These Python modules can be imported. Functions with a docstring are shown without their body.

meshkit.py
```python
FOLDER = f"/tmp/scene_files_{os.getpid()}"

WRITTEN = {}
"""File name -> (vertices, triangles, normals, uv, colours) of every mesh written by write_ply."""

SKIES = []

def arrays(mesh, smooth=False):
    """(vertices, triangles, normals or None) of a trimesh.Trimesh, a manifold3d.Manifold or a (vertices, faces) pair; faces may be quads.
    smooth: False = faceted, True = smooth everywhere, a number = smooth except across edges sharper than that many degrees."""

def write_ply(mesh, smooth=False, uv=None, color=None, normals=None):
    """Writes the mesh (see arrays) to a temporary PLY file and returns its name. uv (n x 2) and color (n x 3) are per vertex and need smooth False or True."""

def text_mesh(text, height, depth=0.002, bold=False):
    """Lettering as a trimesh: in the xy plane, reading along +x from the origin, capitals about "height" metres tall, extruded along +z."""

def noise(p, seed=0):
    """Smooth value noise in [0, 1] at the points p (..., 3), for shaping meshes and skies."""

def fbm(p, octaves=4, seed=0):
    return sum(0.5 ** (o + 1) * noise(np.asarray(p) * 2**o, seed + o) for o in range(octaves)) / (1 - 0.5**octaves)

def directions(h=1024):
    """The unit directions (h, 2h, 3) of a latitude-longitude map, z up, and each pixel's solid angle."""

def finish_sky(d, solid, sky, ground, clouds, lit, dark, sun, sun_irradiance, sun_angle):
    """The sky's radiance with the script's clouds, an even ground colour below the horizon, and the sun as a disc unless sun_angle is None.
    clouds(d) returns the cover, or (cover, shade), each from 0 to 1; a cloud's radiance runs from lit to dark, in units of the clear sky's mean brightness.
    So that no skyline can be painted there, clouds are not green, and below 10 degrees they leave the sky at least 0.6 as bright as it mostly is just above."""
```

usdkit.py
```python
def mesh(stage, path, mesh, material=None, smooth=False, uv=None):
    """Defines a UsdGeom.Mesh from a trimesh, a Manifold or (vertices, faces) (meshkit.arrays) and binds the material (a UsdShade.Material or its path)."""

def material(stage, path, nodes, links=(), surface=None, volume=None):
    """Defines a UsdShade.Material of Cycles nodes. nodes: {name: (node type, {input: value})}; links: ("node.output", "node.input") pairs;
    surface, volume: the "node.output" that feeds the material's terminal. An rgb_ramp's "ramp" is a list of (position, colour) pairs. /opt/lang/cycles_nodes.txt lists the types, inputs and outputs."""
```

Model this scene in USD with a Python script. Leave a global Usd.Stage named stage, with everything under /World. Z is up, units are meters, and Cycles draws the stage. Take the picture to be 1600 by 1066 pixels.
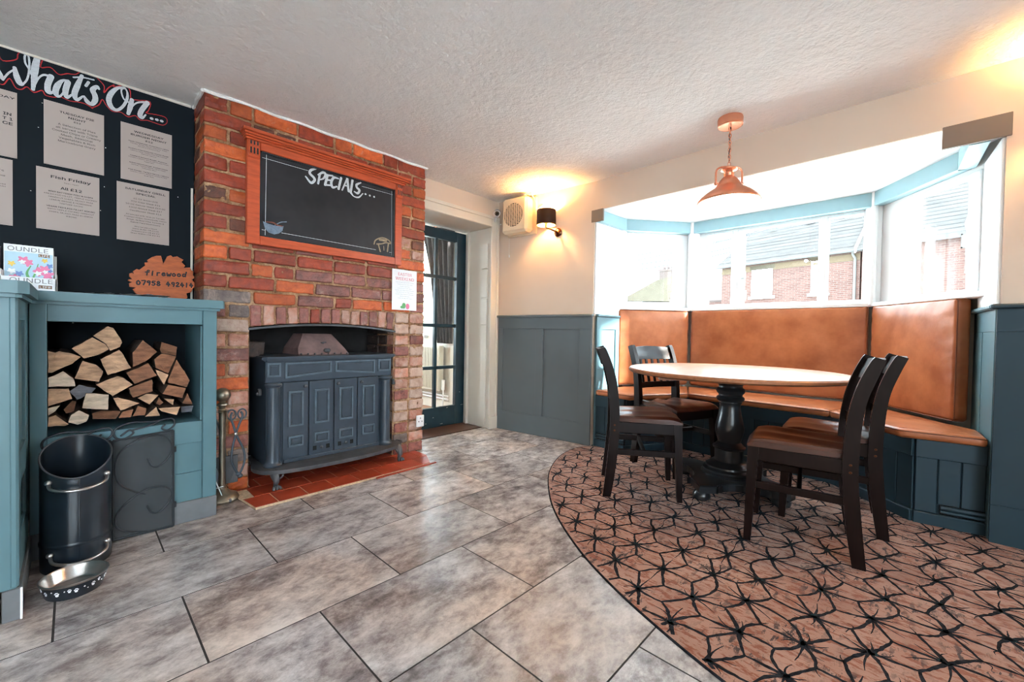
import math, random
import numpy as np
import trimesh
from shapely.geometry import Polygon, LineString, Point, box as sbox
from shapely.ops import unary_union
from shapely import affinity
import usdkit, meshkit
from pxr import Usd, UsdGeom, UsdLux, UsdShade, Gf, Sdf, Vt

stage = Usd.Stage.CreateInMemory()
UsdGeom.SetStageUpAxis(stage, 'Z')
UsdGeom.SetStageMetersPerUnit(stage, 1.0)
UsdGeom.Xform.Define(stage, '/World')
UsdGeom.Scope.Define(stage, '/World/Looks')
random.seed(7)
RNG = np.random.default_rng(7)

# ------------------------------------------------------------------ camera, sky, sun, daylight, exposure
EXPOSURE = 0.58
FPX, CAM_H = 651.6, 0.92
_yaw, _pit, _rol = [math.radians(a) for a in (43.52, -1.031, 0.997)]
FW = np.array([-math.sin(_yaw) * math.cos(_pit), math.cos(_yaw) * math.cos(_pit), math.sin(_pit)])
RT = np.array([math.cos(_yaw), math.sin(_yaw), 0.0])
UP = np.cross(RT, FW)
RT, UP = RT * math.cos(_rol) + UP * math.sin(_rol), UP * math.cos(_rol) - RT * math.sin(_rol)
CP = np.array([0, 0, CAM_H])
cam = UsdGeom.Camera.Define(stage, '/World/camera')
cam.CreateHorizontalApertureAttr(36.0)
cam.CreateVerticalApertureAttr(36.0 * 1066 / 1600)
cam.CreateFocalLengthAttr(36.0 * FPX / 1600)
cam.CreateFStopAttr(0.0)
cam.CreateClippingRangeAttr(Gf.Vec2f(0.05, 500))
cam.CreateExposureAttr(EXPOSURE)
_m = np.eye(4)
_m[0, :3], _m[1, :3], _m[2, :3], _m[3, :3] = RT, UP, -FW, CP
cam.AddTransformOp().Set(Gf.Matrix4d(_m.tolist()))

dome = UsdLux.DomeLight.Define(stage, '/World/sky')
dome.CreateIntensityAttr(5.8)
dome.CreateColorAttr(Gf.Vec3f(0.75, 0.90, 1.0))
sun = UsdLux.DistantLight.Define(stage, '/World/sun')
sun.CreateIntensityAttr(5.0)
sun.CreateNormalizeAttr(True)
sun.CreateAngleAttr(2.0)
sun.CreateColorAttr(Gf.Vec3f(1.0, 0.95, 0.88))
# sun in the sky beyond the bay, to the right: shines towards -x, -y, down
_sd = np.array([-0.90, -0.14, -0.35]); _sd /= np.linalg.norm(_sd)
_z = -_sd; _x = np.cross([0, 0, 1.0], _z); _x /= np.linalg.norm(_x); _y = np.cross(_z, _x)
_m = np.eye(4); _m[0, :3], _m[1, :3], _m[2, :3] = _x, _y, _z
sun.AddTransformOp().Set(Gf.Matrix4d(_m.tolist()))


RX0, RX1, RY0 = -3.0, 2.9, -3.0            # the room's left wall, right wall, rear wall
CEIL = 2.185
# beyond the glazed door: daylight from its window and an added far-wall opening comes from the sky

# ------------------------------------------------------------------ helpers: naming, things, parts
_taken = {}


def numbered(parent, name):
    k = _taken.get((parent, name), -1) + 1
    _taken[(parent, name)] = k
    return name if k == 0 else '%s_%03d' % (name, k)


class Node:
    def __init__(s, path, base):
        s.path, s.base, s.prim = path, np.array(base, float), stage.GetPrimAtPath(path)


def tag(p, label=None, cat=None, group=None, kind=None):
    p = p.prim if isinstance(p, Node) else p
    for k, v in (('label', label), ('category', cat), ('group', group), ('kind', kind)):
        if v:
            p.SetCustomDataByKey(k, v)


def thing(name, label, cat, base=(0, 0, 0), group=None, kind=None, rotz=None):
    path = '/World/' + numbered('/World', name)
    x = UsdGeom.Xform.Define(stage, path)
    x.AddTranslateOp().Set(Gf.Vec3d(*map(float, base)))
    if rotz is not None:
        x.AddRotateZOp().Set(math.degrees(rotz))
    n = Node(path, base if rotz is None else (0, 0, 0))
    tag(n, label, cat, group, kind)
    return n


def part(parent, name, geom, m, label=None, smooth=False, kind=None):
    path = parent.path + '/' + numbered(parent.path, name)
    v, f = geom if isinstance(geom, tuple) else (np.array(geom.vertices), np.array(geom.faces))
    usdkit.mesh(stage, path, (np.asarray(v, float) - parent.base, f), m, smooth=smooth)
    n = Node(path, parent.base)
    tag(n, label, kind=kind)
    return n


def solo(name, geom, m, label, cat, group=None, kind=None, smooth=False):
    path = '/World/' + numbered('/World', name)
    v, f = geom if isinstance(geom, tuple) else (np.array(geom.vertices), np.array(geom.faces))
    v = np.asarray(v, float)
    b = np.array([(v[:, 0].min() + v[:, 0].max()) / 2, (v[:, 1].min() + v[:, 1].max()) / 2, v[:, 2].min()])
    me = usdkit.mesh(stage, path, (v - b, f), m, smooth=smooth)
    me.AddTranslateOp().Set(Gf.Vec3d(*b))
    n = Node(path, b)
    tag(n, label, cat, group, kind)
    return n


def copy_of(src, loc, rotz, label, cat, group=None):
    name = src.prim.GetName()
    path = '/World/' + numbered('/World', name)
    x = UsdGeom.Xform.Define(stage, path)
    x.AddTranslateOp().Set(Gf.Vec3d(*loc)); x.AddRotateZOp().Set(math.degrees(rotz))
    p = x.GetPrim()
    p.GetReferences().AddInternalReference(src.path)
    p.SetInstanceable(True)
    tag(p, label, cat, group)
    return p


# ------------------------------------------------------------------ helpers: geometry, all (vertices, triangles)
def J(*gs):
    vs, fs, n = [], [], 0
    for g in gs:
        if g is None:
            continue
        v, f = g if isinstance(g, tuple) else (np.array(g.vertices), np.array(g.faces))
        vs.append(np.asarray(v, float)); fs.append(np.asarray(f, int) + n); n += len(v)
    return np.vstack(vs), np.vstack(fs)


def _chamfer_topology():
    s = np.array([(a, b, c) for a in (-1, 1) for b in (-1, 1) for c in (-1, 1)], float)
    v = np.vstack([s - np.eye(3)[k] * s * 0.2 * 1 for k in range(3)])  # inset along axis k
    v = np.vstack([s * (1 - 0.2 * (1 - np.eye(3)[k])) for k in range(3)])
    h = trimesh.convex.convex_hull(v)
    from scipy.spatial import cKDTree
    idx = cKDTree(v).query(h.vertices)[1]
    return s, idx[h.faces]


_CS, _CF = _chamfer_topology()


def bx(x0, x1, y0, y1, z0, z1, c=0.0):
    """Box, its edges chamfered by c."""
    lo, hi = np.minimum((x0, y0, z0), (x1, y1, z1)), np.maximum((x0, y0, z0), (x1, y1, z1))
    if c <= 0:
        m = trimesh.creation.box(hi - lo); m.apply_translation((lo + hi) / 2)
        return np.array(m.vertices), np.array(m.faces)
    c = min(c, 0.45 * (hi - lo).min())
    mid, h = (lo + hi) / 2, (hi - lo) / 2
    v = np.vstack([mid + _CS * (h - c * (1 - np.eye(3)[k])) for k in range(3)])
    return v, _CF.copy()


class Fr:
    """A wall's frame: s along the wall from p0 to p1, d out of it into the room, z up."""
    def __init__(s, p0, p1):
        s.p0 = np.array(p0[:2], float); t = np.array(p1[:2], float) - s.p0
        s.L = np.linalg.norm(t); s.t = t / s.L; s.n = np.array([s.t[1], -s.t[0]])

    def __call__(s, g):
        v, f = g
        w = np.empty_like(v)
        w[:, :2] = s.p0 + v[:, :1] * s.t + v[:, 1:2] * s.n
        w[:, 2] = v[:, 2]
        return w, f[:, ::-1].copy()

    def b(s, s0, s1, d0, d1, z0, z1, c=0.0):
        return s(bx(s0, s1, d0, d1, z0, z1, c))


def xf(g, M):
    v, f = g
    v = v @ np.asarray(M)[:3, :3].T + np.asarray(M)[:3, 3]
    return v, (f[:, ::-1].copy() if np.linalg.det(np.asarray(M)[:3, :3]) < 0 else f)


def mv(g, t):
    return g[0] + np.array(t, float), g[1]


def rot(axis, a, p=(0, 0, 0)):
    return trimesh.transformations.rotation_matrix(a, axis, p)


def prism(poly, z0, z1):
    """Extrude a shapely polygon (xy) from z0 to z1."""
    gs = []
    for p in getattr(poly, 'geoms', [poly]):
        if p.is_empty or p.area < 1e-9:
            continue
        m = trimesh.creation.extrude_polygon(p, z1 - z0, engine='earcut')
        m.apply_translation((0, 0, z0)); gs.append((np.array(m.vertices), np.array(m.faces)))
    return J(*gs)


def spline(pts, n=8, closed=False):
    P = np.asarray(pts, float)
    if closed:
        Q = np.vstack([P[-1], P, P[:2]])
    else:
        Q = np.vstack([2 * P[0] - P[1], P, 2 * P[-1] - P[-2]])
    out = []
    for i in range(1, len(Q) - 2):
        a, b, c, d = Q[i - 1:i + 3]
        for t in np.linspace(0, 1, n, endpoint=False):
            out.append(0.5 * (2 * b + (c - a) * t + (2 * a - 5 * b + 4 * c - d) * t * t + (3 * b - a - 3 * c + d) * t ** 3))
    if not closed:
        out.append(P[-1])
    return np.array(out)


def tube(pts, r, n=8, closed=False, caps=True):
    P = np.asarray(pts, float); N = len(P)
    R = np.broadcast_to(np.asarray(r, float), (N,))
    T = np.gradient(P, axis=0)
    if closed:
        T = np.roll(P, -1, 0) - np.roll(P, 1, 0)
    T /= np.maximum(np.linalg.norm(T, axis=1, keepdims=True), 1e-12)
    u = np.cross(T[0], [0, 0, 1.0])
    if np.linalg.norm(u) < 1e-3:
        u = np.cross(T[0], [0, 1.0, 0])
    u /= np.linalg.norm(u)
    vs = []
    a = np.arange(n) * 2 * np.pi / n
    for i in range(N):
        u = u - T[i] * (u @ T[i]); u /= np.linalg.norm(u); w = np.cross(T[i], u)
        vs.append(P[i] + R[i] * (np.cos(a)[:, None] * u + np.sin(a)[:, None] * w))
    V = np.vstack(vs); F = []
    for i in range(N if closed else N - 1):
        j = (i + 1) % N
        for k in range(n):
            k2 = (k + 1) % n
            F += [(i * n + k, i * n + k2, j * n + k2), (i * n + k, j * n + k2, j * n + k)]
    if not closed and caps:
        V = np.vstack([V, P[0], P[-1]])
        for k in range(n):
            F += [(N * n, (k + 1) % n, k), (N * n + 1, (N - 1) * n + k, (N - 1) * n + (k + 1) % n)]
    return V, np.array(F)


def lathe(prof, c=(0, 0, 0), n=40, axis='z'):
    """prof: (radius, height) pairs from bottom to top; closed where the radius is 0."""
    a = np.arange(n) * 2 * np.pi / n
    V, F = [], []
    for r, z in prof:
        V.append(np.stack([r * np.cos(a), r * np.sin(a), np.full(n, z)], 1))
    V = np.vstack(V)
    for i in range(len(prof) - 1):
        for k in range(n):
            k2 = (k + 1) % n
            F += [(i * n + k, i * n + k2, (i + 1) * n + k2), (i * n + k, (i + 1) * n + k2, (i + 1) * n + k)]
    if axis == 'x':
        V = V[:, [2, 0, 1]]
    elif axis == 'y':
        V = V[:, [1, 2, 0]]
    return V + np.array(c, float), np.array(F)


def ball(c, r, sub=2):
    m = trimesh.creation.icosphere(sub, r)
    return np.array(m.vertices) + np.array(c, float), np.array(m.faces)


def cyl(p0, p1, r, n=16):
    return tube([p0, p1], r, n)


def grid(nu, nv, fn):
    """Surface over a unit grid: fn(u, v) -> points."""
    u, v = np.meshgrid(np.linspace(0, 1, nu), np.linspace(0, 1, nv), indexing='ij')
    P = fn(u.ravel(), v.ravel())
    i, j = np.meshgrid(np.arange(nu - 1), np.arange(nv - 1), indexing='ij')
    a = (i * nv + j).ravel()
    return P, np.vstack([np.stack([a, a + nv, a + nv + 1], 1), np.stack([a, a + nv + 1, a + 1], 1)])


def rounded(hx, hy, hz, r, k=3, nx=5, ny=5, nz=3):
    """Rounded box with a grid on every face, centred on the origin."""
    def axis(h, n):
        inner = np.linspace(-(h - r), h - r, n)
        e = r * (1 - np.cos(np.linspace(0, np.pi / 2, k + 1)))[:-1] if False else np.linspace(0, r, k + 1)[:-1]
        return np.concatenate([-h + e, inner, (h - e)[::-1]])
    ax = [axis(h, n) for h, n in ((hx, nx), (hy, ny), (hz, nz))]
    H = np.array([hx, hy, hz]); gs = []
    for a in range(3):
        b, c = (a + 1) % 3, (a + 2) % 3
        for sgn in (-1, 1):
            B, Cc = np.meshgrid(ax[b], ax[c], indexing='ij')
            P = np.zeros((B.size, 3)); P[:, a] = sgn * H[a]; P[:, b] = B.ravel(); P[:, c] = Cc.ravel()
            nb, nc = len(ax[b]), len(ax[c])
            i, j = np.meshgrid(np.arange(nb - 1), np.arange(nc - 1), indexing='ij'); q = (i * nc + j).ravel()
            F = np.vstack([np.stack([q, q + nc, q + nc + 1], 1), np.stack([q, q + nc + 1, q + 1], 1)])
            gs.append((P, F if sgn > 0 else F[:, ::-1]))
    V, F = J(*gs)
    inn = np.clip(V, -(H - r), H - r); d = V - inn; l = np.linalg.norm(d, axis=1, keepdims=True)
    V = inn + d / np.maximum(l, 1e-12) * np.minimum(r, np.maximum(l, 0) * 1e9)
    m = trimesh.Trimesh(V, F, process=True); m.merge_vertices(digits_vertex=5)
    return np.array(m.vertices), np.array(m.faces)


def ray(u, v):
    return FW + (u - 800) / FPX * RT + (533 - v) / FPX * UP


def onx(u, v, x):
    r = ray(u, v); return CP + r * (x / r[0])


def ony(u, v, y):
    r = ray(u, v); return CP + r * (y / r[1])


def onz(u, v, z):
    r = ray(u, v); return CP + r * ((z - CAM_H) / r[2])


# ------------------------------------------------------------------ materials
def L(r, g, b):
    c = np.array([r, g, b], float) / 255
    return tuple(np.where(c <= 0.04045, c / 12.92, ((c + 0.055) / 1.055) ** 2.4))


def mul(c, k):
    return tuple(min(1.0, x * k) for x in c)


def mat(name, col, rough=0.5, metal=0.0, var=0.12, vs=6.0, bump=0.0, bs=60.0, bd=0.004, spec=0.5, stretch=(1, 1, 1), col2=None, rnd=0.0,
        coat=0.0, coords='object', rrange=0.0, ramp=None, det=4.0, dist=0.0, extra=None, bdet=3.0, sheen=0.0, rot_=(0, 0, 0)):
    nodes = {
        'tc': ('texture_coordinate', {}),
        'mp': ('mapping', {'scale': stretch, 'rotation': rot_}),
        'n1': ('noise_texture', {'scale': vs, 'detail': det, 'roughness': 0.6, 'distortion': dist}),
        'rp': ('rgb_ramp', {'ramp': ramp or [(0.28, mul(col, 1 - var)), (0.72, col2 if col2 is not None else mul(col, 1 + var))]}),
        'p': ('principled_bsdf', {'roughness': rough, 'metallic': metal, 'specular_ior_level': spec, 'coat_weight': coat, 'coat_roughness': 0.15, 'sheen_weight': sheen}),
    }
    links = [('mp.vector', 'n1.vector'), ('n1.fac', 'rp.fac')]
    src = 'tc.object'
    if coords == 'world':
        nodes['ge'] = ('geometry', {}); src = 'ge.position'
    if rnd:
        nodes['oi'] = ('object_info', {})
        nodes['rm'] = ('vector_math', {'math_type': 'multiply', 'vector2': (37.0, 53.0, 71.0)})
        nodes['cx'] = ('combine_xyz', {})
        nodes['ra'] = ('vector_math', {'math_type': 'add'})
        links += [('oi.random', 'cx.x'), ('oi.random', 'cx.y'), ('oi.random', 'cx.z'), ('cx.vector', 'rm.vector1'), (src, 'ra.vector1'), ('rm.vector', 'ra.vector2')]
        src = 'ra.vector'
        nodes['mr'] = ('map_range', {'from_min': 0.0, 'from_max': 1.0, 'to_min': 1 - rnd, 'to_max': 1 + rnd})
        nodes['hs'] = ('hsv', {})
        links += [('oi.random', 'mr.value'), ('mr.result', 'hs.value'), ('rp.color', 'hs.color'), ('hs.color', 'p.base_color')]
    else:
        links += [('rp.color', 'p.base_color')]
    links += [(src, 'mp.vector')]
    if rrange:
        nodes['rr'] = ('map_range', {'from_min': 0.3, 'from_max': 0.7, 'to_min': rough - rrange, 'to_max': rough + rrange, 'clamp': True})
        links += [('n1.fac', 'rr.value'), ('rr.result', 'p.roughness')]
    if bump:
        nodes['n2'] = ('noise_texture', {'scale': bs, 'detail': bdet, 'roughness': 0.6})
        nodes['bp'] = ('bump', {'strength': bump, 'distance': bd})
        links += [('mp.vector', 'n2.vector'), ('n2.fac', 'bp.height'), ('bp.normal', 'p.normal')]
    return usdkit.material(stage, '/World/Looks/' + name, nodes, links, surface='p.BSDF')


def flat(name, col, rough=0.6, **k):
    return mat(name, col, rough, var=0.03, **k)


def emit(name, col, strength):
    return usdkit.material(stage, '/World/Looks/' + name, {'e': ('emission', {'color': col, 'strength': strength})}, [], surface='e.emission')


def pane(name, tint=(0.97, 0.985, 0.98), refl=1.0):
    """Clear window glass: sunlight passes, and it mirrors a little, more at a slant."""
    return usdkit.material(stage, '/World/Looks/' + name, {
        't': ('transparent_bsdf', {'color': tint}), 'g': ('glossy_bsdf', {'color': (1, 1, 1), 'roughness': 0.02}),
        'f': ('layer_weight', {'blend': 0.5}), 'w': ('math', {'math_type': 'power', 'value2': 5.0}),
        'x': ('math', {'math_type': 'multiply_add', 'value2': 0.45 * refl, 'value3': 0.02 * refl}), 'm': ('mix_closure', {})},
        [('f.facing', 'w.value1'), ('w.value', 'x.value1'), ('x.value', 'm.fac'), ('t.BSDF', 'm.closure1'), ('g.BSDF', 'm.closure2')], surface='m.closure')


M = {}
M['plaster_ceiling'] = mat('plaster_ceiling', (0.87, 0.868, 0.862), 0.9, var=0.05, vs=1.5, bump=0.9, bs=24, bd=0.016, coords='world', bdet=6)
M['cream'] = mat('cream', (0.69, 0.56, 0.45), 0.75, var=0.03, vs=2, bump=0.12, bs=90, bd=0.002, coords='world')
M['white_paint'] = mat('white_paint', (0.88, 0.89, 0.90), 0.45, var=0.02, vs=3)
M['off_white'] = mat('off_white', (0.66, 0.61, 0.53), 0.5, var=0.03, vs=4)
M['teal'] = mat('teal', L(86, 120, 129), 0.42, var=0.06, vs=5, bump=0.08, bs=120, bd=0.001)
M['panel_paint'] = mat('panel_paint', L(101, 111, 115), 0.45, var=0.05, vs=4, bump=0.08, bs=120, bd=0.001)
M['bench_paint'] = mat('bench_paint', L(42, 64, 75), 0.45, spec=0.3, var=0.06, vs=5)
M['band_paint'] = mat('band_paint', L(148, 184, 194), 0.45, var=0.03, vs=4)
M['beam_block'] = mat('beam_block', L(120, 108, 98), 0.6, var=0.06, vs=6)
M['black_wall'] = mat('black_wall', (0.0045, 0.0085, 0.013), 0.6, spec=0.15, var=0.15, vs=3, bump=0.05, bs=80, bd=0.001)
M['grey_skirting'] = mat('grey_skirting', L(106, 109, 112), 0.5, var=0.15, vs=12, bump=0.1, bs=60)
M['paper'] = mat('paper', (0.45, 0.37, 0.335), 0.7, var=0.02, vs=3)
M['white_card'] = mat('white_card', (0.82, 0.83, 0.85), 0.55, var=0.02, vs=3)
M['ink'] = flat('ink', (0.025, 0.022, 0.025), 0.7)
M['chalk_white'] = mat('chalk_white', (0.56, 0.58, 0.61), 0.9, var=0.14, vs=60, stretch=(1, 1, 3))
M['chalk_red'] = mat('chalk_red', (0.42, 0.025, 0.03), 0.9, var=0.25, vs=30)
M['chalk_blue'] = mat('chalk_blue', L(110, 125, 142), 0.9, var=0.3, vs=40)
M['chalk_tan'] = mat('chalk_tan', L(150, 132, 108), 0.9, var=0.3, vs=40)
M['chalk_rust'] = mat('chalk_rust', L(120, 72, 60), 0.9, var=0.3, vs=40)
M['slate_board'] = mat('slate_board', (0.017, 0.017, 0.020), 0.5, spec=0.3, var=0.25, vs=4, col2=(0.032, 0.030, 0.034))
M['red_wood'] = mat('red_wood', L(188, 82, 48), 0.35, var=0.22, vs=7, stretch=(8, 1.2, 8), bump=0.06, bs=40)
M['iron'] = mat('iron', (0.040, 0.056, 0.076), 0.36, var=0.2, vs=9, bump=0.18, bs=220, bd=0.0008, spec=0.6)
M['iron_edge'] = mat('iron_edge', (0.095, 0.13, 0.165), 0.36, var=0.3, vs=20, spec=0.6)
M['iron_worn'] = mat('iron_worn', (0.060, 0.062, 0.068), 0.5, var=0.45, vs=14, bump=0.25, bs=120, bd=0.001, spec=0.6)
M['rust_hood'] = mat('rust_hood', L(128, 102, 98), 0.6, var=0.3, vs=12, bump=0.2, bs=90)
M['soot'] = mat('soot', (0.016, 0.014, 0.014), 0.85, var=0.4, vs=12, bump=0.4, bs=40)
M['black_hole'] = flat('black_hole', (0.004, 0.004, 0.004), 0.9)
M['black_paint'] = mat('black_paint', (0.016, 0.020, 0.026), 0.3, var=0.2, vs=10)
M['hod_black'] = mat('hod_black', (0.006, 0.013, 0.021), 0.26, var=0.25, vs=12, col2=(0.013, 0.021, 0.030), coat=0.3)
M['pewter'] = mat('pewter', (0.50, 0.49, 0.48), 0.3, metal=1.0, var=0.2, vs=30)
M['steel'] = mat('steel', (0.62, 0.60, 0.58), 0.22, metal=1.0, var=0.08, vs=12, stretch=(1, 1, 6))
M['aged_brass'] = mat('aged_brass', L(150, 140, 124), 0.38, metal=0.9, var=0.25, vs=25)
M['copper'] = mat('copper', L(236, 166, 134), 0.30, metal=1.0, var=0.06, vs=20)
M['bronze'] = mat('bronze', L(98, 60, 40), 0.3, metal=1.0, var=0.15, vs=20)
M['chair_wood'] = mat('chair_wood', (0.008, 0.0032, 0.0028), 0.34, var=0.35, vs=9, stretch=(6, 6, 1), coat=0.0, spec=0.2)
M['seat_wood'] = mat('seat_wood', (0.062, 0.017, 0.009), 0.3, var=0.4, vs=5, stretch=(1, 7, 1), coat=0.3)
M['table_wood'] = mat('table_wood', L(164, 108, 72), 0.40, var=0.22, vs=5, stretch=(9, 0.9, 9), bump=0.04, bs=40, bd=0.001, rot_=(0, 0, 0.5))
M['pedestal'] = mat('pedestal', (0.010, 0.017, 0.024), 0.32, var=0.4, vs=9, col2=(0.022, 0.026, 0.030), coat=0.25)
M['leather'] = mat('leather', L(170, 92, 52), 0.36, var=0.20, vs=5, bump=0.16, bs=26, bd=0.004, spec=0.5, col2=L(198, 122, 78), coords='world')
M['leather_dark'] = mat('leather_dark', L(128, 66, 36), 0.4, var=0.25, vs=6, bump=0.16, bs=30, bd=0.003, coords='world')
M['piping'] = mat('piping', L(122, 66, 38), 0.45, var=0.1)
M['quarry'] = mat('quarry', L(168, 66, 42), 0.42, var=0.22, vs=7, bump=0.1, bs=70, bd=0.001, rnd=0.12)
M['grout'] = mat('grout', (0.035, 0.030, 0.028), 0.9, var=0.3, vs=30)
M['door_blue'] = mat('door_blue', (0.007, 0.034, 0.054), 0.32, var=0.25, vs=8, col2=(0.016, 0.045, 0.062))
M['dark_wood_floor'] = mat('dark_wood_floor', L(92, 60, 44), 0.35, var=0.3, vs=6, stretch=(1, 8, 1))
M['brown_floor'] = mat('brown_floor', L(150, 92, 56), 0.4, var=0.2, vs=6, stretch=(8, 1, 1))
M['curtain'] = mat('curtain', (0.055, 0.050, 0.055), 0.8, var=0.3, vs=20, sheen=0.3)
M['radiator'] = mat('radiator', L(196, 188, 172), 0.4, var=0.02)
M['plastic_cream'] = mat('plastic_cream', L(222, 200, 170), 0.4, var=0.02)
M['plastic_white'] = mat('plastic_white', (0.80, 0.80, 0.80), 0.35, var=0.02)
M['grille_dark'] = flat('grille_dark', (0.02, 0.018, 0.016), 0.8)
M['lens'] = flat('lens', (0.006, 0.007, 0.010), 0.08)
M['glass'] = pane('glass', refl=0.8)
M['glass_out'] = mat('glass_out', (0.045, 0.055, 0.055), 0.08, var=0.3, vs=1.2)
M['bark'] = mat('bark', L(92, 70, 56), 0.85, var=0.4, vs=14, stretch=(1, 5, 5), bump=0.5, bs=50, rnd=0.25)
M['cut_wood'] = mat('cut_wood', L(190, 150, 118), 0.8, var=0.42, vs=9, stretch=(1, 2, 7), bump=0.6, bs=60, bd=0.003, rnd=0.14)
M['cut_wood_pale'] = mat('cut_wood_pale', L(208, 184, 160), 0.8, var=0.3, vs=9, stretch=(1, 2, 7), bump=0.6, bs=60, bd=0.003, rnd=0.1)
M['cut_wood_dark'] = mat('cut_wood_dark', L(138, 92, 66), 0.8, var=0.45, vs=9, stretch=(1, 2, 7), bump=0.6, bs=60, bd=0.003, rnd=0.15)
M['cut_wood_grey'] = mat('cut_wood_grey', L(108, 106, 110), 0.85, var=0.3, vs=12, stretch=(1, 2, 7), bump=0.35, bs=60, bd=0.003)
M['sign_wood'] = mat('sign_wood', L(186, 92, 38), 0.5, var=0.3, vs=6, stretch=(1, 2.0, 9), bump=0.1, bs=30)
M['pink'] = flat('pink', L(226, 120, 160), 0.5)
M['pale_blue'] = mat('pale_blue', L(178, 208, 224), 0.5, var=0.08, vs=20)
M['yellow'] = flat('yellow', L(232, 196, 90), 0.5)
M['green'] = flat('green', L(92, 160, 96), 0.5)
M['mid_blue'] = flat('mid_blue', L(104, 132, 190), 0.5)
M['tan_box'] = flat('tan_box', L(128, 96, 70), 0.5)
M['rose_text'] = flat('rose_text', L(214, 150, 160), 0.6)
M['grey_text'] = flat('grey_text', L(170, 186, 190), 0.6)
M['pearl'] = flat('pearl', L(120, 120, 124), 0.5)
# ------------------------------------------------------------------ the room shell
CH_X, CH_Y0, CH_Y1 = -2.731, 0.477, 1.880       # chimney breast: front plane and its sides
A0, A1 = (-2.875, 2.850), (-1.897, 2.963)        # window wall left of the bay
B0, B1 = (-1.897, 2.963), (0.300, 2.906)         # beam over the bay
BAY = [(-1.850, 2.965), (-1.820, 3.362), (-1.432, 3.837), (-0.200, 3.829), (0.172, 3.297), (0.185, 2.912)]
DADO = 1.082
SEAT_Z = 0.475


def struct(name, label, cat, base=(0, 0, 0)):
    return thing(name, label, cat, base, kind='structure')


# ceiling: undulating plaster
def ceil_fn(u, v):
    x = -3.4 + u * 6.6; y = RY0 - 0.1 + v * 6.15
    p = np.stack([x * 1.3, y * 1.3, 0 * x], 1)
    z = CEIL + 0.012 * (meshkit.fbm(p, 3, 3) - 0.5) + 0.003 * (meshkit.fbm(p * 9, 2, 5) - 0.5)
    return np.stack([x, y, z], 1)


cl = struct('ceiling', 'off-white textured plaster ceiling sloping gently over the whole room', 'ceiling')
g = grid(90, 90, ceil_fn)
part(cl, 'plaster', (g[0], g[1][:, ::-1]), M['plaster_ceiling'], smooth=True)
part(cl, 'slab', bx(-3.4, 3.2, RY0 - 0.1, 3.05, CEIL + 0.03, CEIL + 0.2), M['off_white'])

# floor: slate-look tiles (0.597 x 0.41, half bond) clipped against the carpet and the hearth
CARPET_EDGE = spline([(-1.800, 3.02), (-1.905, 2.88), (-1.925, 2.74), (-1.864, 2.482), (-1.697, 2.165), (-1.456, 1.868), (-1.247, 1.670), (-0.995, 1.487),
                      (-0.788, 1.371), (-0.569, 1.275), (-0.335, 1.194), (-0.05, 1.12), (0.5, 1.06), (1.2, 1.05)], 8)
CARPET = Polygon(list(map(tuple, CARPET_EDGE)) + [(2.0, 1.05), (2.0, 2.9), (0.31, 2.9), (0.31, 3.0), (0.05, 2.98), (-0.05, 3.07), (-0.31, 3.36), (-1.0, 3.44), (-1.33, 3.48), (-1.58, 3.0)]).buffer(0)
HEARTH = Polygon([(-3.15, 0.70), (-2.72, 0.70), (-2.72, 0.60), (-2.385, 0.64), (-2.395, 1.715), (-2.56, 1.80), (-2.72, 1.80), (-2.72, 1.615), (-3.15, 1.615)])
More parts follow.
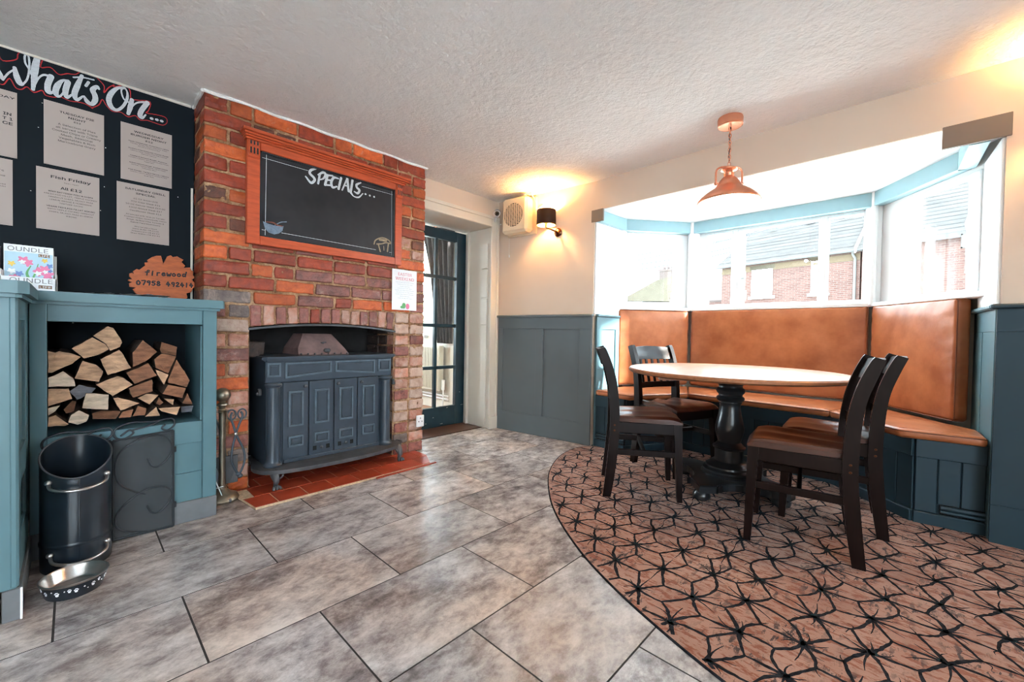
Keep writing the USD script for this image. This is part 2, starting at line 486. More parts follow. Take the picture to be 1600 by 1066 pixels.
CHIM = sbox(-3.2, CH_Y0, CH_X, 0.695).union(sbox(-3.2, 1.62, CH_X, CH_Y1))
FLOOR_AREA = Polygon([(-2.985, RY0), (RX1, RY0), (RX1, 2.88), (0.31, 2.90), (-1.897, 2.963), (-2.875, 2.84), (-2.985, 2.84)])


def tile_material(k, c):
    a, b, d, e = [mul(x, c) for x in (L(98, 90, 92), L(148, 140, 140), L(192, 186, 185), L(224, 220, 219))]
    nodes = {
        'ge': ('geometry', {}), 'oi': ('object_info', {}), 'cx': ('combine_xyz', {}),
        'rm': ('vector_math', {'math_type': 'multiply', 'vector2': (31.0, 47.0, 13.0)}), 'ra': ('vector_math', {'math_type': 'add'}),
        'mp': ('mapping', {'scale': (1.5, 1.0, 1.0), 'rotation': (0, 0, 0.25 + 0.35 * k)}),
        'n1': ('noise_texture', {'scale': 2.3, 'detail': 12, 'roughness': 0.68, 'distortion': 0.45}),
        'n2': ('noise_texture', {'scale': 11.0, 'detail': 13, 'roughness': 0.74, 'distortion': 0.15}),
        'mx': ('mix_float', {'fac': 0.50}),
        'rp': ('rgb_ramp', {'ramp': [(0.37, a), (0.45, b), (0.525, d), (0.61, e)]}),
        'n4': ('noise_texture', {'scale': 1.6, 'detail': 3}),
        'wr': ('rgb_ramp', {'ramp': [(0.45, (1, 1, 1)), (0.64, (1.0, 0.88, 0.79))]}),
        'ml': ('mix_color', {'blend_type': 'multiply', 'fac': 1.0}),
        'vo': ('voronoi_texture', {'scale': 2.6, 'feature': 'distance_to_edge', 'randomness': 1.0}),
        'va': ('vector_math', {'math_type': 'multiply_add', 'vector2': (0.5, 0.5, 0.5)}),
        'cr': ('map_range', {'from_min': 0.0, 'from_max': 0.016, 'to_min': 0.72, 'to_max': 1.0, 'clamp': True}),
        'mc': ('vector_math', {'math_type': 'scale'}),
        'bp': ('bump', {'strength': 0.45, 'distance': 0.007}),
        'rr': ('map_range', {'from_min': 0.3, 'from_max': 0.7, 'to_min': 0.20, 'to_max': 0.36, 'clamp': True}),
        'p': ('principled_bsdf', {'specular_ior_level': 0.65}),
    }
    links = [('oi.random', 'cx.x'), ('oi.random', 'cx.y'), ('oi.random', 'cx.z'), ('cx.vector', 'rm.vector1'), ('ge.position', 'ra.vector1'), ('rm.vector', 'ra.vector2'),
             ('ra.vector', 'mp.vector'), ('mp.vector', 'n1.vector'), ('mp.vector', 'n2.vector'), ('n1.fac', 'mx.a'), ('n2.fac', 'mx.b'), ('mx.result', 'rp.fac'),
             ('ra.vector', 'n4.vector'), ('n4.fac', 'wr.fac'), ('rp.color', 'ml.a'), ('wr.color', 'ml.b'),
             ('n2.color', 'va.vector1'), ('mp.vector', 'va.vector3'), ('va.vector', 'vo.vector'), ('vo.distance', 'cr.value'), ('ml.result', 'mc.vector1'), ('cr.result', 'mc.scale'),
             ('mc.vector', 'p.base_color'), ('mx.result', 'bp.height'), ('bp.normal', 'p.normal'), ('n2.fac', 'rr.value'), ('rr.result', 'p.roughness')]
    return usdkit.material(stage, '/World/Looks/floor_tile_%d' % k, nodes, links, surface='p.BSDF')


TILES = [tile_material(k, c) for k, c in enumerate((0.94, 0.80, 1.04, 0.88))]
fl = struct('floor', 'grey-brown slate-look floor tiles laid in half bond with dark joints', 'floor')
part(fl, 'screed', bx(-3.3, 3.0, RY0 - 0.1, 3.9, -0.12, -0.0012), M['grout'])
PX0, TW, TL, JT = -1.781, 0.4085, 0.5975, 0.0058
cut = unary_union([CARPET.buffer(0.002), HEARTH.buffer(0.003), CHIM])
n = 0
for i in range(-12, 4):
    x1 = PX0 - TW * i; x0 = x1 - TW              # row i lies beyond the joint at x1, away from the bay's right
    off = 0.2565 + (0.0 if i % 2 else TL / 2)    # row -1 (x -1.78..-1.37) has joints at y = 0.2565
    for j in range(-8, 6):
        y0 = off + TL * j
        q = sbox(x0 + JT / 2, y0 + JT / 2, x1 - JT / 2, y0 + TL - JT / 2).intersection(FLOOR_AREA).difference(cut)
        if q.is_empty or q.area < 2e-4 or x0 > 2.2:
            continue
        if (x0 > 0.4 and y0 < 0.6) or y0 < -1.8:
            continue                              # behind the camera: the plain screed below
        part(fl, 'tile', prism(q, -0.0035, random.uniform(-0.0004, 0.0004)), TILES[random.randrange(4)])

# left wall, painted navy black above the cupboards
wl = struct('wall_left', 'navy-black painted wall with a hand-lettered heading, left of the brick chimney', 'wall')
part(wl, 'paint', bx(-3.12, -3.0, RY0, CH_Y0 + 0.02, 0, CEIL + 0.02), M['black_wall'])
part(wl, 'edge_strip', bx(-3.0, -2.996, CH_Y0 - 0.012, CH_Y0 - 0.002, 1.05, 1.72), M['off_white'], label='pale unpainted strip beside the bricks')
part(wl, 'top_edge', bx(-3.0, -2.995, RY0, CH_Y0 - 0.012, CEIL - 0.012, CEIL + 0.01), M['off_white'], label='pale line of plaster under the ceiling')

# rear and right walls, outside the picture: cream, each with a window
rw = struct('wall_rear', 'plain cream wall behind the camera', 'wall')
def wall_with_openings(node, horizontal, a0, a1, c0, c1, holes, z0, z1, top):
    """Wall from a0 to a1 with openings (lo, hi), all from z0 to z1; each opening gets a white frame and a pane."""
    B = (lambda a, b, z, y: bx(a, b, c0, c1, z, y)) if horizontal else (lambda a, b, z, y: bx(c0, c1, a, b, z, y))
    e = [a0] + [x for h in holes for x in h] + [a1]
    for a, b in zip(e[::2], e[1::2]):
        part(node, 'masonry', B(a, b, 0, top), M['cream'])
    for a, b in holes:
        part(node, 'masonry', B(a, b, 0, z0), M['cream']); part(node, 'masonry', B(a, b, z1, top), M['cream'])


wall_with_openings(rw, True, -3.12, 3.02, RY0 - 0.12, RY0, [], 0.75, 1.85, 2.25)
rr = struct('wall_right', 'cream wall to the right of the camera with two windows', 'wall')
wall_with_openings(rr, False, RY0, 2.95, RX1, RX1 + 0.12, [(-2.75, -1.6), (-1.3, -0.15)], 0.55, 2.0, 2.25)
rear_windows = [(5, 'window in the wall to the right of the camera, farther from the bay', False, -2.75, -1.6), (6, 'window in the wall to the right of the camera, nearer the bay', False, -1.3, -0.15)]
for k, lab, hor, a, b in rear_windows:
    w = struct('window_%d' % k, lab, 'window')
    c0, c1 = (RY0 - 0.09, RY0 - 0.04) if hor else (RX1 + 0.04, RX1 + 0.09)
    B = (lambda a, b, z, y: bx(a, b, c0, c1, z, y, 0.004)) if hor else (lambda a, b, z, y: bx(c0, c1, a, b, z, y, 0.004))
    m_ = (a + b) / 2
    part(w, 'window_frame', J(B(a, a + 0.05, 0.55, 2.0), B(b - 0.05, b, 0.55, 2.0), B(a, b, 0.55, 0.60), B(a, b, 1.95, 2.0), B(m_ - 0.02, m_ + 0.02, 0.6, 1.95)), M['white_paint'])

# window wall: left piece, beam, right piece
WA, WB = Fr(A0, A1), Fr(B0, B1)
wb = struct('wall_back', 'cream window wall with a boxed beam above the bay seat', 'wall')
part(wb, 'left_plaster', prism(Polygon([(-2.96, 2.840), A0, A1, (-1.875, 3.40), (-1.93, 3.60), (-2.2, 3.7), (-2.96, 3.6)]), 0, 2.25), M['cream'])
part(wb, 'beam', prism(Polygon([B0, B1, (0.330, 3.36), (-1.875, 3.40)]), 1.945, 2.25), M['cream'])
part(wb, 'right_plaster', prism(Polygon([B1, (RX1, 2.84), (RX1, 3.36), (0.330, 3.36)]), 0, 2.25), M['cream'])
part(wb, 'roof', prism(Polygon([(-2.1, 3.36), (0.44, 3.36), (0.40, 3.45), (-0.05, 4.12), (-1.58, 4.12), (-2.05, 3.5)]), 2.0, 2.25), M['off_white'])
part(wb, 'bay_ceiling', prism(Polygon([(-1.88, 2.975), (0.29, 2.92), (0.31, 3.4), (-0.1, 4.02), (-1.5, 4.03), (-1.93, 3.42)]), 1.944, 2.0), M['white_paint'])
part(wb, 'masonry', J(prism(Polygon([(-1.93, 3.42), (-1.50, 3.96), (-0.12, 3.95), (0.31, 3.34), (0.45, 3.42), (-0.05, 4.15), (-1.58, 4.15), (-2.05, 3.5)]), -0.3, 1.165)), M['off_white'])

# beam end blocks and the blue band under the bay ceiling
tr = struct('trim_1', 'pale blue band running under the bay ceiling above the windows', 'trim')
for k in range(5):
    f = Fr(BAY[k], BAY[k + 1])
    e0 = -0.0 if k in (0,) else -0.03
    part(tr, 'band', f.b(e0 if k else 0.012, f.L + (0.0 if k in (1, 2, 3) else (-0.012 if k == 4 else 0.0)), -0.07, 0, 1.848, 1.9455, 0.002), M['band_paint'])
for nm, s0, s1, lab in (('trim_2', -0.030, 0.083, 'small grey-brown beam end block at the left of the bay opening'), ('trim_3', 1.993, 2.214, 'wide grey-brown beam end block at the right of the bay opening')):
    t = struct(nm, lab, 'beam end')
    part(t, 'block', WB.b(s0, s1, -0.012, 0.006, 1.850, 1.948 if nm == 'trim_2' else 1.955, 0.002), M['beam_block'])

# white linings of the opening, above the dado cap
for nm, p0, p1, lab in (('trim_4', (-1.885, 2.972), (-1.858, 3.37), 'white reveal at the left side of the bay'), ('trim_5', (0.262, 3.32), (0.288, 2.915), 'white reveal at the right side of the bay')):
    f = Fr(p0, p1) if nm == 'trim_4' else Fr(p0, p1)
    t = struct(nm, lab, 'trim')
    part(t, 'lining', f.b(0, f.L, -0.03, 0.0, DADO + 0.012, 1.85, 0.002), M['white_paint'])

# panelling: left of the bay, returns into the bay, right of the bay
def panelled(node, f, s_edges, z0, z1, m, cap=None, stile=0.07, rail_t=0.115, rail_b=0.178, d=0.018, s_lo=0.0, s_hi=None, cap_over=0.018):
    """Frame-and-panel dado: s_edges are (s0, s1) of each recessed panel."""
    s_hi = f.L if s_hi is None else s_hi
    part(node, 'backing', f.b(s_lo, s_hi, 0, 0.006, z0, z1 - 0.006), m)
    part(node, 'rail', f.b(s_lo, s_hi, 0.006, d, z1 - rail_t, z1 - 0.004, 0.0015), m)
    part(node, 'rail', f.b(s_lo, s_hi, 0.006, d, z0, z0 + rail_b, 0.0015), m)
    xs = [s_lo] + [x for e in s_edges for x in e] + [s_hi]
    for a, b in zip(xs[::2], xs[1::2]):
        part(node, 'stile', f.b(a, b, 0.006, d, z0 + rail_b, z1 - rail_t, 0.0015), m)
    for a, b in s_edges:
        part(node, 'panel', f.b(a + 0.0006, b - 0.0006, 0.006, 0.009, z0 + rail_b + 0.0006, z1 - rail_t - 0.0006), m)
    if cap:
        part(node, 'cap', f.b(s_lo + cap[0], s_hi + cap[1], -0.004, d + cap_over, z1 - 0.012, z1 + 0.010, 0.006), m)


wp = struct('trim_6', 'grey-green panelled dado between the glazed door and the bay', 'panelling')
panelled(wp, WA, [(0.055, 0.432), (0.512, 0.872)], 0, DADO, M['panel_paint'], cap=(-0.02, 0.012))
lp = struct('trim_7', 'blue panelled return at the left side of the bay', 'panelling')
f = Fr((-1.878, 2.975), (-1.855, 3.30))
panelled(lp, f, [(0.075, 0.27)], 0, DADO, M['teal'], cap=(0, 0), cap_over=0.012)
rp = struct('trim_8', 'blue panelled return beside the right end of the bay seat', 'panelling')
f = Fr((0.268, 3.50), (0.300, 2.924))
panelled(rp, f, [(0.30, 0.51)], 0, DADO, M['teal'], cap=(0.0, 0.02), cap_over=0.022, d=0.012)
rq = struct('trim_9', 'dark blue-grey panelled dado right of the bay', 'panelling')
f = Fr((0.290, 2.906), (RX1, 2.84))
panelled(rq, f, [(0.35, 0.9), (1.0, 1.55), (1.65, 2.2)], 0, DADO, M['bench_paint'], cap=(-0.02, 0))

# bay windows
def bay_window(idx, seg, label, lights, zg0, zg1, s0, s1):
    f = Fr(BAY[seg], BAY[seg + 1])
    w = struct('window_%d' % idx, label, 'window')
    o0, o1 = -0.125, -0.065
    part(w, 'sill', f.b(s0 - 0.05, s1 + 0.05, -0.19, -0.005, 1.150, 1.178, 0.004), M['white_paint'])
    fr_ = [f.b(s0 + 0.001, s1 - 0.001, o0 + 0.001, o1 - 0.001, 1.1785, zg0 - 0.012, 0.003), f.b(s0 + 0.001, s1 - 0.001, o0 + 0.001, o1 - 0.001, zg1 + 0.012, 1.949, 0.003)]
    e = [s0] + [x for l in lights for x in l] + [s1]
    for a, b in zip(e[::2], e[1::2]):
        fr_.append(f.b(a, b, o0, o1, 1.178, 1.95, 0.003))
    fm = part(w, 'window_frame', J(*fr_), M['white_paint'])
    for a, b in lights:
        bead = [f.b(a - 0.002, a + 0.014, o0 + 0.012, o1 + 0.006, zg0 - 0.012, zg1 + 0.012, 0.003), f.b(b - 0.014, b + 0.002, o0 + 0.012, o1 + 0.006, zg0 - 0.012, zg1 + 0.012, 0.003),
                f.b(a, b, o0 + 0.012, o1 + 0.006, zg0 - 0.014, zg0 + 0.002, 0.003), f.b(a, b, o0 + 0.012, o1 + 0.006, zg1 - 0.002, zg1 + 0.014, 0.003)]
        part(w, 'glazing_bead', J(*bead), M['white_paint'])
        part(w, 'pane', f.b(a, b, -0.100, -0.096, zg0 - 0.005, zg1 + 0.005), M['glass'])
    return w


bay_window(1, 1, 'left angled bay window looking onto a low roof with a chimney', [(0.03, 0.505)], 1.205, 1.835, -0.09, 0.665)
bay_window(2, 2, 'wide centre bay window with a narrow left light, facing a brick house', [(0.105, 0.326), (0.358, 0.934), (0.969, 1.196)], 1.205, 1.822, -0.05, 1.282)
bay_window(3, 3, 'right angled bay window showing a brick wall and a slatted roof', [(0.252, 0.712)], 1.200, 1.812, -0.05, 0.80)
for k, (c, lab) in enumerate((((-1.437, 3.90), 'white corner post between the left and centre bay windows'), ((-0.19, 3.895), 'white corner post between the centre and right bay windows'))):
    t = struct('trim_%d' % (10 + k), lab, 'trim')
    part(t, 'post', J(lathe([(0.0, 1.16), (0.055, 1.16), (0.055, 1.95), (0, 1.95)], (c[0], c[1], 0), 8), lathe([(0.0, 1.165), (0.02, 1.165), (0.02, 1.95), (0, 1.95)], (c[0], c[1] - 0.058, 0), 10)), M['white_paint'])
t = struct('trim_12', 'white jamb closing the left angled window against the reveal', 'trim')
part(t, 'jamb', prism(Polygon([(-1.84, 3.36), (-1.87, 3.32), (-1.98, 3.40), (-1.90, 3.50), (-1.86, 3.47)]), 1.16, 1.95), M['white_paint'])

# ------------------------------------------------------------------ door wall, doorway and the room beyond
DX = -2.905
wd = struct('wall_door', 'cream wall with the glazed doorway right of the chimney', 'wall')
part(wd, 'plaster', J(bx(DX - 0.10, DX, 2.805, 2.90, 0, CEIL + 0.02), bx(DX - 0.10, DX, 1.80, 2.8048, 1.995, CEIL + 0.02)), M['cream'])
part(wd, 'reveal', J(bx(-3.44, DX - 0.10, 2.80, 2.90, 0, 2.1), bx(-3.44, DX - 0.10, 1.85, 2.90, 1.975, 2.1)), M['off_white'])
tf = struct('trim_13', 'white moulded architrave around the glazed doorway', 'door frame')
for d0, d1, y0, y1, zt in ((0.0, 0.016, 2.735, 2.835, 2.03), (0.0155, 0.026, 2.805, 2.8355, 1.9995), (0.0155, 0.022, 2.7345, 2.752, 1.9305)):
    part(tf, 'side_casing', bx(DX + d0, DX + d1, y0, y1, 0, zt, 0.003), M['off_white'])
for d0, d1, z0, z1, yt in ((0.0, 0.016, 1.93, 2.03, 2.7348), (0.0155, 0.026, 2.0, 2.0305, 2.8358), (0.0155, 0.022, 1.9295, 1.947, 2.7525)):
    part(tf, 'head_casing', bx(DX + d0, DX + d1, 1.86, yt, z0, z1, 0.003), M['off_white'])
part(tf, 'plinth_block', bx(DX + 0.001, DX + 0.03, 2.7335, 2.842, 0, 0.12, 0.004), M['off_white'])
part(tf, 'jamb', bx(-3.30, DX, 2.752, 2.80, 0, 1.93, 0.002), M['off_white'])
for z0, z1 in ((0.02, 0.99), (1.0, 1.25), (1.262, 1.53), (1.542, 1.78)):
    part(tf, 'jamb_panel', bx(-3.03, -2.945, 2.738, 2.753, z0, z1, 0.004), M['off_white'])
part(tf, 'stop', bx(-3.235, -3.215, 2.725, 2.755, 0, 1.93, 0.003), M['off_white'])
part(tf, 'stop', bx(-3.30, -3.22, 2.742, 2.76, 0.0, 1.93, 0.003), M['off_white'])
part(tf, 'head_lining', bx(-3.30, DX, 1.86, 2.80, 1.93, 1.975, 0.002), M['off_white'])
th = struct('trim_14', 'dark timber threshold in front of the glazed door', 'threshold')
part(th, 'board', bx(-3.35, -3.0, 1.88, 2.742, -0.004, 0.004), M['dark_wood_floor'])

dr = struct('door_1', 'navy-blue glazed door with small panes, seen right of the chimney', 'door')
DXa, DXb, DY1 = -3.310, -3.268, 2.742
part(dr, 'hinge_stile', bx(DXa, DXb, DY1 - 0.112, DY1, 0.006, 1.912, 0.003), M['door_blue'])
part(dr, 'bottom_rail', bx(DXa, DXb, 1.95, DY1 - 0.112, 0.006, 0.195, 0.003), M['door_blue'])
part(dr, 'top_rail', bx(DXa, DXb, 1.95, DY1 - 0.112, 1.815, 1.912, 0.003), M['door_blue'])
part(dr, 'latch_stile', bx(DXa, DXb, 1.90, 1.99, 0.006, 1.912, 0.003), M['door_blue'])
part(dr, 'glazing_bar', bx(DXa + 0.006, DXb - 0.004, 2.372, 2.402, 0.19, 1.82, 0.003), M['door_blue'])
for z in (0.578, 0.985, 1.452):
    part(dr, 'glazing_bar', bx(DXa + 0.006, DXb - 0.004, 1.985, DY1 - 0.11, z - 0.015, z + 0.015, 0.003), M['door_blue'])
zz = [0.195, 0.563, 0.593, 0.970, 1.0, 1.437, 1.467, 1.815]
for a, b in zip(zz[::2], zz[1::2]):
    for y0, y1 in ((1.99, 2.372), (2.402, 2.63)):
        part(dr, 'pane', bx(-3.291, -3.287, y0, y1, a, b), M['glass'])
part(dr, 'worn_paint', J(*[bx(DXb - 0.001, DXb + 0.0006, y, y + w, z, z + h) for y, w, z, h in ((2.45, 0.03, 0.03, 0.004), (2.36, 0.012, 0.1, 0.005), (2.52, 0.02, 0.18, 0.003), (2.70, 0.03, 0.19, 0.003), (2.28, 0.008, 0.05, 0.01), (2.68, 0.012, 0.32, 0.004))]), M['off_white'], label='chipped pale patches of worn paint')
# room beyond
PRY = 3.06
pr = struct('wall_passage', 'pale wall with a window in the room beyond the glazed door', 'wall')
part(pr, 'plaster', J(bx(-4.42, -3.40, PRY, PRY + 0.12, 0, 2.3), bx(-6.2, -4.42, PRY, PRY + 0.12, 0, 0.88), bx(-6.2, -4.42, PRY, PRY + 0.12, 2.1, 2.3), bx(-6.2, -5.7, PRY, PRY + 0.12, 0.88, 2.1)), M['off_white'])
part(pr, 'far_plaster', J(bx(-6.3, -6.2, -0.5, 0.6, 0, 2.3), bx(-6.3, -6.2, 2.4, 3.2, 0, 2.3), bx(-6.3, -6.2, 0.6, 2.4, 0, 0.8), bx(-6.3, -6.2, 0.6, 2.4, 2.0, 2.3), bx(-6.3, -3.3, -0.6, -0.5, 0, 2.3), bx(-3.33, -3.31, -0.5, 1.9, 0, 2.3)), M['off_white'])  # gap in the far wall: unseen opening added to brighten this room
part(pr, 'ceiling_plaster', bx(-6.3, -3.32, -0.5, 3.2, 2.24, 2.3), M['off_white'])
part(pr, 'skirting', bx(-6.2, -3.62, PRY - 0.016, PRY, 0, 0.10, 0.003), M['off_white'])
part(pr, 'end_pier', bx(-3.885, -3.46, PRY - 0.02, PRY, 0.0, 2.2, 0.002), M['off_white'])
w4 = struct('window_4', 'bright window of the room beyond the glazed door', 'window')
part(w4, 'window_frame', J(bx(-5.7, -4.42, PRY + 0.03, PRY + 0.08, 0.88, 0.93), bx(-5.7, -4.42, PRY + 0.03, PRY + 0.08, 2.05, 2.1), bx(-4.47, -4.42, PRY + 0.03, PRY + 0.08, 0.88, 2.1), bx(-5.7, -5.65, PRY + 0.03, PRY + 0.08, 0.88, 2.1), bx(-5.05, -5.0, PRY + 0.03, PRY + 0.08, 0.88, 2.1)), M['white_paint'])
part(w4, 'sill', bx(-5.75, -4.36, PRY - 0.06, PRY + 0.1, 0.85, 0.88, 0.004), M['white_paint'])
part(w4, 'pane', bx(-5.65, -4.47, PRY + 0.05, PRY + 0.054, 0.93, 2.05), M['glass'])
pf = struct('floor_passage', 'brown timber floor of the room beyond the glazed door', 'floor')
part(pf, 'boards', bx(-6.3, -3.35, -0.5, 3.2, -0.02, -0.001), M['brown_floor'])
rd = thing('radiator', 'cream panel radiator under the window beyond the glazed door', 'radiator', (-4.4, PRY, 0))
part(rd, 'panel', J(bx(-4.9, -3.985, PRY - 0.10, PRY - 0.03, 0.22, 0.76, 0.008), *[bx(-4.88 + k * 0.0335, -4.862 + k * 0.0335, PRY - 0.106, PRY - 0.098, 0.25, 0.735, 0.003) for k in range(27)]), M['radiator'])
part(rd, 'valve', J(cyl((-3.955, PRY - 0.06, 0.24), (-3.955, PRY - 0.06, 0.36), 0.020), cyl((-3.985, PRY - 0.06, 0.26), (-3.955, PRY - 0.06, 0.26), 0.010)), M['plastic_white'])
part(rd, 'pipe', J(cyl((-3.955, PRY - 0.06, 0.0), (-3.955, PRY - 0.06, 0.25), 0.008), cyl((-5.6, PRY - 0.03, 0.13), (-3.9, PRY - 0.03, 0.13), 0.011), cyl((-5.6, PRY - 0.03, 0.165), (-3.9, PRY - 0.03, 0.165), 0.011)), M['plastic_white'])


def curtain_fn(x0, x1, z0, z1, y, waves, pinch=0.0):
    def fn(u, v):
        z = z0 + (z1 - z0) * v
        cx = (x0 + x1) / 2
        wd_ = 1 - pinch * np.exp(-((v - 0.35) / 0.25) ** 2)
        x = x1 + (x0 + (x1 - x0) * u - x1) * (1 - pinch * (1 - v) ** 0.7)
        yy = y + 0.022 * np.sin(u * waves * 2 * np.pi + 0.6 * np.sin(4 * v)) + 0.008 * np.sin(u * 31 + 3 * v)
        return np.stack([x, yy, z], 1)
    g0 = grid(70, 14, fn)
    return J(g0, (g0[0] + [0, 0.006, 0], g0[1][:, ::-1]))


ct = thing('curtain', 'dark grey hanging curtain seen through the glazed door', 'curtain', (-4.15, PRY - 0.06, 0.77))
part(ct, 'fabric', curtain_fn(-4.42, -3.79, 0.79, 2.16, PRY - 0.07, 5.5, 0.56), M['curtain'], smooth=True)
part(ct, 'pole', cyl((-5.9, PRY - 0.09, 2.17), (-3.85, PRY - 0.09, 2.17), 0.012), M['bronze'])
# ------------------------------------------------------------------ chimney breast, brick by brick
def brick_material(k, c1, c2, rough, bump, dust):
    nodes = {
        'tc': ('texture_coordinate', {}), 'ge': ('geometry', {}), 'oi': ('object_info', {}),
        'n1': ('noise_texture', {'scale': 22.0, 'detail': 6, 'roughness': 0.65}),
        'n2': ('noise_texture', {'scale': 75.0, 'detail': 5, 'roughness': 0.7}),
        'n3': ('noise_texture', {'scale': 11.0, 'detail': 6, 'roughness': 0.7, 'distortion': 0.8}),
        'rp': ('rgb_ramp', {'ramp': [(0.30, c1), (0.66, c2)]}),
        'mr': ('map_range', {'from_min': 0, 'from_max': 1, 'to_min': 0.72, 'to_max': 1.28}), 'hs': ('hsv', {}),
        'dr': ('map_range', {'from_min': 0.62 - 0.3 * dust, 'from_max': 0.80 - 0.2 * dust, 'to_min': 0.0, 'to_max': 0.75, 'clamp': True}),
        'mx': ('mix_color', {'b': L(196, 172, 158)}),
        'bp': ('bump', {'strength': bump, 'distance': 0.006}),
        'p': ('principled_bsdf', {'roughness': rough, 'specular_ior_level': 0.5}),
    }
    links = [('ge.position', 'n1.vector'), ('ge.position', 'n2.vector'), ('ge.position', 'n3.vector'), ('n1.fac', 'rp.fac'), ('oi.random', 'mr.value'), ('mr.result', 'hs.value'), ('rp.color', 'hs.color'),
             ('n3.fac', 'dr.value'), ('dr.result', 'mx.fac'), ('hs.color', 'mx.a'), ('mx.result', 'p.base_color'), ('n2.fac', 'bp.height'), ('bp.normal', 'p.normal')]
    return usdkit.material(stage, '/World/Looks/brick_%s' % k, nodes, links, surface='p.BSDF')


BR = {
    'red': brick_material('red', L(112, 40, 24), L(158, 62, 34), 0.42, 0.5, 0.0),
    'orange': brick_material('orange', L(158, 66, 28), L(204, 98, 44), 0.45, 0.5, 0.0),
    'brown': brick_material('brown', L(74, 42, 32), L(120, 66, 46), 0.45, 0.5, 0.0),
    'plum': brick_material('plum', L(104, 64, 60), L(156, 94, 82), 0.27, 0.8, 0.12),
    'pink': brick_material('pink', L(150, 92, 74), L(196, 136, 114), 0.55, 0.6, 0.65),
    'dusty': brick_material('dusty', L(158, 118, 100), L(200, 170, 152), 0.7, 0.7, 0.9),
    'grey': brick_material('grey', L(92, 78, 74), L(132, 116, 110), 0.6, 0.7, 0.3),
    'sooty': brick_material('sooty', L(30, 24, 22), L(66, 48, 42), 0.7, 0.7, 0.0),
}


def mortar_material():
    nodes = {'ge': ('geometry', {}), 'n': ('noise_texture', {'scale': 45.0, 'detail': 6, 'roughness': 0.7}), 'n3': ('noise_texture', {'scale': 7.0, 'detail': 4}),
             'rp': ('rgb_ramp', {'ramp': [(0.32, L(74, 52, 38)), (0.48, L(150, 110, 78)), (0.66, L(206, 172, 138))]}), 'mx': ('mix_float', {'fac': 0.45}),
             'bp': ('bump', {'strength': 0.8, 'distance': 0.012}), 'p': ('principled_bsdf', {'roughness': 0.9})}
    return usdkit.material(stage, '/World/Looks/mortar', nodes, [('ge.position', 'n.vector'), ('ge.position', 'n3.vector'), ('n.fac', 'mx.a'), ('n3.fac', 'mx.b'), ('mx.result', 'rp.fac'), ('rp.color', 'p.base_color'), ('n.fac', 'bp.height'), ('bp.normal', 'p.normal')], surface='p.BSDF')


M['mortar'] = mortar_material()
M['mortar_pale'] = mat('mortar_pale', L(196, 170, 140), 0.9, var=0.3, vs=60, bump=0.6, bs=90)
chim = thing('chimney_breast', 'exposed red brick chimney breast with an arched fireplace opening', 'fireplace', (CH_X, 1.18, 0), kind='structure')


def arch_z(y):
    t = (y - 1.158) / 0.4625
    return 0.957 - 0.034 * t * t


def brick_geom(hx, hy, hz, seed, rough=1.0):
    v, f = rounded(hx, hy, hz, min(0.009, hx * 0.4, hz * 0.3), k=2, nx=3, ny=6, nz=4)
    nz = meshkit.noise(v * 38 + seed * 3.7, seed) - 0.5
    n2 = meshkit.noise(v * 14 + seed * 5.1, seed + 9) - 0.5
    nrm = v / np.array([hx, hy, hz]); nrm /= np.linalg.norm(nrm, axis=1, keepdims=True)
    return v + nrm * (0.009 * nz + 0.007 * n2)[:, None] * rough, f


def pick(y, z):
    """Bricks stained red and orange above, dusty pink low on the right, plum round the opening."""
    r = random.random()
    if z > 1.32 and y < 1.62:
        return 'red' if r < 0.48 else 'orange' if r < 0.78 else 'brown' if r < 0.93 else 'plum'
    if z > 1.32:
        return 'red' if r < 0.4 else 'orange' if r < 0.66 else 'pink' if r < 0.9 else 'brown'
    if z > 1.07:
        a = 0.6 if y < 0.95 else 0.15
        return ('red' if r < a * 0.6 else 'orange' if r < a else 'plum' if r < 0.72 else 'pink' if r < 0.92 else 'grey')
    if y > 1.55:
        return 'dusty' if r < 0.38 else 'pink' if r < 0.82 else 'plum' if r < 0.93 else 'grey'
    return 'pink' if r < 0.35 else 'orange' if r < 0.58 else 'dusty' if r < 0.76 else 'plum' if r < 0.88 else 'grey'


nb = [0]


def lay(x0, x1, y0, y1, z0, z1, kind=None, tilt=0.0, rough=1.0, cy=None):
    nb[0] += 1
    if kind is None:
        kind = pick((y0 + y1) / 2, (z0 + z1) / 2)
    hx, hy, hz = (x1 - x0) / 2, (y1 - y0) / 2, (z1 - z0) / 2
    g = brick_geom(hx, hy, hz, nb[0], rough)
    T = rot((1, 0, 0), tilt + random.gauss(0, 0.009)) @ rot((0, 0, 1), random.gauss(0, 0.012))
    T[:3, 3] = ((x0 + x1) / 2 + random.gauss(0, 0.0022), (y0 + y1) / 2, (z0 + z1) / 2)
    part(chim, 'brick', xf(g, T), BR[kind])


COURSE = 0.0797
J_ = 0.0125
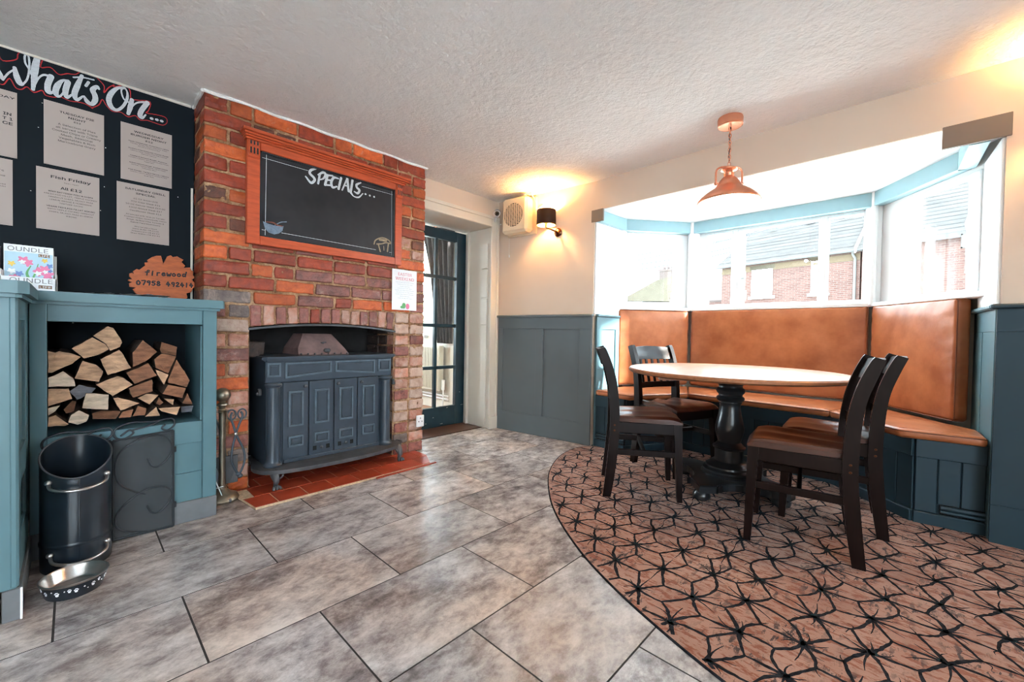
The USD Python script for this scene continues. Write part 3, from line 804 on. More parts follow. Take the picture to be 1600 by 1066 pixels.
# face courses above the soldier arch
for c in range(14):
    z0 = 1.066 + c * COURSE; z1 = z0 + COURSE - J_
    if c == 13:
        z1 = min(z1 + 0.008, CEIL + 0.01)
    y = CH_Y0 + 0.002
    first_header = c % 2 == 1
    k = 0
    while y < CH_Y1 - 0.02:
        ln = random.choice((0.222, 0.215, 0.226)) if (k > 0 or not first_header) else 0.105
        if k > 0 and random.random() < 0.25:
            ln = 0.106
        rest = CH_Y1 - y
        if rest < ln + 0.06:
            ln = rest - 0.003
        dep = 0.225 if (k == 0 and first_header) else 0.105
        lay(CH_X - dep, CH_X + random.uniform(-0.003, 0.003), y, y + ln, z0, z1)
        if k == 0:                              # the side of the breast, behind the quoin
            x1 = CH_X - dep - J_
            if x1 + 3.0 > 0.03 and x1 - (-2.998) > 0.02:
                lay(-2.998, x1, CH_Y0 + 0.004, CH_Y0 + 0.105, z0, z1, 'brown' if random.random() < 0.5 else 'red')
        y += ln + J_
        k += 1
# soldier course over the arch
ns = 14
for k in range(ns):
    y0 = 0.70 + k * (0.925 / ns); y1 = y0 + 0.925 / ns - 0.009
    yc = (y0 + y1) / 2
    zb = arch_z(yc) + 0.008
    r = random.random()
    lay(CH_X - 0.105, CH_X + random.uniform(-0.002, 0.004), y0, y1, zb, 1.058 + random.uniform(-0.004, 0.002), 'plum' if r < 0.5 else 'pink' if r < 0.7 else 'red' if r < 0.9 else 'grey', tilt=-0.10 * (yc - 1.158))
# piers
for c in range(13):
    z0 = 0.004 + c * 0.0817; z1 = z0 + 0.0817 - J_
    lh = c % 2
    if lh:
        lay(CH_X - 0.105, CH_X, CH_Y0 + 0.002, 0.692, z0, z1)
    else:
        lay(CH_X - 0.20, CH_X, CH_Y0 + 0.002, CH_Y0 + 0.104, z0, z1); lay(CH_X - 0.20, CH_X, CH_Y0 + 0.117, 0.692, z0, z1)
    if z0 < 0.93:
        top = min(z1, arch_z(1.6))
        lay(CH_X - 0.115, CH_X, 1.626 + (0.0 if lh else 0.004), 1.745 if lh else 1.74, z0, z1)
        lay(CH_X - 0.105, CH_X + random.uniform(-0.004, 0.0), 1.757, CH_Y1, z0, z1)
        lay(-2.965, CH_X - 0.128, 1.626, 1.73, z0, top, 'sooty'); lay(-3.15, -2.978, 1.626, 1.73, z0, top, 'sooty')
        lay(-2.965, CH_X - 0.212, 0.60, 0.69, z0, top, 'sooty')
    else:
        lay(CH_X - 0.105, CH_X, 1.632, 1.74, z0, z1); lay(CH_X - 0.105, CH_X, 1.752, CH_Y1, z0, z1)
# mortar behind the faces, recessed, with the opening left out
FACE = sbox(CH_Y0 + 0.006, 0, CH_Y1 - 0.008, CEIL + 0.02).difference(Polygon([(0.682, -0.1)] + [(y, arch_z(y) + 0.012) for y in np.linspace(0.682, 1.638, 13)] + [(1.638, -0.1)]))
v, f = prism(FACE, 0, 0.40)
core = (np.stack([CH_X - 0.011 - v[:, 2] * 0.66, v[:, 0], v[:, 1]], 1), f[:, ::-1])
part(chim, 'mortar', core, M['mortar'])


def smear(y0, y1, z0, z1, seed):
    def fn(u, w):
        y = y0 + (y1 - y0) * u; z = z0 + (z1 - z0) * w
        p = np.stack([y * 30, z * 30, 0 * y], 1)
        return np.stack([CH_X - 0.018 + 0.018 * meshkit.fbm(p, 4, seed), y, z], 1)
    n_y, n_z = int((y1 - y0) / 0.008) + 2, int((z1 - z0) / 0.008) + 2
    P, F = grid(n_y, n_z, fn)
    ok = np.ones(len(F), bool)
    cen = P[F].mean(1)
    inside = (cen[:, 1] > 0.695) & (cen[:, 1] < 1.620) & (cen[:, 2] < 0.957 - 0.034 * ((cen[:, 1] - 1.158) / 0.4625) ** 2 + 0.01)
    return P, F[~inside]


part(chim, 'pointing', smear(CH_Y0 + 0.006, CH_Y1 - 0.006, 0.0, CEIL, 4), M['mortar'], smooth=True, kind='stuff')
# firebox
part(chim, 'firebox_back', bx(-3.26, -3.18, 0.55, 1.75, 0, 1.3), M['soot'])
part(chim, 'firebox_side', J(bx(-3.2, CH_X - 0.21, 0.56, 0.61, 0, 1.3), bx(-3.2, CH_X - 0.13, 1.70, 1.76, 0, 1.3)), M['soot'])
part(chim, 'firebox_roof', bx(-3.2, CH_X - 0.10, 0.60, 1.72, 1.02, 1.08), M['soot'])
part(chim, 'breast_core', bx(-3.3, -3.0, 0.48, CH_Y1, 1.08, CEIL), M['soot'])
bar = [(CH_X - 0.012 - 0.0, y, arch_z(y)) for y in np.linspace(0.688, 1.630, 15)]
bv = []
bf = []
for i, (x, y, z) in enumerate(bar):
    bv += [(x + 0.014, y, z - 0.009), (x - 0.06, y, z - 0.009), (x - 0.06, y, z + 0.003), (x + 0.014, y, z + 0.003)]
for i in range(14):
    for a in range(4):
        b = (a + 1) % 4
        bf += [(i * 4 + a, i * 4 + b, i * 4 + 4 + b), (i * 4 + a, i * 4 + 4 + b, i * 4 + 4 + a)]
part(chim, 'arch_bar', (np.array(bv), np.array(bf)), M['iron_worn'], label='iron bar under the brick arch')
rub = brick_geom(0.09, 0.045, 0.045, 77, 3.0)
part(chim, 'stone', mv(rub, (-2.90, 0.755, 0.80)), BR['sooty'], label='sooty stone in the side of the firebox')
part(chim, 'plaster_bead', tube(spline([(CH_X + 0.004, y, CEIL - 0.006 + 0.004 * math.sin(y * 21)) for y in np.linspace(CH_Y0, CH_Y1 + 0.01, 24)], 2), 0.009, 6), M['plaster_ceiling'], label='white bead of plaster along the ceiling')
part(chim, 'plaster_bead', tube([(x, CH_Y0 - 0.002 + 0.004 * math.sin(x * 40), CEIL - 0.008) for x in np.linspace(-2.99, CH_X, 10)], 0.010, 6), M['plaster_ceiling'])

# hearth of red quarry tiles
he = thing('hearth', 'red quarry tile hearth under the black stove', 'hearth', (-2.6, 1.17, 0))
part(he, 'bed', prism(HEARTH, -0.003, 0.0095), M['mortar_pale'])
ys = np.linspace(0.648, 1.712, 8)
q = HEARTH.buffer(-0.002)
xr = [-2.388, -2.545, -2.70, -2.855, -3.01, -3.15]
for r in range(5):
    yy = np.arange(0.60 + (0.076 if r % 2 else 0.0), 1.85, 0.152)
    for y0 in yy:
        t = sbox(xr[r + 1] + 0.003, y0, xr[r] - 0.003, y0 + 0.1455).intersection(q)
        if t.is_empty or t.area < 3e-4:
            continue
        part(he, 'tile', prism(t, 0.0, 0.012 + random.uniform(-0.0006, 0.0006)), M['quarry'])
part(he, 'edge_tile', prism(Polygon([(-2.384, 1.30), (-2.372, 1.30), (-2.385, 1.76), (-2.396, 1.76)]), 0, 0.008), M['quarry'], label='thin strip of tile lying along the front edge')
# ------------------------------------------------------------------ blue cupboards, worktop and firewood
XK, XL, YL = -2.460, -2.000, -0.120
cab = thing('firewood_cabinet', 'blue-green painted open cupboard filled with firewood, left of the chimney', 'cabinet', (-2.73, 0.19, 0))
part(cab, 'side', bx(-2.995, XK - 0.018, 0.440, 0.470, 0.10, 1.012), M['teal'])
part(cab, 'side', bx(-2.995, XK - 0.018, -0.118, -0.08, 0.10, 1.012), M['teal'])
part(cab, 'back', bx(-2.998, -2.985, -0.10, 0.45, 0.10, 1.012), M['black_wall'], label='dark back of the log store')
part(cab, 'shelf', bx(-2.99, XK - 0.016, -0.09, 0.45, 0.450, 0.473, 0.002), M['teal'])
part(cab, 'stile', bx(XK - 0.022, XK, -0.118, -0.071, 0.098, 1.012, 0.0025), M['teal'])
part(cab, 'stile', bx(XK - 0.022, XK + 0.004, 0.430, 0.486, 0.098, 1.012, 0.003), M['teal'])
part(cab, 'top_rail', bx(XK - 0.022, XK - 0.003, -0.071, 0.430, 0.936, 1.012, 0.002), M['teal'])
part(cab, 'middle_rail', bx(XK - 0.022, XK - 0.003, -0.071, 0.430, 0.372, 0.474, 0.002), M['teal'])
part(cab, 'bottom_rail', bx(XK - 0.022, XK - 0.003, -0.071, 0.430, 0.092, 0.232, 0.002), M['teal'])
part(cab, 'panel', bx(XK - 0.032, XK - 0.015, -0.075, 0.434, 0.228, 0.376), M['teal'])
part(cab, 'inner_lining', bx(XK - 0.30, XK - 0.024, 0.425, 0.4395, 0.474, 0.93), M['teal'])
part(cab, 'skirting', bx(XK - 0.02, XK + 0.008, -0.118, 0.487, 0, 0.099, 0.002), M['grey_skirting'], label='grey tile skirting')
part(cab, 'skirting', bx(-2.72, XK - 0.02, 0.472, 0.486, 0, 0.099, 0.002), M['grey_skirting'], label='grey tile skirting')
part(cab, 'screw', J(lathe([(0, 0), (0.004, 0), (0.004, 0.002), (0, 0.003)], (-2.984, 0.0, 0.935), 8, 'x')), M['pewter'])

un = thing('counter_unit', 'tall blue-green counter end with a framed side panel at the left edge', 'cabinet', (-2.3, -0.4, 0))
part(un, 'front', bx(XL - 0.02, XL, -0.9, YL - 0.004, 0.098, 1.012), M['teal'])
part(un, 'corner_bead', bx(XL - 0.018, XL + 0.003, YL - 0.018, YL + 0.003, 0.098, 1.012, 0.006), M['teal'])
part(un, 'side', bx(-2.995, XL - 0.01, YL - 0.03, YL - 0.014, 0.098, 1.012), M['teal'])
fs = Fr((XL, YL - 0.014), (XK, YL - 0.014))     # s runs from the front corner back to the cupboard; d towards +y
fs.n = np.array([0.0, 1.0])
for a, b in ((0.018, 0.105), (0.345, 0.46)):
    part(un, 'stile', bx(XL - b, XL - a, YL - 0.014, YL, 0.098, 1.012, 0.002), M['teal'])
for z0, z1 in ((0.938, 1.012), (0.395, 0.50), (0.098, 0.235)):
    part(un, 'rail', bx(XL - 0.345, XL - 0.105, YL - 0.014, YL, z0, z1, 0.002), M['teal'])
for z0, z1 in ((0.50, 0.938), (0.235, 0.395)):
    part(un, 'panel', bx(XL - 0.344, XL - 0.106, YL - 0.013, YL - 0.009, z0 + 0.001, z1 - 0.001), M['teal'])
part(un, 'skirting', bx(XL - 0.01, XL + 0.008, -0.152, YL + 0.008, 0, 0.097, 0.002), M['grey_skirting'], label='grey tile skirting')
part(un, 'skirting', bx(XL - 0.01, XL + 0.008, -0.9, -0.155, 0, 0.097, 0.002), M['grey_skirting'], label='grey tile skirting')
part(un, 'skirting', bx(XK, XL - 0.012, YL - 0.012, YL + 0.008, 0, 0.097, 0.002), M['grey_skirting'], label='grey tile skirting')
part(un, 'corner_trim', cyl((XL + 0.008, YL + 0.008, 0), (XL + 0.008, YL + 0.008, 0.099), 0.003, 8), M['white_paint'], label='white tile trim up the skirting corner')

wt = thing('worktop', 'blue-green painted worktop over the cupboards along the black wall', 'worktop', (-2.7, 0.0, 1.013))
WTP = Polygon([(-2.995, -0.95), (-1.960, -0.95), (-1.955, -0.115), (-1.975, -0.092), (-2.432, -0.092), (-2.430, 0.505), (-2.438, 0.513), (-2.995, 0.470)])
part(wt, 'top', J(prism(WTP, 1.016, 1.052), prism(WTP.buffer(-0.004), 1.052, 1.055)), M['teal'])
part(wt, 'moulding', J(prism(WTP.buffer(-0.016).difference(WTP.buffer(-0.05)), 1.004, 1.016)), M['teal'])

# split logs: end outlines read on the store's front plane, each log running back into the cupboard
LZ = 3.808
LOGS = [
    ([(285, 490), (330, 500), (350, 488), (410, 500), (480, 525), (430, 565), (350, 600), (310, 620), (285, 620)], 'cut_wood', 0.0, 'bark-edged split log lying at the left side high in the stack'),
    ([(425, 475), (550, 408), (630, 450), (650, 480), (580, 515), (500, 535)], 'cut_wood', 0.01, 'log with a curved bark edge just below the topmost log'),
    ([(555, 400), (640, 340), (675, 350), (730, 440), (715, 465), (655, 490), (630, 450)], 'cut_wood', 0.0, 'topmost log of the stack, a peaked brown wedge'),
    ([(490, 545), (570, 570), (615, 610), (590, 675), (440, 655)], 'cut_wood', 0.02, 'blocky tan log under the log with the curved bark edge'),
    ([(598, 540), (710, 480), (725, 500), (780, 590), (640, 635)], 'cut_wood', 0.0, 'broad square tan log right under the topmost log'),
    ([(790, 500), (850, 425), (935, 495), (865, 555), (790, 585)], 'cut_wood_dark', 0.04, 'five-sided brown log standing alone at the top right of the gap'),
    ([(285, 650), (375, 612), (435, 650), (450, 700), (285, 705)], 'cut_wood_pale', 0.0, 'pale flat-based log at the left, third from the top'),
    ([(750, 620), (880, 562), (935, 635), (800, 685)], 'cut_wood_dark', 0.02, 'brown lozenge log under the five-sided one'),
    ([(920, 540), (960, 505), (1050, 520), (1000, 625), (925, 590)], 'cut_wood_dark', 0.05, 'square brown log near the upper right of the stack'),
    ([(960, 435), (1055, 465), (1048, 518), (962, 502), (948, 480)], 'cut_wood_dark', 0.16, 'shadowed log at the very top right, set back behind the others'),
    ([(1000, 660), (1050, 540), (1130, 665), (1110, 705), (1000, 680)], 'cut_wood_dark', 0.03, 'tall triangular brown log at the right end of the stack'),
    ([(925, 600), (1003, 630), (975, 690), (935, 630)], 'cut_wood', 0.03, 'small wedge pinched below the square brown log'),
    ([(570, 690), (700, 637), (740, 650), (790, 690), (670, 760)], 'cut_wood', 0.0, 'wide arched tan log in the middle of the stack'),
    ([(412, 730), (470, 690), (570, 710), (545, 740), (460, 780)], 'cut_wood_grey', 0.02, 'weathered grey log, the only grey one in the stack'),
    ([(285, 715), (410, 712), (430, 775), (285, 820)], 'cut_wood', 0.0, 'tan log at the left, right below the pale flat-based one'),
    ([(510, 740), (645, 750), (645, 840), (490, 830)], 'cut_wood_pale', 0.0, 'palest, nearly square log in the lower middle of the stack'),
    ([(765, 710), (905, 660), (910, 730), (790, 770)], 'cut_wood_dark', 0.02, 'reddish-brown block log right of the wide arched one'),
    ([(672, 770), (700, 765), (835, 800), (715, 845)], 'cut_wood', 0.0, 'thin wedge log right of the palest square one'),
    ([(815, 770), (870, 745), (945, 750), (890, 808)], 'cut_wood', 0.01, 'tan diamond log below the reddish-brown block'),
    ([(965, 745), (1000, 690), (1105, 710), (1085, 770)], 'cut_wood_dark', 0.03, 'dark brown log under the tall triangular one'),
    ([(285, 830), (360, 812), (330, 850), (285, 875)], 'cut_wood_pale', 0.0, 'small pale sliver of log low at the left side'),
    ([(375, 840), (430, 785), (455, 790), (440, 850), (390, 865)], 'cut_wood_dark', 0.06, 'shadowed brown log below the weathered grey one'),
    ([(420, 870), (470, 842), (530, 870), (515, 910), (460, 930), (405, 915)], 'cut_wood_pale', 0.0, 'rounded pale log in the bottom row behind the fire screen scroll'),
    ([(285, 882), (330, 870), (410, 925), (380, 935), (285, 940)], 'cut_wood', 0.0, 'log in the bottom left corner of the store'),
    ([(545, 860), (600, 845), (700, 845), (720, 850), (690, 895), (550, 895)], 'cut_wood_dark', 0.07, 'wide shadowed log in the bottom row under the palest square one'),
    ([(705, 890), (730, 850), (795, 835), (780, 885)], 'cut_wood_dark', 0.03, 'small brown log in the bottom row under the thin wedge'),
    ([(785, 880), (820, 815), (870, 830), (862, 872)], 'cut_wood_dark', 0.04, 'narrow brown log in the bottom row under the tan diamond'),
    ([(864, 880), (930, 820), (955, 875)], 'cut_wood', 0.02, 'triangular log in the bottom row right of the narrow brown one'),
    ([(940, 830), (1075, 820), (1050, 870), (960, 850)], 'cut_wood', 0.01, 'flat pale-edged log low at the right of the stack'),
    ([(925, 805), (945, 765), (975, 795), (950, 815)], 'cut_wood_dark', 0.05, 'tiny brown offcut right of the tan diamond log'),
    ([(970, 772), (1035, 777), (1030, 813)], 'cut_wood', 0.04, 'tiny wedge offcut under the dark brown log at the right'),
    ([(1085, 800), (1115, 740), (1145, 805)], 'cut_wood_dark', 0.06, 'small triangular log at the far right against the cupboard side'),
    ([(1075, 818), (1150, 815), (1140, 850), (1080, 855)], 'cut_wood_grey', 0.10, 'dark low log in the bottom right corner of the store'),
]
for k, (pts, mk, back, lab) in enumerate(LOGS):
    X = -2.492 - back
    P = np.array([onx(px / LZ, 420 + py / LZ, X)[1:] for px, py in pts])
    P[:, 0] = np.clip(P[:, 0], -0.079, 0.422)
    P[:, 1] = np.maximum(P[:, 1], 0.4745)
    poly = Polygon(P).buffer(0.0025).buffer(-0.003)
    if poly.geom_type != 'Polygon':
        poly = max(poly.geoms, key=lambda q: q.area)
    rng = np.random.default_rng(k)
    ring = np.array(poly.segmentize(0.014).exterior.coords)[:-1]
    cen = ring.mean(0)
    ln = min(0.40, 2.96 + X - 0.02)
    st = []
    for t in np.linspace(0, 1, 6):
        r = cen + (ring - cen) * (1 - 0.10 * t)
        p3 = np.stack([np.full(len(r), X - t * ln), r[:, 0], r[:, 1]], 1)
        nz = meshkit.noise(p3 * 45, k) - 0.5
        p3[:, 1:] += (r - cen) / np.maximum(np.linalg.norm(r - cen, axis=1, keepdims=True), 1e-6) * (nz * 0.005)[:, None]
        p3[:, 2] = np.maximum(p3[:, 2], 0.4735)
        st.append(p3)
    m_ = len(ring)
    V = np.vstack(st + [np.array([[X - ln, cen[0], cen[1]]])])
    F = []
    for i in range(5):
        for a in range(m_):
            b = (a + 1) % m_
            F += [(i * m_ + a, i * m_ + b, (i + 1) * m_ + b), (i * m_ + a, (i + 1) * m_ + b, (i + 1) * m_ + a)]
    for a in range(m_):
        F.append((5 * m_ + a, 5 * m_ + (a + 1) % m_, len(V) - 1))
    # sawn or split end with a rough face
    ev, ef = trimesh.creation.triangulate_polygon(Polygon(st[0][:, 1:]).buffer(0), engine='earcut')
    em = trimesh.Trimesh(np.column_stack([ev, np.zeros(len(ev))]), ef).subdivide().subdivide()
    e = np.array(em.vertices)
    dep = X + 0.001 + 0.006 * (meshkit.fbm(np.column_stack([e[:, :2] * [60, 22], np.full(len(e), k)]), 3, k) - 0.35)
    EV = np.column_stack([dep, e[:, 0], e[:, 1]])
    lg = thing('split_log', lab, 'log', (X - ln / 2, cen[0], st[0][:, 2].min()), group='stacked firewood logs')
    part(lg, 'bark', (V, np.array(F)[:, ::-1]), M['bark'])
    part(lg, 'cut_end', (EV, np.array(em.faces)), M[mk], label='rough cut end')

# ------------------------------------------------------------------ wall notices and painted heading
def stroke(pts, w0, w1=None, n=6):
    """Brush stroke outline: a polygon along pts, its width running from w0 to w1 (or a list)."""
    P = spline(pts, n) if len(pts) > 2 else np.array(pts, float)
    N = len(P)
    if np.ndim(w0):
        W = np.interp(np.linspace(0, 1, N), np.linspace(0, 1, len(w0)), w0)
    else:
        W = np.linspace(w0, w0 if w1 is None else w1, N)
    gs = [LineString([P[i], P[i + 1]]).buffer((W[i] + W[i + 1]) / 4, 6) for i in range(N - 1)]
    return unary_union(gs).buffer(0)


def on_wall(poly, x, th=0.0008):
    """A shape drawn in (y, z), standing th proud of the plane at x and facing +x."""
    v, f = prism(poly, 0, th)
    return np.stack([x + v[:, 2], v[:, 0], v[:, 1]], 1), f


def traced(strokes, conv, x):
    out = []
    for pts, w in strokes:
        Q = np.array([onx(*conv(px, py), x)[1:] for px, py in pts])
        out.append(stroke(Q, w))
    return unary_union(out)


c1 = lambda a, b: (a / 5.328, 60 + b / 5.328)
c2 = lambda a, b: (140 + a / 5.33, 100 + b / 5.33)
TK, TN = 0.021, 0.007
head1 = [([(-45, 235), (-5, 300), (24, 345)], [TK, TK, TN]), ([(24, 345), (70, 290), (130, 255)], TN), ([(122, 245), (140, 320), (165, 372), (190, 385)], [0.012, TK, TK, TN]),
         ([(190, 385), (226, 340), (243, 260), (241, 165), (222, 130), (206, 152), (211, 205), (238, 250), (262, 300)], TN),
         ([(312, 155), (290, 260), (275, 425)], [TK * 0.9, TK * 1.2, 0.012]), ([(285, 395), (322, 330), (365, 305), (420, 318)], [TN, TN, 0.012]),
         ([(425, 318), (398, 385), (400, 440), (430, 452), (470, 425)], [TK, TK, TK, 0.010, TN]),
         ([(570, 352), (520, 352), (478, 395), (462, 450), (485, 485), (520, 462), (556, 385)], [TN, 0.010, TK, TK, 0.010, TN, TN]), ([(565, 365), (545, 440), (556, 492), (600, 468)], [TK, TK, 0.012, TN]),
         ([(682, 312), (642, 400), (620, 465), (640, 512), (690, 482)], [0.013, TK, TK, 0.013, TN]), ([(612, 325), (690, 326), (780, 346)], 0.007),
         ([(737, 366), (716, 396)], [0.013, 0.010]),
         ([(822, 420), (806, 402), (772, 430), (790, 475), (792, 515), (764, 548), (728, 528), (700, 482)], [0.010, 0.014, TK, TK, TK, 0.016, TK * 0.9, TN])]
head2 = [([(285, 200), (232, 202), (180, 245), (160, 300), (182, 360), (230, 384), (280, 350), (312, 290), (312, 232), (285, 195), (264, 225), (284, 290), (325, 320)],
          [0.012, 0.013, TK, TK, TK, 0.013, 0.012, 0.012, TN, TN, TN, TN, TN]),
         ([(352, 300), (338, 360), (322, 415)], [TK * 0.8, TK, 0.014]), ([(335, 375), (385, 328), (440, 318), (482, 326)], [TN, TN, 0.010, 0.012]), ([(480, 325), (432, 388), (420, 430), (440, 450), (466, 424)], [TK, TK, TK, 0.010, TN])]
XW = -2.9994
white = traced(head1, c1, XW).union(traced(head2, c2, XW))
for px, py in ((517, 455), (560, 465), (600, 476)):
    q = onx(*c2(px, py), XW)
    white = white.union(affinity.scale(Point(q[1], q[2]).buffer(0.0075), 1.1, 0.9))
red_pts = [c1(*p) for p in ((-20, 120), (25, 186), (135, 176), (150, 130), (192, 110), (250, 135), (300, 128), (356, 160), (338, 240), (420, 242), (490, 300), (560, 294), (628, 300), (680, 279), (770, 300), (830, 352), (868, 400), (866, 452), (905, 410), (950, 388))]
red_pts += [c2(*p) for p in ((200, 190), (290, 180), (336, 220), (345, 288), (385, 300), (503, 316), (490, 388), (472, 408), (560, 424), (632, 446), (645, 486), (610, 510), (540, 490), (480, 470), (420, 466), (380, 430), (320, 440), (260, 402), (190, 394), (140, 346), (106, 296), (78, 340), (20, 366))]
red_pts += [c1(*p) for p in ((770, 580), (710, 546), (650, 530), (580, 520), (500, 486), (450, 490), (380, 474), (350, 434), (282, 450), (225, 404), (180, 425), (130, 410), (80, 334), (30, 384), (-20, 370))]
red = stroke(np.array([onx(u, v, XW)[1:] for u, v in red_pts]), 0.0042, n=4)
part(wl, 'heading', on_wall(white, XW + 0.0004), M['chalk_white'], label="hand-painted white brush lettering reading What's On...")
part(wl, 'heading_outline', on_wall(red.difference(white), XW), M['chalk_red'], label='thin red outline painted round the lettering')
part(wl, 'pin', J(*[ball(onx(u, v, -2.998), 0.0025, 1) for u, v in ((66, 161), (60, 199), (48, 298), (157, 329), (163, 292), (278, 308), (165, 231))]), M['plastic_white'], kind='stuff')


def text_line(txt, h, y0, zb, x, width=None, centre=None, bold=False):
    """One printed line on a sheet facing +x: baseline at zb, fitted to width, centred on y = centre."""
    m = meshkit.text_mesh(txt, h, 0.0003, bold)
    v = np.array(m.vertices)
    w = v[:, 0].max() - v[:, 0].min()
    s = 1.0 if width is None else width / w
    yy = (v[:, 0] - v[:, 0].min()) * s
    yy = yy + (y0 if centre is None else centre - w * s / 2)
    return np.stack([x + v[:, 2], yy, zb + v[:, 1]], 1), np.array(m.faces)


XP = -2.9968
SHEETS = [
    ('printed sheet reading TUESDAY PIE NIGHT pinned on the black wall', -0.095, 0.110, 1.690, 1.993, 0.0,
     [('TUESDAY PIE', .0105, .118, .044, 1), ('NIGHT', .0105, .060, .062, 1), ('£12', .008, .024, .076, 1), ('A Selection of Pies', .010, .128, .103, 0), ('all served with Triple', .010, .142, .119, 0), ('Cooked Chips or Creamy', .010, .166, .135, 0), ('Mash, Seasonal', .010, .108, .151, 0), ('Vegetables & Rich', .010, .124, .167, 0), ('Marrowbone Gravy', .010, .128, .183, 0)]),
    ('printed sheet reading WEDNESDAY BURGER NIGHT pinned nearest the chimney', 0.172, 0.380, 1.694, 1.989, 0.0,
     [('WEDNESDAY', .0105, .120, .038, 1), ('BURGER NIGHT', .0105, .146, .056, 1), ('£12', .009, .030, .073, 1), ('Classic Cheeseburger, Smoked Bacon, Lettuce', .005, .165, .090, 1), ('Tomato, Burger Sauce, Gherkins, Onion', .005, .150, .099, 0), ('Served in a Brioche Bun', .005, .090, .108, 0), ('Southern Fried Buttermilk Chicken Burger', .005, .165, .127, 1), ('Lettuce, Slaw, Sweet Chilli Mayonnaise', .005, .150, .136, 0), ('Ranch Sauce', .005, .060, .145, 0), ('Falafel & Spinach Burger, Hummus', .005, .150, .164, 1), ('Tomato, Lettuce, Onion and Sweet Potato', .005, .165, .173, 0), ('Vegan Bun', .005, .040, .182, 0), ('Grilled Halloumi Burger, Roasted Pepper', .005, .158, .201, 1), ('Rocket, Tomato Relish, Garlic Mayo', .005, .140, .210, 0), ('Toasted Bun', .005, .060, .219, 0), ('Fish Burger, Tartare Sauce, Lettuce', .005, .165, .238, 1), ('Gherkin, Lemon, Battered Haddock Fillet', .005, .150, .247, 0), ('Soft Roll', .005, .040, .257, 0)]),
    ('printed sheet reading Fish Friday All £12 pinned in the lower row', -0.119, 0.093, 1.380, 1.672, 0.0,
     [('Fish Friday', .014, .135, .043, 1), ('5pm-9pm', .0055, .048, .060, 0), ('All £12', .014, .072, .091, 1), ('BEER BATTERED FISH & CHIPS', .0066, .150, .110, 1), ('FRESH COD FILLET, TRIPLE COOKED', .0066, .178, .123, 0), ('HANDCUT CHIPS, MUSHY PEAS', .0066, .150, .136, 0), ('LEMON WEDGE & HOMEMADE', .0066, .142, .149, 0), ('TARTARE SAUCE', .0066, .080, .162, 0), ('VEGAN FISHLESS FILLET SERVED', .0066, .164, .181, 1), ('WITH TRIPLE COOKED HANDCUT', .0066, .158, .194, 0), ('CHIPS, MUSHY PEAS & LEMON', .0066, .146, .207, 0), ('WEDGE', .0066, .036, .220, 0)]),
    ('printed sheet reading SATURDAY GRILL SPECIAL pinned lowest beside the chimney', 0.157, 0.369, 1.376, 1.677, 0.0,
     [('SATURDAY GRILL', .0105, .164, .032, 1), ('SPECIAL', .0105, .080, .051, 1), ('10 OZ Sirloin £18', .0082, .098, .078, 0), ('7OZ Fillet Steak £24', .0082, .120, .094, 0), ('10 OZ Denver Steak £19.50', .0082, .160, .110, 0), ('15OZ Ribeye Steak £27', .0082, .134, .126, 0), ('Cauliflower Steak £14', .0082, .128, .142, 0), ('All served with Vine on Tomato', .007, .158, .164, 0), ('Cooked Chips, Homemade Onion', .007, .170, .177, 0), ('Rings, Grilled Vine Tomato &', .007, .152, .190, 0), ('Baked Field Mushrooms', .007, .120, .203, 0), ('Why not add a Sauce', .006, .092, .224, 0), ('Garlic Butter OR £2.00', .006, .106, .236, 0), ('Peppercorn OR £2.50', .006, .112, .248, 0), ('Blue Stilton OR £2.50', .006, .118, .260, 0)]),
    ('printed sheet cut by the left edge of the photo, upper row', -0.386, -0.176, 1.686, 1.985, 0.0,
     [('DAY', .0105, .05, .034, 1, -0.207), ('IN', .014, .024, .111, 1, -0.205), ('T 1', .014, .030, .132, 1, -0.204), ('CE', .014, .030, .153, 1, -0.204)]),
    ('printed sheet cut by the left edge of the photo, lower row', -0.400, -0.190, 1.375, 1.675, 0.0,
     [('rs', .009, .014, .058, 0, -0.222), ('me', .009, .016, .081, 0, -0.220), ('served', .0055, .030, .118, 0, -0.226), ('included', .0055, .030, .128, 0, -0.226)]),
]
for lab, y0, y1, z0, z1, _, lines in SHEETS:
    t = thing('notice_sheet', lab, 'notice', (XP, (y0 + y1) / 2, z0), group='printed sheets on the black wall')
    part(t, 'sheet', bx(-2.9995, XP, y0, y1, z0, z1), M['paper'])
    gs = [text_line(l[0], l[1] * 0.86, 0, z1 - l[2 + 1], XP, l[2], (l[5] if len(l) > 5 else (y0 + y1) / 2 + 0.008), bool(l[4])) for l in lines]
    part(t, 'lettering', J(*gs), M['ink'])

# firewood sign: a slice of log with hand-written letters
c5 = lambda a, b: (190 + a / 11.846, 390 + b / 11.846)
XS = -2.925
SIGN = [(260, 810), (205, 735), (265, 705), (150, 690), (135, 625), (200, 602), (120, 578), (125, 552), (200, 548), (145, 500), (145, 442), (190, 430), (230, 450), (210, 400), (280, 360), (330, 375), (440, 290), (430, 240), (490, 235), (480, 190), (560, 140), (640, 115), (730, 115), (775, 265), (850, 125), (910, 105), (950, 140), (1030, 125), (1070, 150), (1150, 190), (1110, 230), (1180, 300), (1150, 340), (1270, 330), (1290, 380), (1330, 410), (1320, 470), (1355, 520), (1300, 560), (1350, 610), (1355, 680), (1320, 720), (1290, 790), (1200, 810), (1222, 890), (1150, 960), (1000, 985), (640, 960), (450, 900), (330, 850)]
P = np.array([onx(*c5(a, b), XS)[1:] for a, b in SIGN])
P[:, 1] = np.maximum(P[:, 1], 1.0556)
sg = thing('firewood_sign', 'jagged orange-brown log slice sign reading firewood with a phone number', 'sign', (XS, P[:, 0].mean(), 1.055))
sp = Polygon(P).buffer(0)
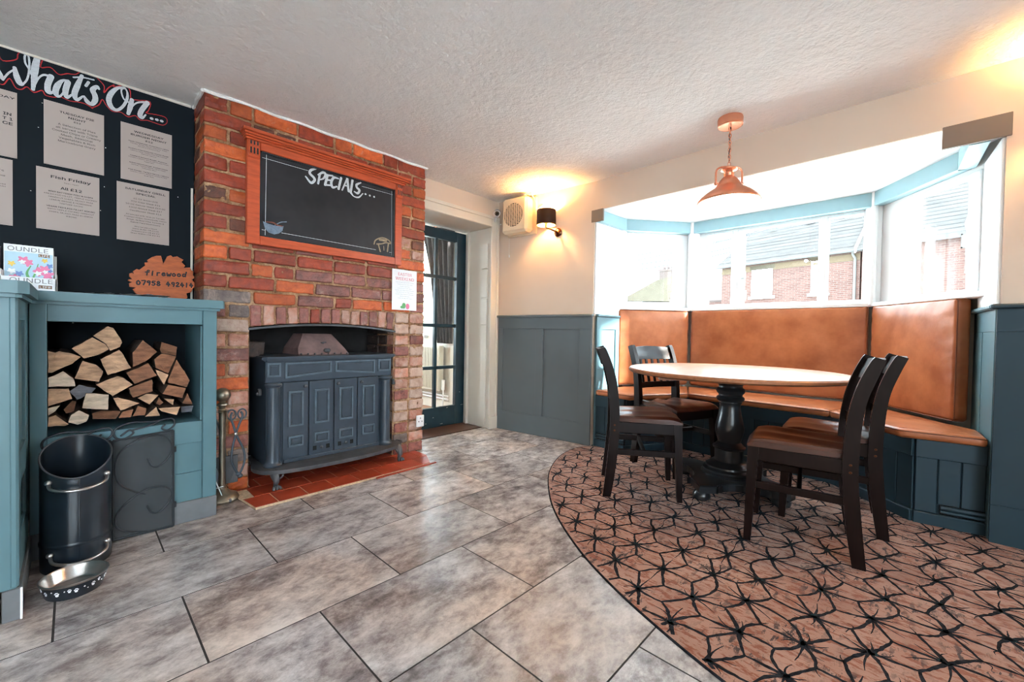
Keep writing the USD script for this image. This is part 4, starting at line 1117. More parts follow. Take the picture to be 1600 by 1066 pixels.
part(sg, 'slice', J(on_wall(sp, XS - 0.028, 0.026), on_wall(sp.buffer(-0.003), XS - 0.002, 0.002)), M['sign_wood'])
GL = {  # single-stroke hand lettering in a unit box (x 0..0.7, y 0..1)
    'f': [[(.6, .95), (.42, 1.0), (.3, .8), (.22, .0)], [(.02, .6), (.55, .66)]], 'i': [[(.25, .6), (.2, 0)], [(.28, .82), (.29, .84)]], 'r': [[(.15, .6), (.12, 0)], [(.13, .4), (.3, .58), (.52, .6)]],
    'e': [[(.1, .32), (.52, .36), (.4, .6), (.14, .5), (.08, .2), (.28, .0), (.54, .1)]], 'w': [[(.02, .6), (.06, .1), (.2, .0), (.32, .4), (.36, .08), (.5, .0), (.66, .6)]],
    'o': [[(.3, .58), (.08, .4), (.12, .05), (.38, .0), (.52, .3), (.3, .58)]], 'd': [[(.5, .5), (.2, .55), (.06, .2), (.22, .0), (.5, .2)], [(.68, 1.0), (.5, .1), (.54, .0)]],
    '0': [[(.3, .85), (.05, .55), (.12, .05), (.42, .02), (.58, .45), (.3, .85)]], '7': [[(.05, .88), (.6, .9), (.3, .0)]], '9': [[(.55, .6), (.3, .5), (.1, .68), (.3, .9), (.55, .78), (.5, .3), (.42, .0)]],
    '5': [[(.58, .9), (.18, .88), (.14, .52), (.4, .55), (.54, .28), (.3, .0), (.06, .1)]], '8': [[(.3, .48), (.1, .7), (.3, .92), (.5, .7), (.3, .48), (.06, .2), (.3, .0), (.56, .2), (.3, .48)]],
    '4': [[(.3, .92), (.06, .36), (.6, .38)], [(.44, .64), (.36, .0)]], '2': [[(.08, .72), (.3, .92), (.52, .7), (.1, .04), (.58, .06)]], '1': [[(.3, .9), (.26, .0)]]}


def hand(txt, p0, p1, h, adv=None):
    a, b = np.array(p0), np.array(p1)
    n = len(txt); out = []
    d = (b - a) / n
    for k, ch in enumerate(txt):
        for st_ in GL.get(ch, []):
            pts = [a + d * k + d * (x / 0.72) * 0.86 + np.array([0, h * y]) for x, y in st_]
            out.append(stroke(np.array(pts), 0.0062, n=4))
    return unary_union(out)


q = [onx(*c5(*p), XS)[1:] for p in ((440, 470), (1215, 505), (275, 645), (1340, 705))]
part(sg, 'lettering', on_wall(hand('firewood', q[0], q[1], 0.025).union(hand('07958 492414', q[2], q[3], 0.024)), XS - 0.0002, 0.0008), M['ink'])

# magazines in a card dispenser, brochures beside it, loose papers
mg = thing('magazine_dispenser', 'white card dispenser lettered OUNDLE LIFE on the blue counter', 'dispenser', (-2.6, -0.12, 1.055))
part(mg, 'lip', bx(-2.512, -2.509, -0.192, -0.046, 1.0555, 1.108), M['white_card'])
part(mg, 'box_side', J(bx(-2.70, -2.509, -0.049, -0.046, 1.0555, 1.135), bx(-2.70, -2.509, -0.192, -0.189, 1.0555, 1.135), bx(-2.70, -2.697, -0.19, -0.048, 1.0555, 1.22), bx(-2.70, -2.509, -0.19, -0.048, 1.0552, 1.058)), M['white_card'])
part(mg, 'lettering', J(text_line('OUNDLE', 0.017, 0, 1.0865, -2.5088, 0.112, -0.112)), M['pearl'])
part(mg, 'lettering_panel', J(bx(-2.5092, -2.5086, -0.094, -0.058, 1.066, 1.079)), M['tan_box'])
part(mg, 'lettering', text_line('LIFE', 0.0085, 0, 1.0680, -2.5086, 0.030, -0.076), M['white_card'])
mz = thing('magazine', 'pile of glossy magazines with pink tulips on the cover, in the white dispenser', 'magazine', (-2.62, -0.125, 1.06))
XM = -2.590
part(mz, 'pages', bx(-2.690, XM - 0.001, -0.188, -0.056, 1.0585, 1.2405, 0.002), M['paper'])
part(mz, 'cover', bx(XM - 0.001, XM, -0.188, -0.056, 1.0585, 1.2415), M['white_card'])
part(mz, 'cover_picture', bx(XM, XM + 0.0004, -0.186, -0.058, 1.095, 1.212), M['pale_blue'])
part(mz, 'lettering', text_line('OUNDLE', 0.017, 0, 1.2165, XM, 0.108, -0.124), M['pearl'])
part(mz, 'title_panel', bx(XM + 0.0004, XM + 0.0007, -0.097, -0.066, 1.199, 1.2115), M['tan_box'])
part(mz, 'lettering', text_line('LIFE', 0.0085, 0, 1.2010, XM + 0.0007, 0.026, -0.0815), M['white_card'])
rg = np.random.default_rng(5)


def blob(y, z, r, seed, lobes=5):
    a = np.linspace(0, 2 * np.pi, 30, endpoint=False)
    rr = r * (1 + 0.28 * np.cos(lobes * a + seed) + 0.1 * np.sin(3 * a))
    return Polygon(np.stack([y + rr * np.cos(a), z + rr * 0.95 * np.sin(a)], 1)).buffer(0)


part(mz, 'tulips', on_wall(unary_union([blob(-0.137, 1.182, 0.014, 1), blob(-0.125, 1.172, 0.013, 2), blob(-0.092, 1.140, 0.017, 3), blob(-0.073, 1.128, 0.016, 4), blob(-0.080, 1.152, 0.013, 7), blob(-0.160, 1.110, 0.012, 5)]), XM + 0.0006, 0.0003), M['pink'])
for a_ in ((-0.140, 1.174, 0.008, 4), (-0.098, 1.132, 0.009, 3), (-0.078, 1.140, 0.007, 3), (-0.168, 1.135, 0.010, 2)):
    part(mz, 'petal', on_wall(blob(*a_), XM + 0.0010, 0.0003), M['white_card'])
part(mz, 'leaves', on_wall(unary_union([stroke([(-0.120, 1.100), (-0.128, 1.13), (-0.118, 1.16)], [.010, .007, .003]), stroke([(-0.115, 1.100), (-0.104, 1.14), (-0.098, 1.17)], [.006, .005, .002])]), XM + 0.0004, 0.0003), M['green'])
part(mz, 'daffodil', on_wall(unary_union([blob(-0.168, 1.165, 0.009, 1), blob(-0.080, 1.186, 0.008, 2)]), XM + 0.0004, 0.0003), M['yellow'])
part(mz, 'bluebells', on_wall(unary_union([blob(-0.148, 1.126, 0.010, 1), blob(-0.067, 1.165, 0.009, 2), blob(-0.066, 1.145, 0.007, 6)]), XM + 0.0003, 0.0003), M['mid_blue'])
br = thing('brochure_pile', 'dark multicoloured brochures standing at the left edge beside the magazines', 'brochure', (-2.55, -0.24, 1.055))
for k, (mn, a) in enumerate((('tan_box', 0), ('mid_blue', 1), ('paper', 2), ('red_wood', 3))):
    part(br, 'brochure', bx(-2.68 + 0.025 * k, -2.66 + 0.025 * k, -0.31, -0.198, 1.0555, 1.236 - 0.004 * k, 0.001), M[mn])
lp_ = thing('loose_papers', 'white crumpled papers lying along the worktop before the sign', 'paper', (-2.55, 0.15, 1.055))
for k in range(7):
    y = 0.03 + 0.034 * k + rg.uniform(-0.006, 0.006)
    def pf_(u, w, k=k, y=y):
        X = -2.46 - 0.14 * u; Y = y + 0.075 * w
        return np.stack([X, Y, 1.0562 + 0.0010 * k + 0.008 * meshkit.noise(np.stack([X * 18 + k, Y * 26, 0 * X], 1), k) * (1 - abs(2 * w - 1))], 1)
    part(lp_, 'sheet', grid(8, 8, pf_), M['white_card'])

# ------------------------------------------------------------------ chalkboard in its red wooden frame
XB = -2.690
c6 = lambda a, b: (400 + a / 5.6125, 230 + b / 5.6125)
cb = thing('specials_board', 'red-stained framed chalkboard lettered SPECIALS on the brick chimney', 'chalkboard', (-2.71, 1.16, 1.40))
YA, YB, ZA, ZB = 0.668, 1.650, 1.402, 1.992
YI0, YI1, ZI0, ZI1 = 0.733, 1.596, 1.452, 1.936
part(cb, 'slate', bx(-2.722, -2.712, YI0 - 0.01, YI1 + 0.01, ZI0 - 0.01, ZI1 + 0.01), M['slate_board'])
part(cb, 'frame_side', bx(-2.726, XB, YA, YI0, ZA, ZB, 0.003), M['red_wood'])
part(cb, 'frame_side', bx(-2.726, XB, YI1, YB, ZA, ZB, 0.003), M['red_wood'])
part(cb, 'frame_bottom', bx(-2.726, XB - 0.001, YI0, YI1, ZA, ZI0, 0.003), M['red_wood'])
part(cb, 'frame_top', bx(-2.726, XB - 0.001, YI0, YI1, ZI1, ZB, 0.003), M['red_wood'])
part(cb, 'inner_rebate', J(bx(-2.714, -2.700, YI0, YI0 + 0.012, ZI0, ZI1), bx(-2.714, -2.700, YI1 - 0.012, YI1, ZI0, ZI1), bx(-2.714, -2.70, YI0, YI1, ZI0, ZI0 + 0.008), bx(-2.714, -2.70, YI0, YI1, ZI1 - 0.008, ZI1)), M['black_paint'])
for k, (z0, z1, o) in enumerate(((1.978, 1.990, 0.014), (1.990, 2.000, 0.022), (2.000, 2.012, 0.034), (2.012, 2.030, 0.046))):
    part(cb, 'cornice', bx(-2.726, XB + o, YA - o * 0.62, YB + o * 1.0, z0, z1, 0.003), M['red_wood'])
for y0, y1 in ((YA + 0.004, YI0 - 0.004), (YI1 + 0.004, YB - 0.004)):
    part(cb, 'bracket', J(bx(XB - 0.002, XB + 0.012, y0, y1, 1.895, 1.975, 0.004), lathe([(0, -(y1 - y0) / 2), (0.014, -(y1 - y0) / 2), (0.014, (y1 - y0) / 2), (0, (y1 - y0) / 2)], (XB - 0.003, (y0 + y1) / 2, 1.893), 14, 'y')), M['red_wood'])
    w = (y1 - y0) / 7
    part(cb, 'flute', J(*[bx(XB + 0.011, XB + 0.0128, y0 + w * (1 + 2 * k), y0 + w * (2 + 2 * k), z0, z1) for k in range(3) for z0, z1 in ((1.952, 1.972), (1.902, 1.936))]), M['black_paint'], label='dark carved grooves')
XC_ = -2.7119
CW = 0.0155
spec = [([(525, 190), (482, 202), (472, 230), (505, 265), (514, 290), (482, 312), (436, 258)], [.009, CW, CW, CW, CW, CW, .009]), ([(560, 236), (545, 318)], [CW, .011]), ([(545, 242), (588, 222), (610, 240), (592, 274), (560, 286)], [.009, CW, CW, .011, .007]),
        ([(627, 246), (606, 330)], CW), ([(627, 246), (672, 252)], .011), ([(616, 287), (655, 291)], .011), ([(606, 330), (658, 336)], .011), ([(722, 276), (682, 268), (660, 310), (672, 352), (708, 346)], [.009, CW, CW, CW, .009]),
        ([(746, 272), (724, 366)], CW), ([(800, 272), (756, 376)], [.011, .009]), ([(800, 272), (812, 386)], CW), ([(774, 336), (812, 342)], .009), ([(846, 290), (830, 396)], CW), ([(830, 396), (856, 430), (900, 440), (936, 408)], [CW, .007, .011, .007]),
        ([(918, 312), (882, 330), (886, 356), (907, 378), (892, 405), (862, 390)], [.009, CW, CW, CW, CW, .007])]
sh = traced(spec, c6, XC_)
for px, py in ((960, 412), (998, 425), (1036, 436)):
    q = onx(*c6(px, py), XC_); sh = sh.union(Point(q[1], q[2]).buffer(0.0068))
part(cb, 'lettering', on_wall(sh, XC_, 0.0006), M['chalk_white'], label='white hand lettering reading SPECIALS....')
rules = traced([([(45, 88), (455, 206)], .003), ([(930, 344), (1212, 421)], .003), ([(92, 62), (80, 770)], .003), ([(35, 720), (75, 728)], .003), ([(225, 752), (1050, 900)], .003), ([(1190, 372), (1190, 950)], .003), ([(1170, 922), (1212, 930)], .003)], c6, XC_)
part(cb, 'chalk_line', on_wall(rules, XC_, 0.0004), M['chalk_white'])
yz = lambda pts: [tuple(onx(*c6(a, b), XC_)[1:]) for a, b in pts]
part(cb, 'bowl_drawing', on_wall(unary_union([Polygon(yz([(60, 650), (110, 672), (170, 690), (242, 692), (232, 735), (200, 758), (160, 766), (112, 750), (80, 718)])), stroke(yz([(168, 684), (215, 660), (266, 655)]), .006)]), XC_, 0.0006), M['chalk_blue'], label='chalk drawing of a soup bowl with a spoon')
part(cb, 'bowl_drawing', on_wall(unary_union([stroke(yz([(90, 655), (150, 663), (185, 684), (232, 694)]), [.004, .009, .008, .004])]), XC_ + 0.0005, 0.0004), M['chalk_rust'])
part(cb, 'pie_drawing', on_wall(unary_union([stroke(yz([(1035, 850), (1050, 815), (1105, 795), (1160, 815), (1180, 845), (1140, 838), (1100, 848), (1060, 850)]), .009), stroke(yz([(1075, 860), (1090, 915)]), .010), stroke(yz([(1160, 852), (1152, 915)]), .010), stroke(yz([(1085, 812), (1140, 820)]), .016), stroke(yz([(1120, 870), (1122, 905)]), .005)]), XC_, 0.0006), M['chalk_tan'], label='chalk drawing of a pie')

# Easter poster taped to the bricks
ep = thing('easter_poster', 'white paper poster headed EASTER WEEKEND on the bricks beside the doorway', 'poster', (-2.72, 1.69, 1.08))
XE = -2.7175
part(ep, 'sheet', bx(XE - 0.001, XE, 1.591, 1.799, 1.079, 1.376), M['white_card'])
part(ep, 'heading', J(text_line('EASTER', .021, 0, 1.332, XE, .116, 1.697, True), text_line('WEEKEND', .021, 0, 1.299, XE, .156, 1.697, True)), M['rose_text'])
part(ep, 'lettering', J(*[text_line(t, .0055, 0, 1.28 - 0.0145 * k, XE, w, 1.697) for k, (t, w) in enumerate((('Good Friday open from 12 noon', .15), ('Traditional fish and chips', .13), ('Easter Saturday', .08), ('Live music from 8pm', .12), ('Easter Sunday roast dinners', .16), ('served from 12 until 6pm', .14), ('Easter egg hunt for children', .15), ('Easter Monday', .08), ('Open all day for food', .12)))]), M['grey_text'])
part(ep, 'egg_drawing', on_wall(unary_union([affinity.scale(Point(1.690, 1.112).buffer(0.019), 0.8, 1.1), affinity.scale(Point(1.675, 1.101).buffer(0.012), 1.2, 0.8)]), XE, 0.0004), M['green'])
part(ep, 'egg_drawing', on_wall(affinity.scale(Point(1.722, 1.108).buffer(0.019), 0.8, 1.1).difference(Point(1.70, 1.1).buffer(0.005)), XE, 0.0005), M['pink'])
sk = thing('wall_socket', 'white surface socket low on the right edge of the chimney', 'socket', (CH_X, 1.845, 0.19))
part(sk, 'plate', bx(CH_X, CH_X + 0.012, 1.815, 1.885, 0.185, 0.275, 0.004), M['plastic_white'])
part(sk, 'pin_holes', J(*[bx(CH_X + 0.0115, CH_X + 0.0125, y, y + 0.006, z, z + 0.010) for y, z in ((1.847, 0.248), (1.833, 0.222), (1.861, 0.222))]), M['grille_dark'])
# ------------------------------------------------------------------ cast-iron stove
sv = thing('stove', 'black cast-iron stove with four panelled doors on a curved tray', 'stove', (-2.75, 1.18, 0.012))
SX = -2.695                                   # plane of the doors
SY0, SY1 = 0.755, 1.590
tray = Polygon([(-3.02, 0.80), (-2.84, 0.735), (-2.72, 0.705), (-2.66, 0.710), (-2.60, 0.742), (-2.555, 0.82), (-2.53, 0.93), (-2.52, 1.06), (-2.515, 1.18), (-2.52, 1.31), (-2.535, 1.43), (-2.565, 1.53), (-2.61, 1.61), (-2.67, 1.655), (-2.73, 1.655), (-2.80, 1.615), (-3.02, 1.58)])
tray = Polygon(spline(list(tray.exterior.coords)[:-1], 5, True)).buffer(0)
part(sv, 'tray', J(prism(tray.buffer(-0.006), 0.098, 0.104), prism(tray, 0.104, 0.118), prism(tray.difference(tray.buffer(-0.012)), 0.118, 0.122)), M['iron_worn'], smooth=30)


def claw(x, y, sgn):
    s = [tube(spline([(x - 0.02, y, 0.104), (x + 0.004, y, 0.085), (x + 0.020, y, 0.062), (x + 0.006, y, 0.036), (x + 0.014, y, 0.022)], 5), spline([(0.026, 0, 0), (0.024, 0, 0), (0.017, 0, 0), (0.012, 0, 0), (0.018, 0, 0)], 5)[:, 0], 10)]
    for a in (-0.016, 0, 0.016):
        s.append(tube(spline([(x + 0.012, y + a * 0.5, 0.028), (x + 0.030, y + a, 0.026), (x + 0.036, y + a * 1.2, 0.014)], 4), [0.008] * 8 + [0.005], 7))
    s.append(tube(spline([(x + 0.02, y + sgn * 0.01, 0.07), (x + 0.03, y + sgn * 0.028, 0.085), (x + 0.018, y + sgn * 0.034, 0.10)], 4), 0.006, 7))
    return J(*s)


for y, s in ((0.792, 1), (1.585, -1)):
    part(sv, 'foot', claw(-2.592, y, s), M['iron_worn'], smooth=40, label='scrolled claw foot')
for y in (0.85, 1.53):
    part(sv, 'foot', claw(-2.95, y, 1), M['iron_worn'], smooth=40)
part(sv, 'body', J(bx(-3.06, SX - 0.012, SY0 + 0.02, SY1 - 0.02, 0.118, 0.735)), M['iron'])
part(sv, 'plinth', bx(-3.0, SX + 0.012, 0.865, 1.485, 0.118, 0.140, 0.004), M['iron'])
top = Polygon([(-3.08, SY0 - 0.012), (SX + 0.020, SY0 - 0.012), (SX + 0.038, SY0 + 0.01), (SX + 0.038, SY1 - 0.01), (SX + 0.020, SY1 + 0.012), (-3.08, SY1 + 0.012)])
part(sv, 'top_plate', J(prism(top.buffer(-0.010), 0.735, 0.743), prism(top, 0.743, 0.754), prism(top.buffer(-0.006), 0.754, 0.759)), M['iron'], smooth=20)
# frieze with four sunk panels
part(sv, 'frieze', bx(SX - 0.03, SX + 0.002, SY0 + 0.012, SY1 - 0.012, 0.606, 0.736, 0.003), M['iron'])


def moulded(y0, y1, z0, z1, x, w=0.010, d=0.008, slope=0.0):
    """A raised moulding round a panel; slope lowers the bottom edge's outer or inner end."""
    out = [(y0, z0 - max(slope, 0)), (y1, z0 + min(slope, 0)), (y1, z1), (y0, z1)]
    P = Polygon(out)
    ring = P.difference(P.buffer(-w))
    v, f = prism(ring, 0, d)
    g = (np.stack([x + v[:, 2], v[:, 0], v[:, 1]], 1), f)
    v, f = prism(P.buffer(-w * 1.9, join_style=2), 0, d * 0.75)
    return (np.stack([x + v[:, 2], v[:, 0], v[:, 1]], 1), f), g


def panel(node, name, *a, **k):
    p, r = moulded(*a, **k)
    part(node, name, p, M['iron']); part(node, 'moulding', r, M['iron_edge'])


for y0, y1, sl in ((0.775, 0.848, 0), (0.872, 1.148, 0.024), (1.172, 1.448, -0.024), (1.474, 1.568, 0)):
    panel(sv, 'frieze_panel', y0, y1, 0.640 if sl == 0 else 0.652, 0.722, SX + 0.002, slope=sl)
# columns
for y in (0.808, 1.530):
    part(sv, 'column', lathe([(0, .118), (.048, .118), (.050, .128), (.042, .136), (.036, .150), (.034, .30), (.034, .57), (.036, .580), (.045, .586), (.047, .596), (.042, .604), (0, .607)], (SX + 0.006, y, 0), 28), M['iron'], smooth=40)
# four doors
e = [0.858, 1.009, 1.166, 1.325, 1.480]
for k in range(4):
    y0, y1 = e[k] + 0.003, e[k + 1] - 0.003
    dd = part(sv, 'door', bx(SX - 0.012, SX + 0.006, y0, y1, 0.140, 0.603, 0.002), M['iron'])
    panel(dd, 'panel', y0 + 0.030, y1 - 0.030, 0.335, 0.548, SX + 0.006)
    panel(dd, 'panel', y0 + 0.030, y1 - 0.030, 0.212, 0.276, SX + 0.006, w=0.009, d=0.010)
    if k in (1, 2):
        yc = (y0 + y1) / 2
        for a_ in (yc - 0.052, yc + 0.030):
            part(dd, 'air_vent', bx(SX + 0.0055, SX + 0.0068, a_, a_ + 0.022, 0.165, 0.192), M['black_hole'], label='square black air hole')
        part(dd, 'vent_knob', J(lathe([(0, 0), (.010, 0), (.010, .006), (.004, .010), (0, .012)], (SX + 0.006, yc, 0.179), 14, 'x')), M['iron_worn'])
    if k in (0, 2, 3):
        yk = y1 - 0.022 if k == 0 else y0 + 0.018
        part(dd, 'knob', J(lathe([(0, 0), (.006, 0), (.006, .010), (.011, .014), (.010, .022), (0, .026)], (SX + 0.006, yk, 0.575), 14, 'x')), M['iron_worn'])
for y, s in ((SY0 - 0.004, -1), (SY1 + 0.004, 1)):
    part(sv, 'hinge_lug', J(bx(SX - 0.03, SX - 0.005, min(y, y + s * 0.018), max(y, y + s * 0.018), 0.535, 0.575, 0.004), ball((SX - 0.016, y + s * 0.018, 0.545), 0.010, 1)), M['iron_worn'])
hv = [(-2.80, 0.985, .759), (-2.80, 1.315, .759), (-3.10, 1.315, .759), (-3.10, 0.985, .759), (-2.84, 0.995, .80), (-2.84, 1.300, .80), (-3.10, 1.300, .80), (-3.10, 0.995, .80), (-2.93, 1.055, .895), (-2.93, 1.245, .895), (-3.10, 1.245, .895), (-3.10, 1.055, .895)]
hf = []
for i in (0, 4):
    for a in range(4):
        b = (a + 1) % 4
        hf += [(i + a, i + b, i + 4 + b), (i + a, i + 4 + b, i + 4 + a)]
hf += [(8, 9, 10), (8, 10, 11)]
hm = trimesh.Trimesh(np.array(hv, float), np.array(hf)).subdivide().subdivide()
hd = part(sv, 'smoke_hood', (np.array(hm.vertices), np.array(hm.faces)), M['rust_hood'], label='dull rust-grey smoke hood on top of the stove')
part(hd, 'catch', J(ball((-2.868, 1.165, 0.835), 0.008, 1), cyl((-2.868, 1.15, 0.836), (-2.866, 1.185, 0.839), 0.004, 6), bx(-2.83, -2.80, 1.15, 1.19, 0.772, 0.80, 0.008)), M['iron_worn'])
part(hd, 'bolt', J(*[ball((-2.797, y, 0.766), 0.006, 1) for y in np.linspace(1.0, 1.3, 8)]), M['iron_worn'], kind='stuff')

# ------------------------------------------------------------------ fireside tools
FX, FY = -2.640, 0.548
cs = thing('fireside_stand', 'brass-topped fireside tool stand between the cupboard and the stove', 'tool stand', (FX, FY, 0))
part(cs, 'base', lathe([(0, 0), (.074, 0), (.078, .012), (.070, .030), (.046, .042), (.030, .056), (.020, .066), (0, .066)], (FX, FY, 0), 28), M['aged_brass'], smooth=40)
part(cs, 'foot', J(*[ball((FX + 0.062 * math.cos(a), FY + 0.062 * math.sin(a), 0.012), 0.017, 1) for a in (0.3, 2.4, 4.5)]), M['iron_worn'])
part(cs, 'pole', lathe([(.018, .06), (.017, .09), (.015, .20), (.015, .40), (.016, .468), (.020, .474), (.015, .480), (.020, .486), (.013, .494), (.016, .504), (.026, .512), (.024, .520), (.012, .528), (.014, .536), (0, .536)], (FX, FY, 0), 20), M['aged_brass'], smooth=40)
part(cs, 'ball_finial', ball((FX, FY, 0.566), 0.037, 3), M['aged_brass'], smooth=True)
part(cs, 'hook_ring', J(*[tube(spline([(FX + 0.012 * math.cos(a), FY + 0.012 * math.sin(a), 0.475), (FX + 0.045 * math.cos(a), FY + 0.045 * math.sin(a), 0.482), (FX + 0.056 * math.cos(a), FY + 0.056 * math.sin(a), 0.462), (FX + 0.048 * math.cos(a), FY + 0.048 * math.sin(a), 0.446)], 5), 0.0035, 7) for a in (0.2, 1.4, 2.9, 4.6)]), M['aged_brass'])
tg = thing('fire_tongs', 'black scissor fire tongs hanging from the tool stand', 'tongs', (FX + 0.05, FY + 0.05, 0.12))
tx, ty = FX + 0.045, FY + 0.052


def tw(pts):
    return spline([(tx, ty + a, z) for a, z in pts], 6)


part(tg, 'arm', tube(tw([(-0.016, .475), (-0.024, .45), (-0.012, .405), (0.006, .34), (0.036, .265), (0.040, .20), (0.018, .135)]), 0.0055, 8), M['iron'], smooth=True)
part(tg, 'arm', tube(tw([(0.022, .475), (0.030, .45), (0.014, .405), (-0.004, .34), (-0.018, .265), (-0.016, .20), (0.016, .130)]), 0.0055, 8), M['iron'], smooth=True)
part(tg, 'handle_loop', J(tube(spline([(tx, ty + 0.028 + 0.020 * math.cos(a), 0.462 + 0.026 * math.sin(a)) for a in np.linspace(0, 2 * np.pi, 10, endpoint=False)], 3, True), 0.004, 7, True), tube(spline([(tx, ty - 0.020 + 0.020 * math.cos(a), 0.462 + 0.026 * math.sin(a)) for a in np.linspace(0, 2 * np.pi, 10, endpoint=False)], 3, True), 0.004, 7, True)), M['iron'], smooth=True)
part(tg, 'rivet', lathe([(0, -.004), (.007, -.004), (.007, .006), (0, .008)], (tx, ty, 0.358), 12, 'x'), M['pewter'])
part(tg, 'claw', J(ball((tx, ty + 0.020, 0.128), 0.013, 1), ball((tx, ty + 0.010, 0.138), 0.010, 1)), M['iron'])
shv = thing('fire_shovel', 'small grey fire shovel leaning behind the tool stand', 'shovel', (FX - 0.02, FY + 0.02, 0.08))
part(shv, 'blade', mv(brick_geom(0.006, 0.050, 0.075, 31, 0.4), (FX - 0.035, FY + 0.030, 0.150)), M['iron_worn'])
part(shv, 'handle', tube(spline([(FX - 0.035, FY + 0.025, 0.21), (FX - 0.035, FY + 0.010, 0.33), (FX - 0.02, FY - 0.03, 0.45)], 5), 0.005, 8), M['iron'])
bs = thing('hearth_brush', 'small brush with a twisted wire handle hanging left of the tool stand pole', 'brush', (FX + 0.01, FY - 0.05, 0.08))
part(bs, 'handle', tube(spline([(FX + 0.03, FY - 0.046, 0.46), (FX + 0.03, FY - 0.050, 0.40), (FX + 0.03, FY - 0.046, 0.28), (FX + 0.03, FY - 0.040, 0.18)], 5), 0.004, 8), M['aged_brass'])
part(bs, 'bristles', lathe([(0, .08), (.016, .08), (.018, .16), (.008, .19), (0, .19)], (FX + 0.03, FY - 0.040, 0), 14), M['iron'])
pk = thing('fire_poker', 'thin pale poker propped low between the cupboard and the tool stand', 'poker', (FX + 0.06, FY, 0.02))
part(pk, 'rod', tube([(FX + 0.060, FY - 0.062, 0.19), (FX + 0.085, FY - 0.018, 0.055)], 0.003, 8), M['pewter'])
part(pk, 'barb', tube([(FX + 0.075, FY - 0.045, 0.095), (FX + 0.082, FY - 0.010, 0.10)], 0.0028, 8), M['pewter'])

# ------------------------------------------------------------------ fire screen with scrolls
FSX = -2.440
fsn = thing('fire_screen', 'black wire-mesh fire screen with scrolls leaning against the log cupboard', 'fire screen', (FSX, 0.11, 0))
leanx = lambda z: FSX - 0.012 * z / 0.44


def mesh_material():
    """Fine black wire mesh: mostly open, seen as a dark veil."""
    return usdkit.material(stage, '/World/Looks/wire_mesh', {
        'ge': ('geometry', {}), 'n': ('noise_texture', {'scale': 14.0, 'detail': 4}),
        'r': ('map_range', {'from_min': 0.3, 'from_max': 0.7, 'to_min': 0.50, 'to_max': 0.74, 'clamp': True}),
        't': ('transparent_bsdf', {'color': (1, 1, 1)}), 'p': ('principled_bsdf', {'base_color': (0.055, 0.060, 0.066), 'roughness': 0.55}), 'm': ('mix_closure', {})},
        [('ge.position', 'n.vector'), ('n.fac', 'r.value'), ('r.result', 'm.fac'), ('t.BSDF', 'm.closure1'), ('p.BSDF', 'm.closure2')], surface='m.closure')


M['wire_mesh'] = mesh_material()


def rod(pts, r=0.0038, n=8, sm=6):
    P = np.array([(leanx(z) + 0.004 + (o[0] if o else 0), y, z) for y, z, *o in pts])
    return tube(spline(P, sm) if sm else P, r, n)


for y0, y1 in ((0.116, 0.318), (-0.088, 0.110)):
    zt0 = 0.432 + 0.012 * (y0 - 0.116) / 0.2; zt1 = zt0 + 0.014
    part(fsn, 'frame', J(rod([(y0, 0.006), (y0, zt0)], .0045, sm=0), rod([(y1, 0.006), (y1, zt1)], .0045, sm=0), rod([(y0, 0.008), (y1, 0.006)], .0045, sm=0), rod([(y0, zt0), (y1, zt1)], .0045, sm=0)), M['black_paint'])
    part(fsn, 'mesh_panel', (np.array([(leanx(0), y0, .008), (leanx(0), y1, .008), (leanx(.44), y1, zt1), (leanx(.44), y0, zt0), (leanx(0) - .002, y0, .008), (leanx(0) - .002, y1, .008), (leanx(.44) - .002, y1, zt1), (leanx(.44) - .002, y0, zt0)]), np.array([(0, 1, 2), (0, 2, 3), (4, 6, 5), (4, 7, 6)])), M['wire_mesh'])
    w = y1 - y0
    Y = lambda t: y0 + w * t
    part(fsn, 'scroll', rod([(Y(.56), .335), (Y(.62), .300), (Y(.74), .292), (Y(.92), .325), (Y(.98), .375), (Y(.85), .425), (Y(.5), .430), (Y(.14), .385), (Y(.03), .315), (Y(.10), .245), (Y(.33), .200), (Y(.52), .178)]), M['black_paint'], smooth=True)
    part(fsn, 'scroll', rod([(Y(.54), .125), (Y(.62), .090), (Y(.76), .086), (Y(.92), .120), (Y(.97), .165), (Y(.80), .198), (Y(.45), .190), (Y(.12), .135), (Y(.03), .080), (Y(.14), .040), (Y(.35), .022), (Y(.54), .010)]), M['black_paint'], smooth=True)
    zt = zt0
    part(fsn, 'top_scroll', rod([(Y(.80), zt + .026), (Y(.82), zt + .042)] if False else [(Y(.86), zt + .046), (Y(.80), zt + .030), (Y(.90), zt + .018), (Y(1.02), zt + .040), (Y(.97), zt + .070), (Y(.66), zt + .064), (Y(.30), zt + .070), (Y(.05), zt + .050), (Y(.03), zt + .016), (Y(.16), zt + .002), (Y(.32), zt + .022), (Y(.26), zt + .038), (Y(.12), zt + .016)]), M['black_paint'], smooth=True)
    part(fsn, 'top_scroll', rod([(Y(.30), zt + .036), (Y(.55), zt + .046), (Y(.75), zt + .062)]), M['black_paint'], smooth=True)
part(fsn, 'hinge', J(*[bx(leanx(z) - 0.004, leanx(z) + 0.008, 0.318, 0.329, z, z + 0.026, 0.002) for z in (0.09, 0.345)]), M['black_paint'])

# ------------------------------------------------------------------ coal hod
HX, HY, HR = -2.330, 0.010, 0.098
hod = thing('coal_hod', 'tall black metal coal hod with pewter handles before the fire screen', 'coal bucket', (HX, HY, 0))


def hod_rim(a):      # a = 0 faces the room (+x): low there, high behind
    return 0.352 - 0.0 * a + 0.126 * (0.5 - 0.5 * math.cos(a)) ** 0.85


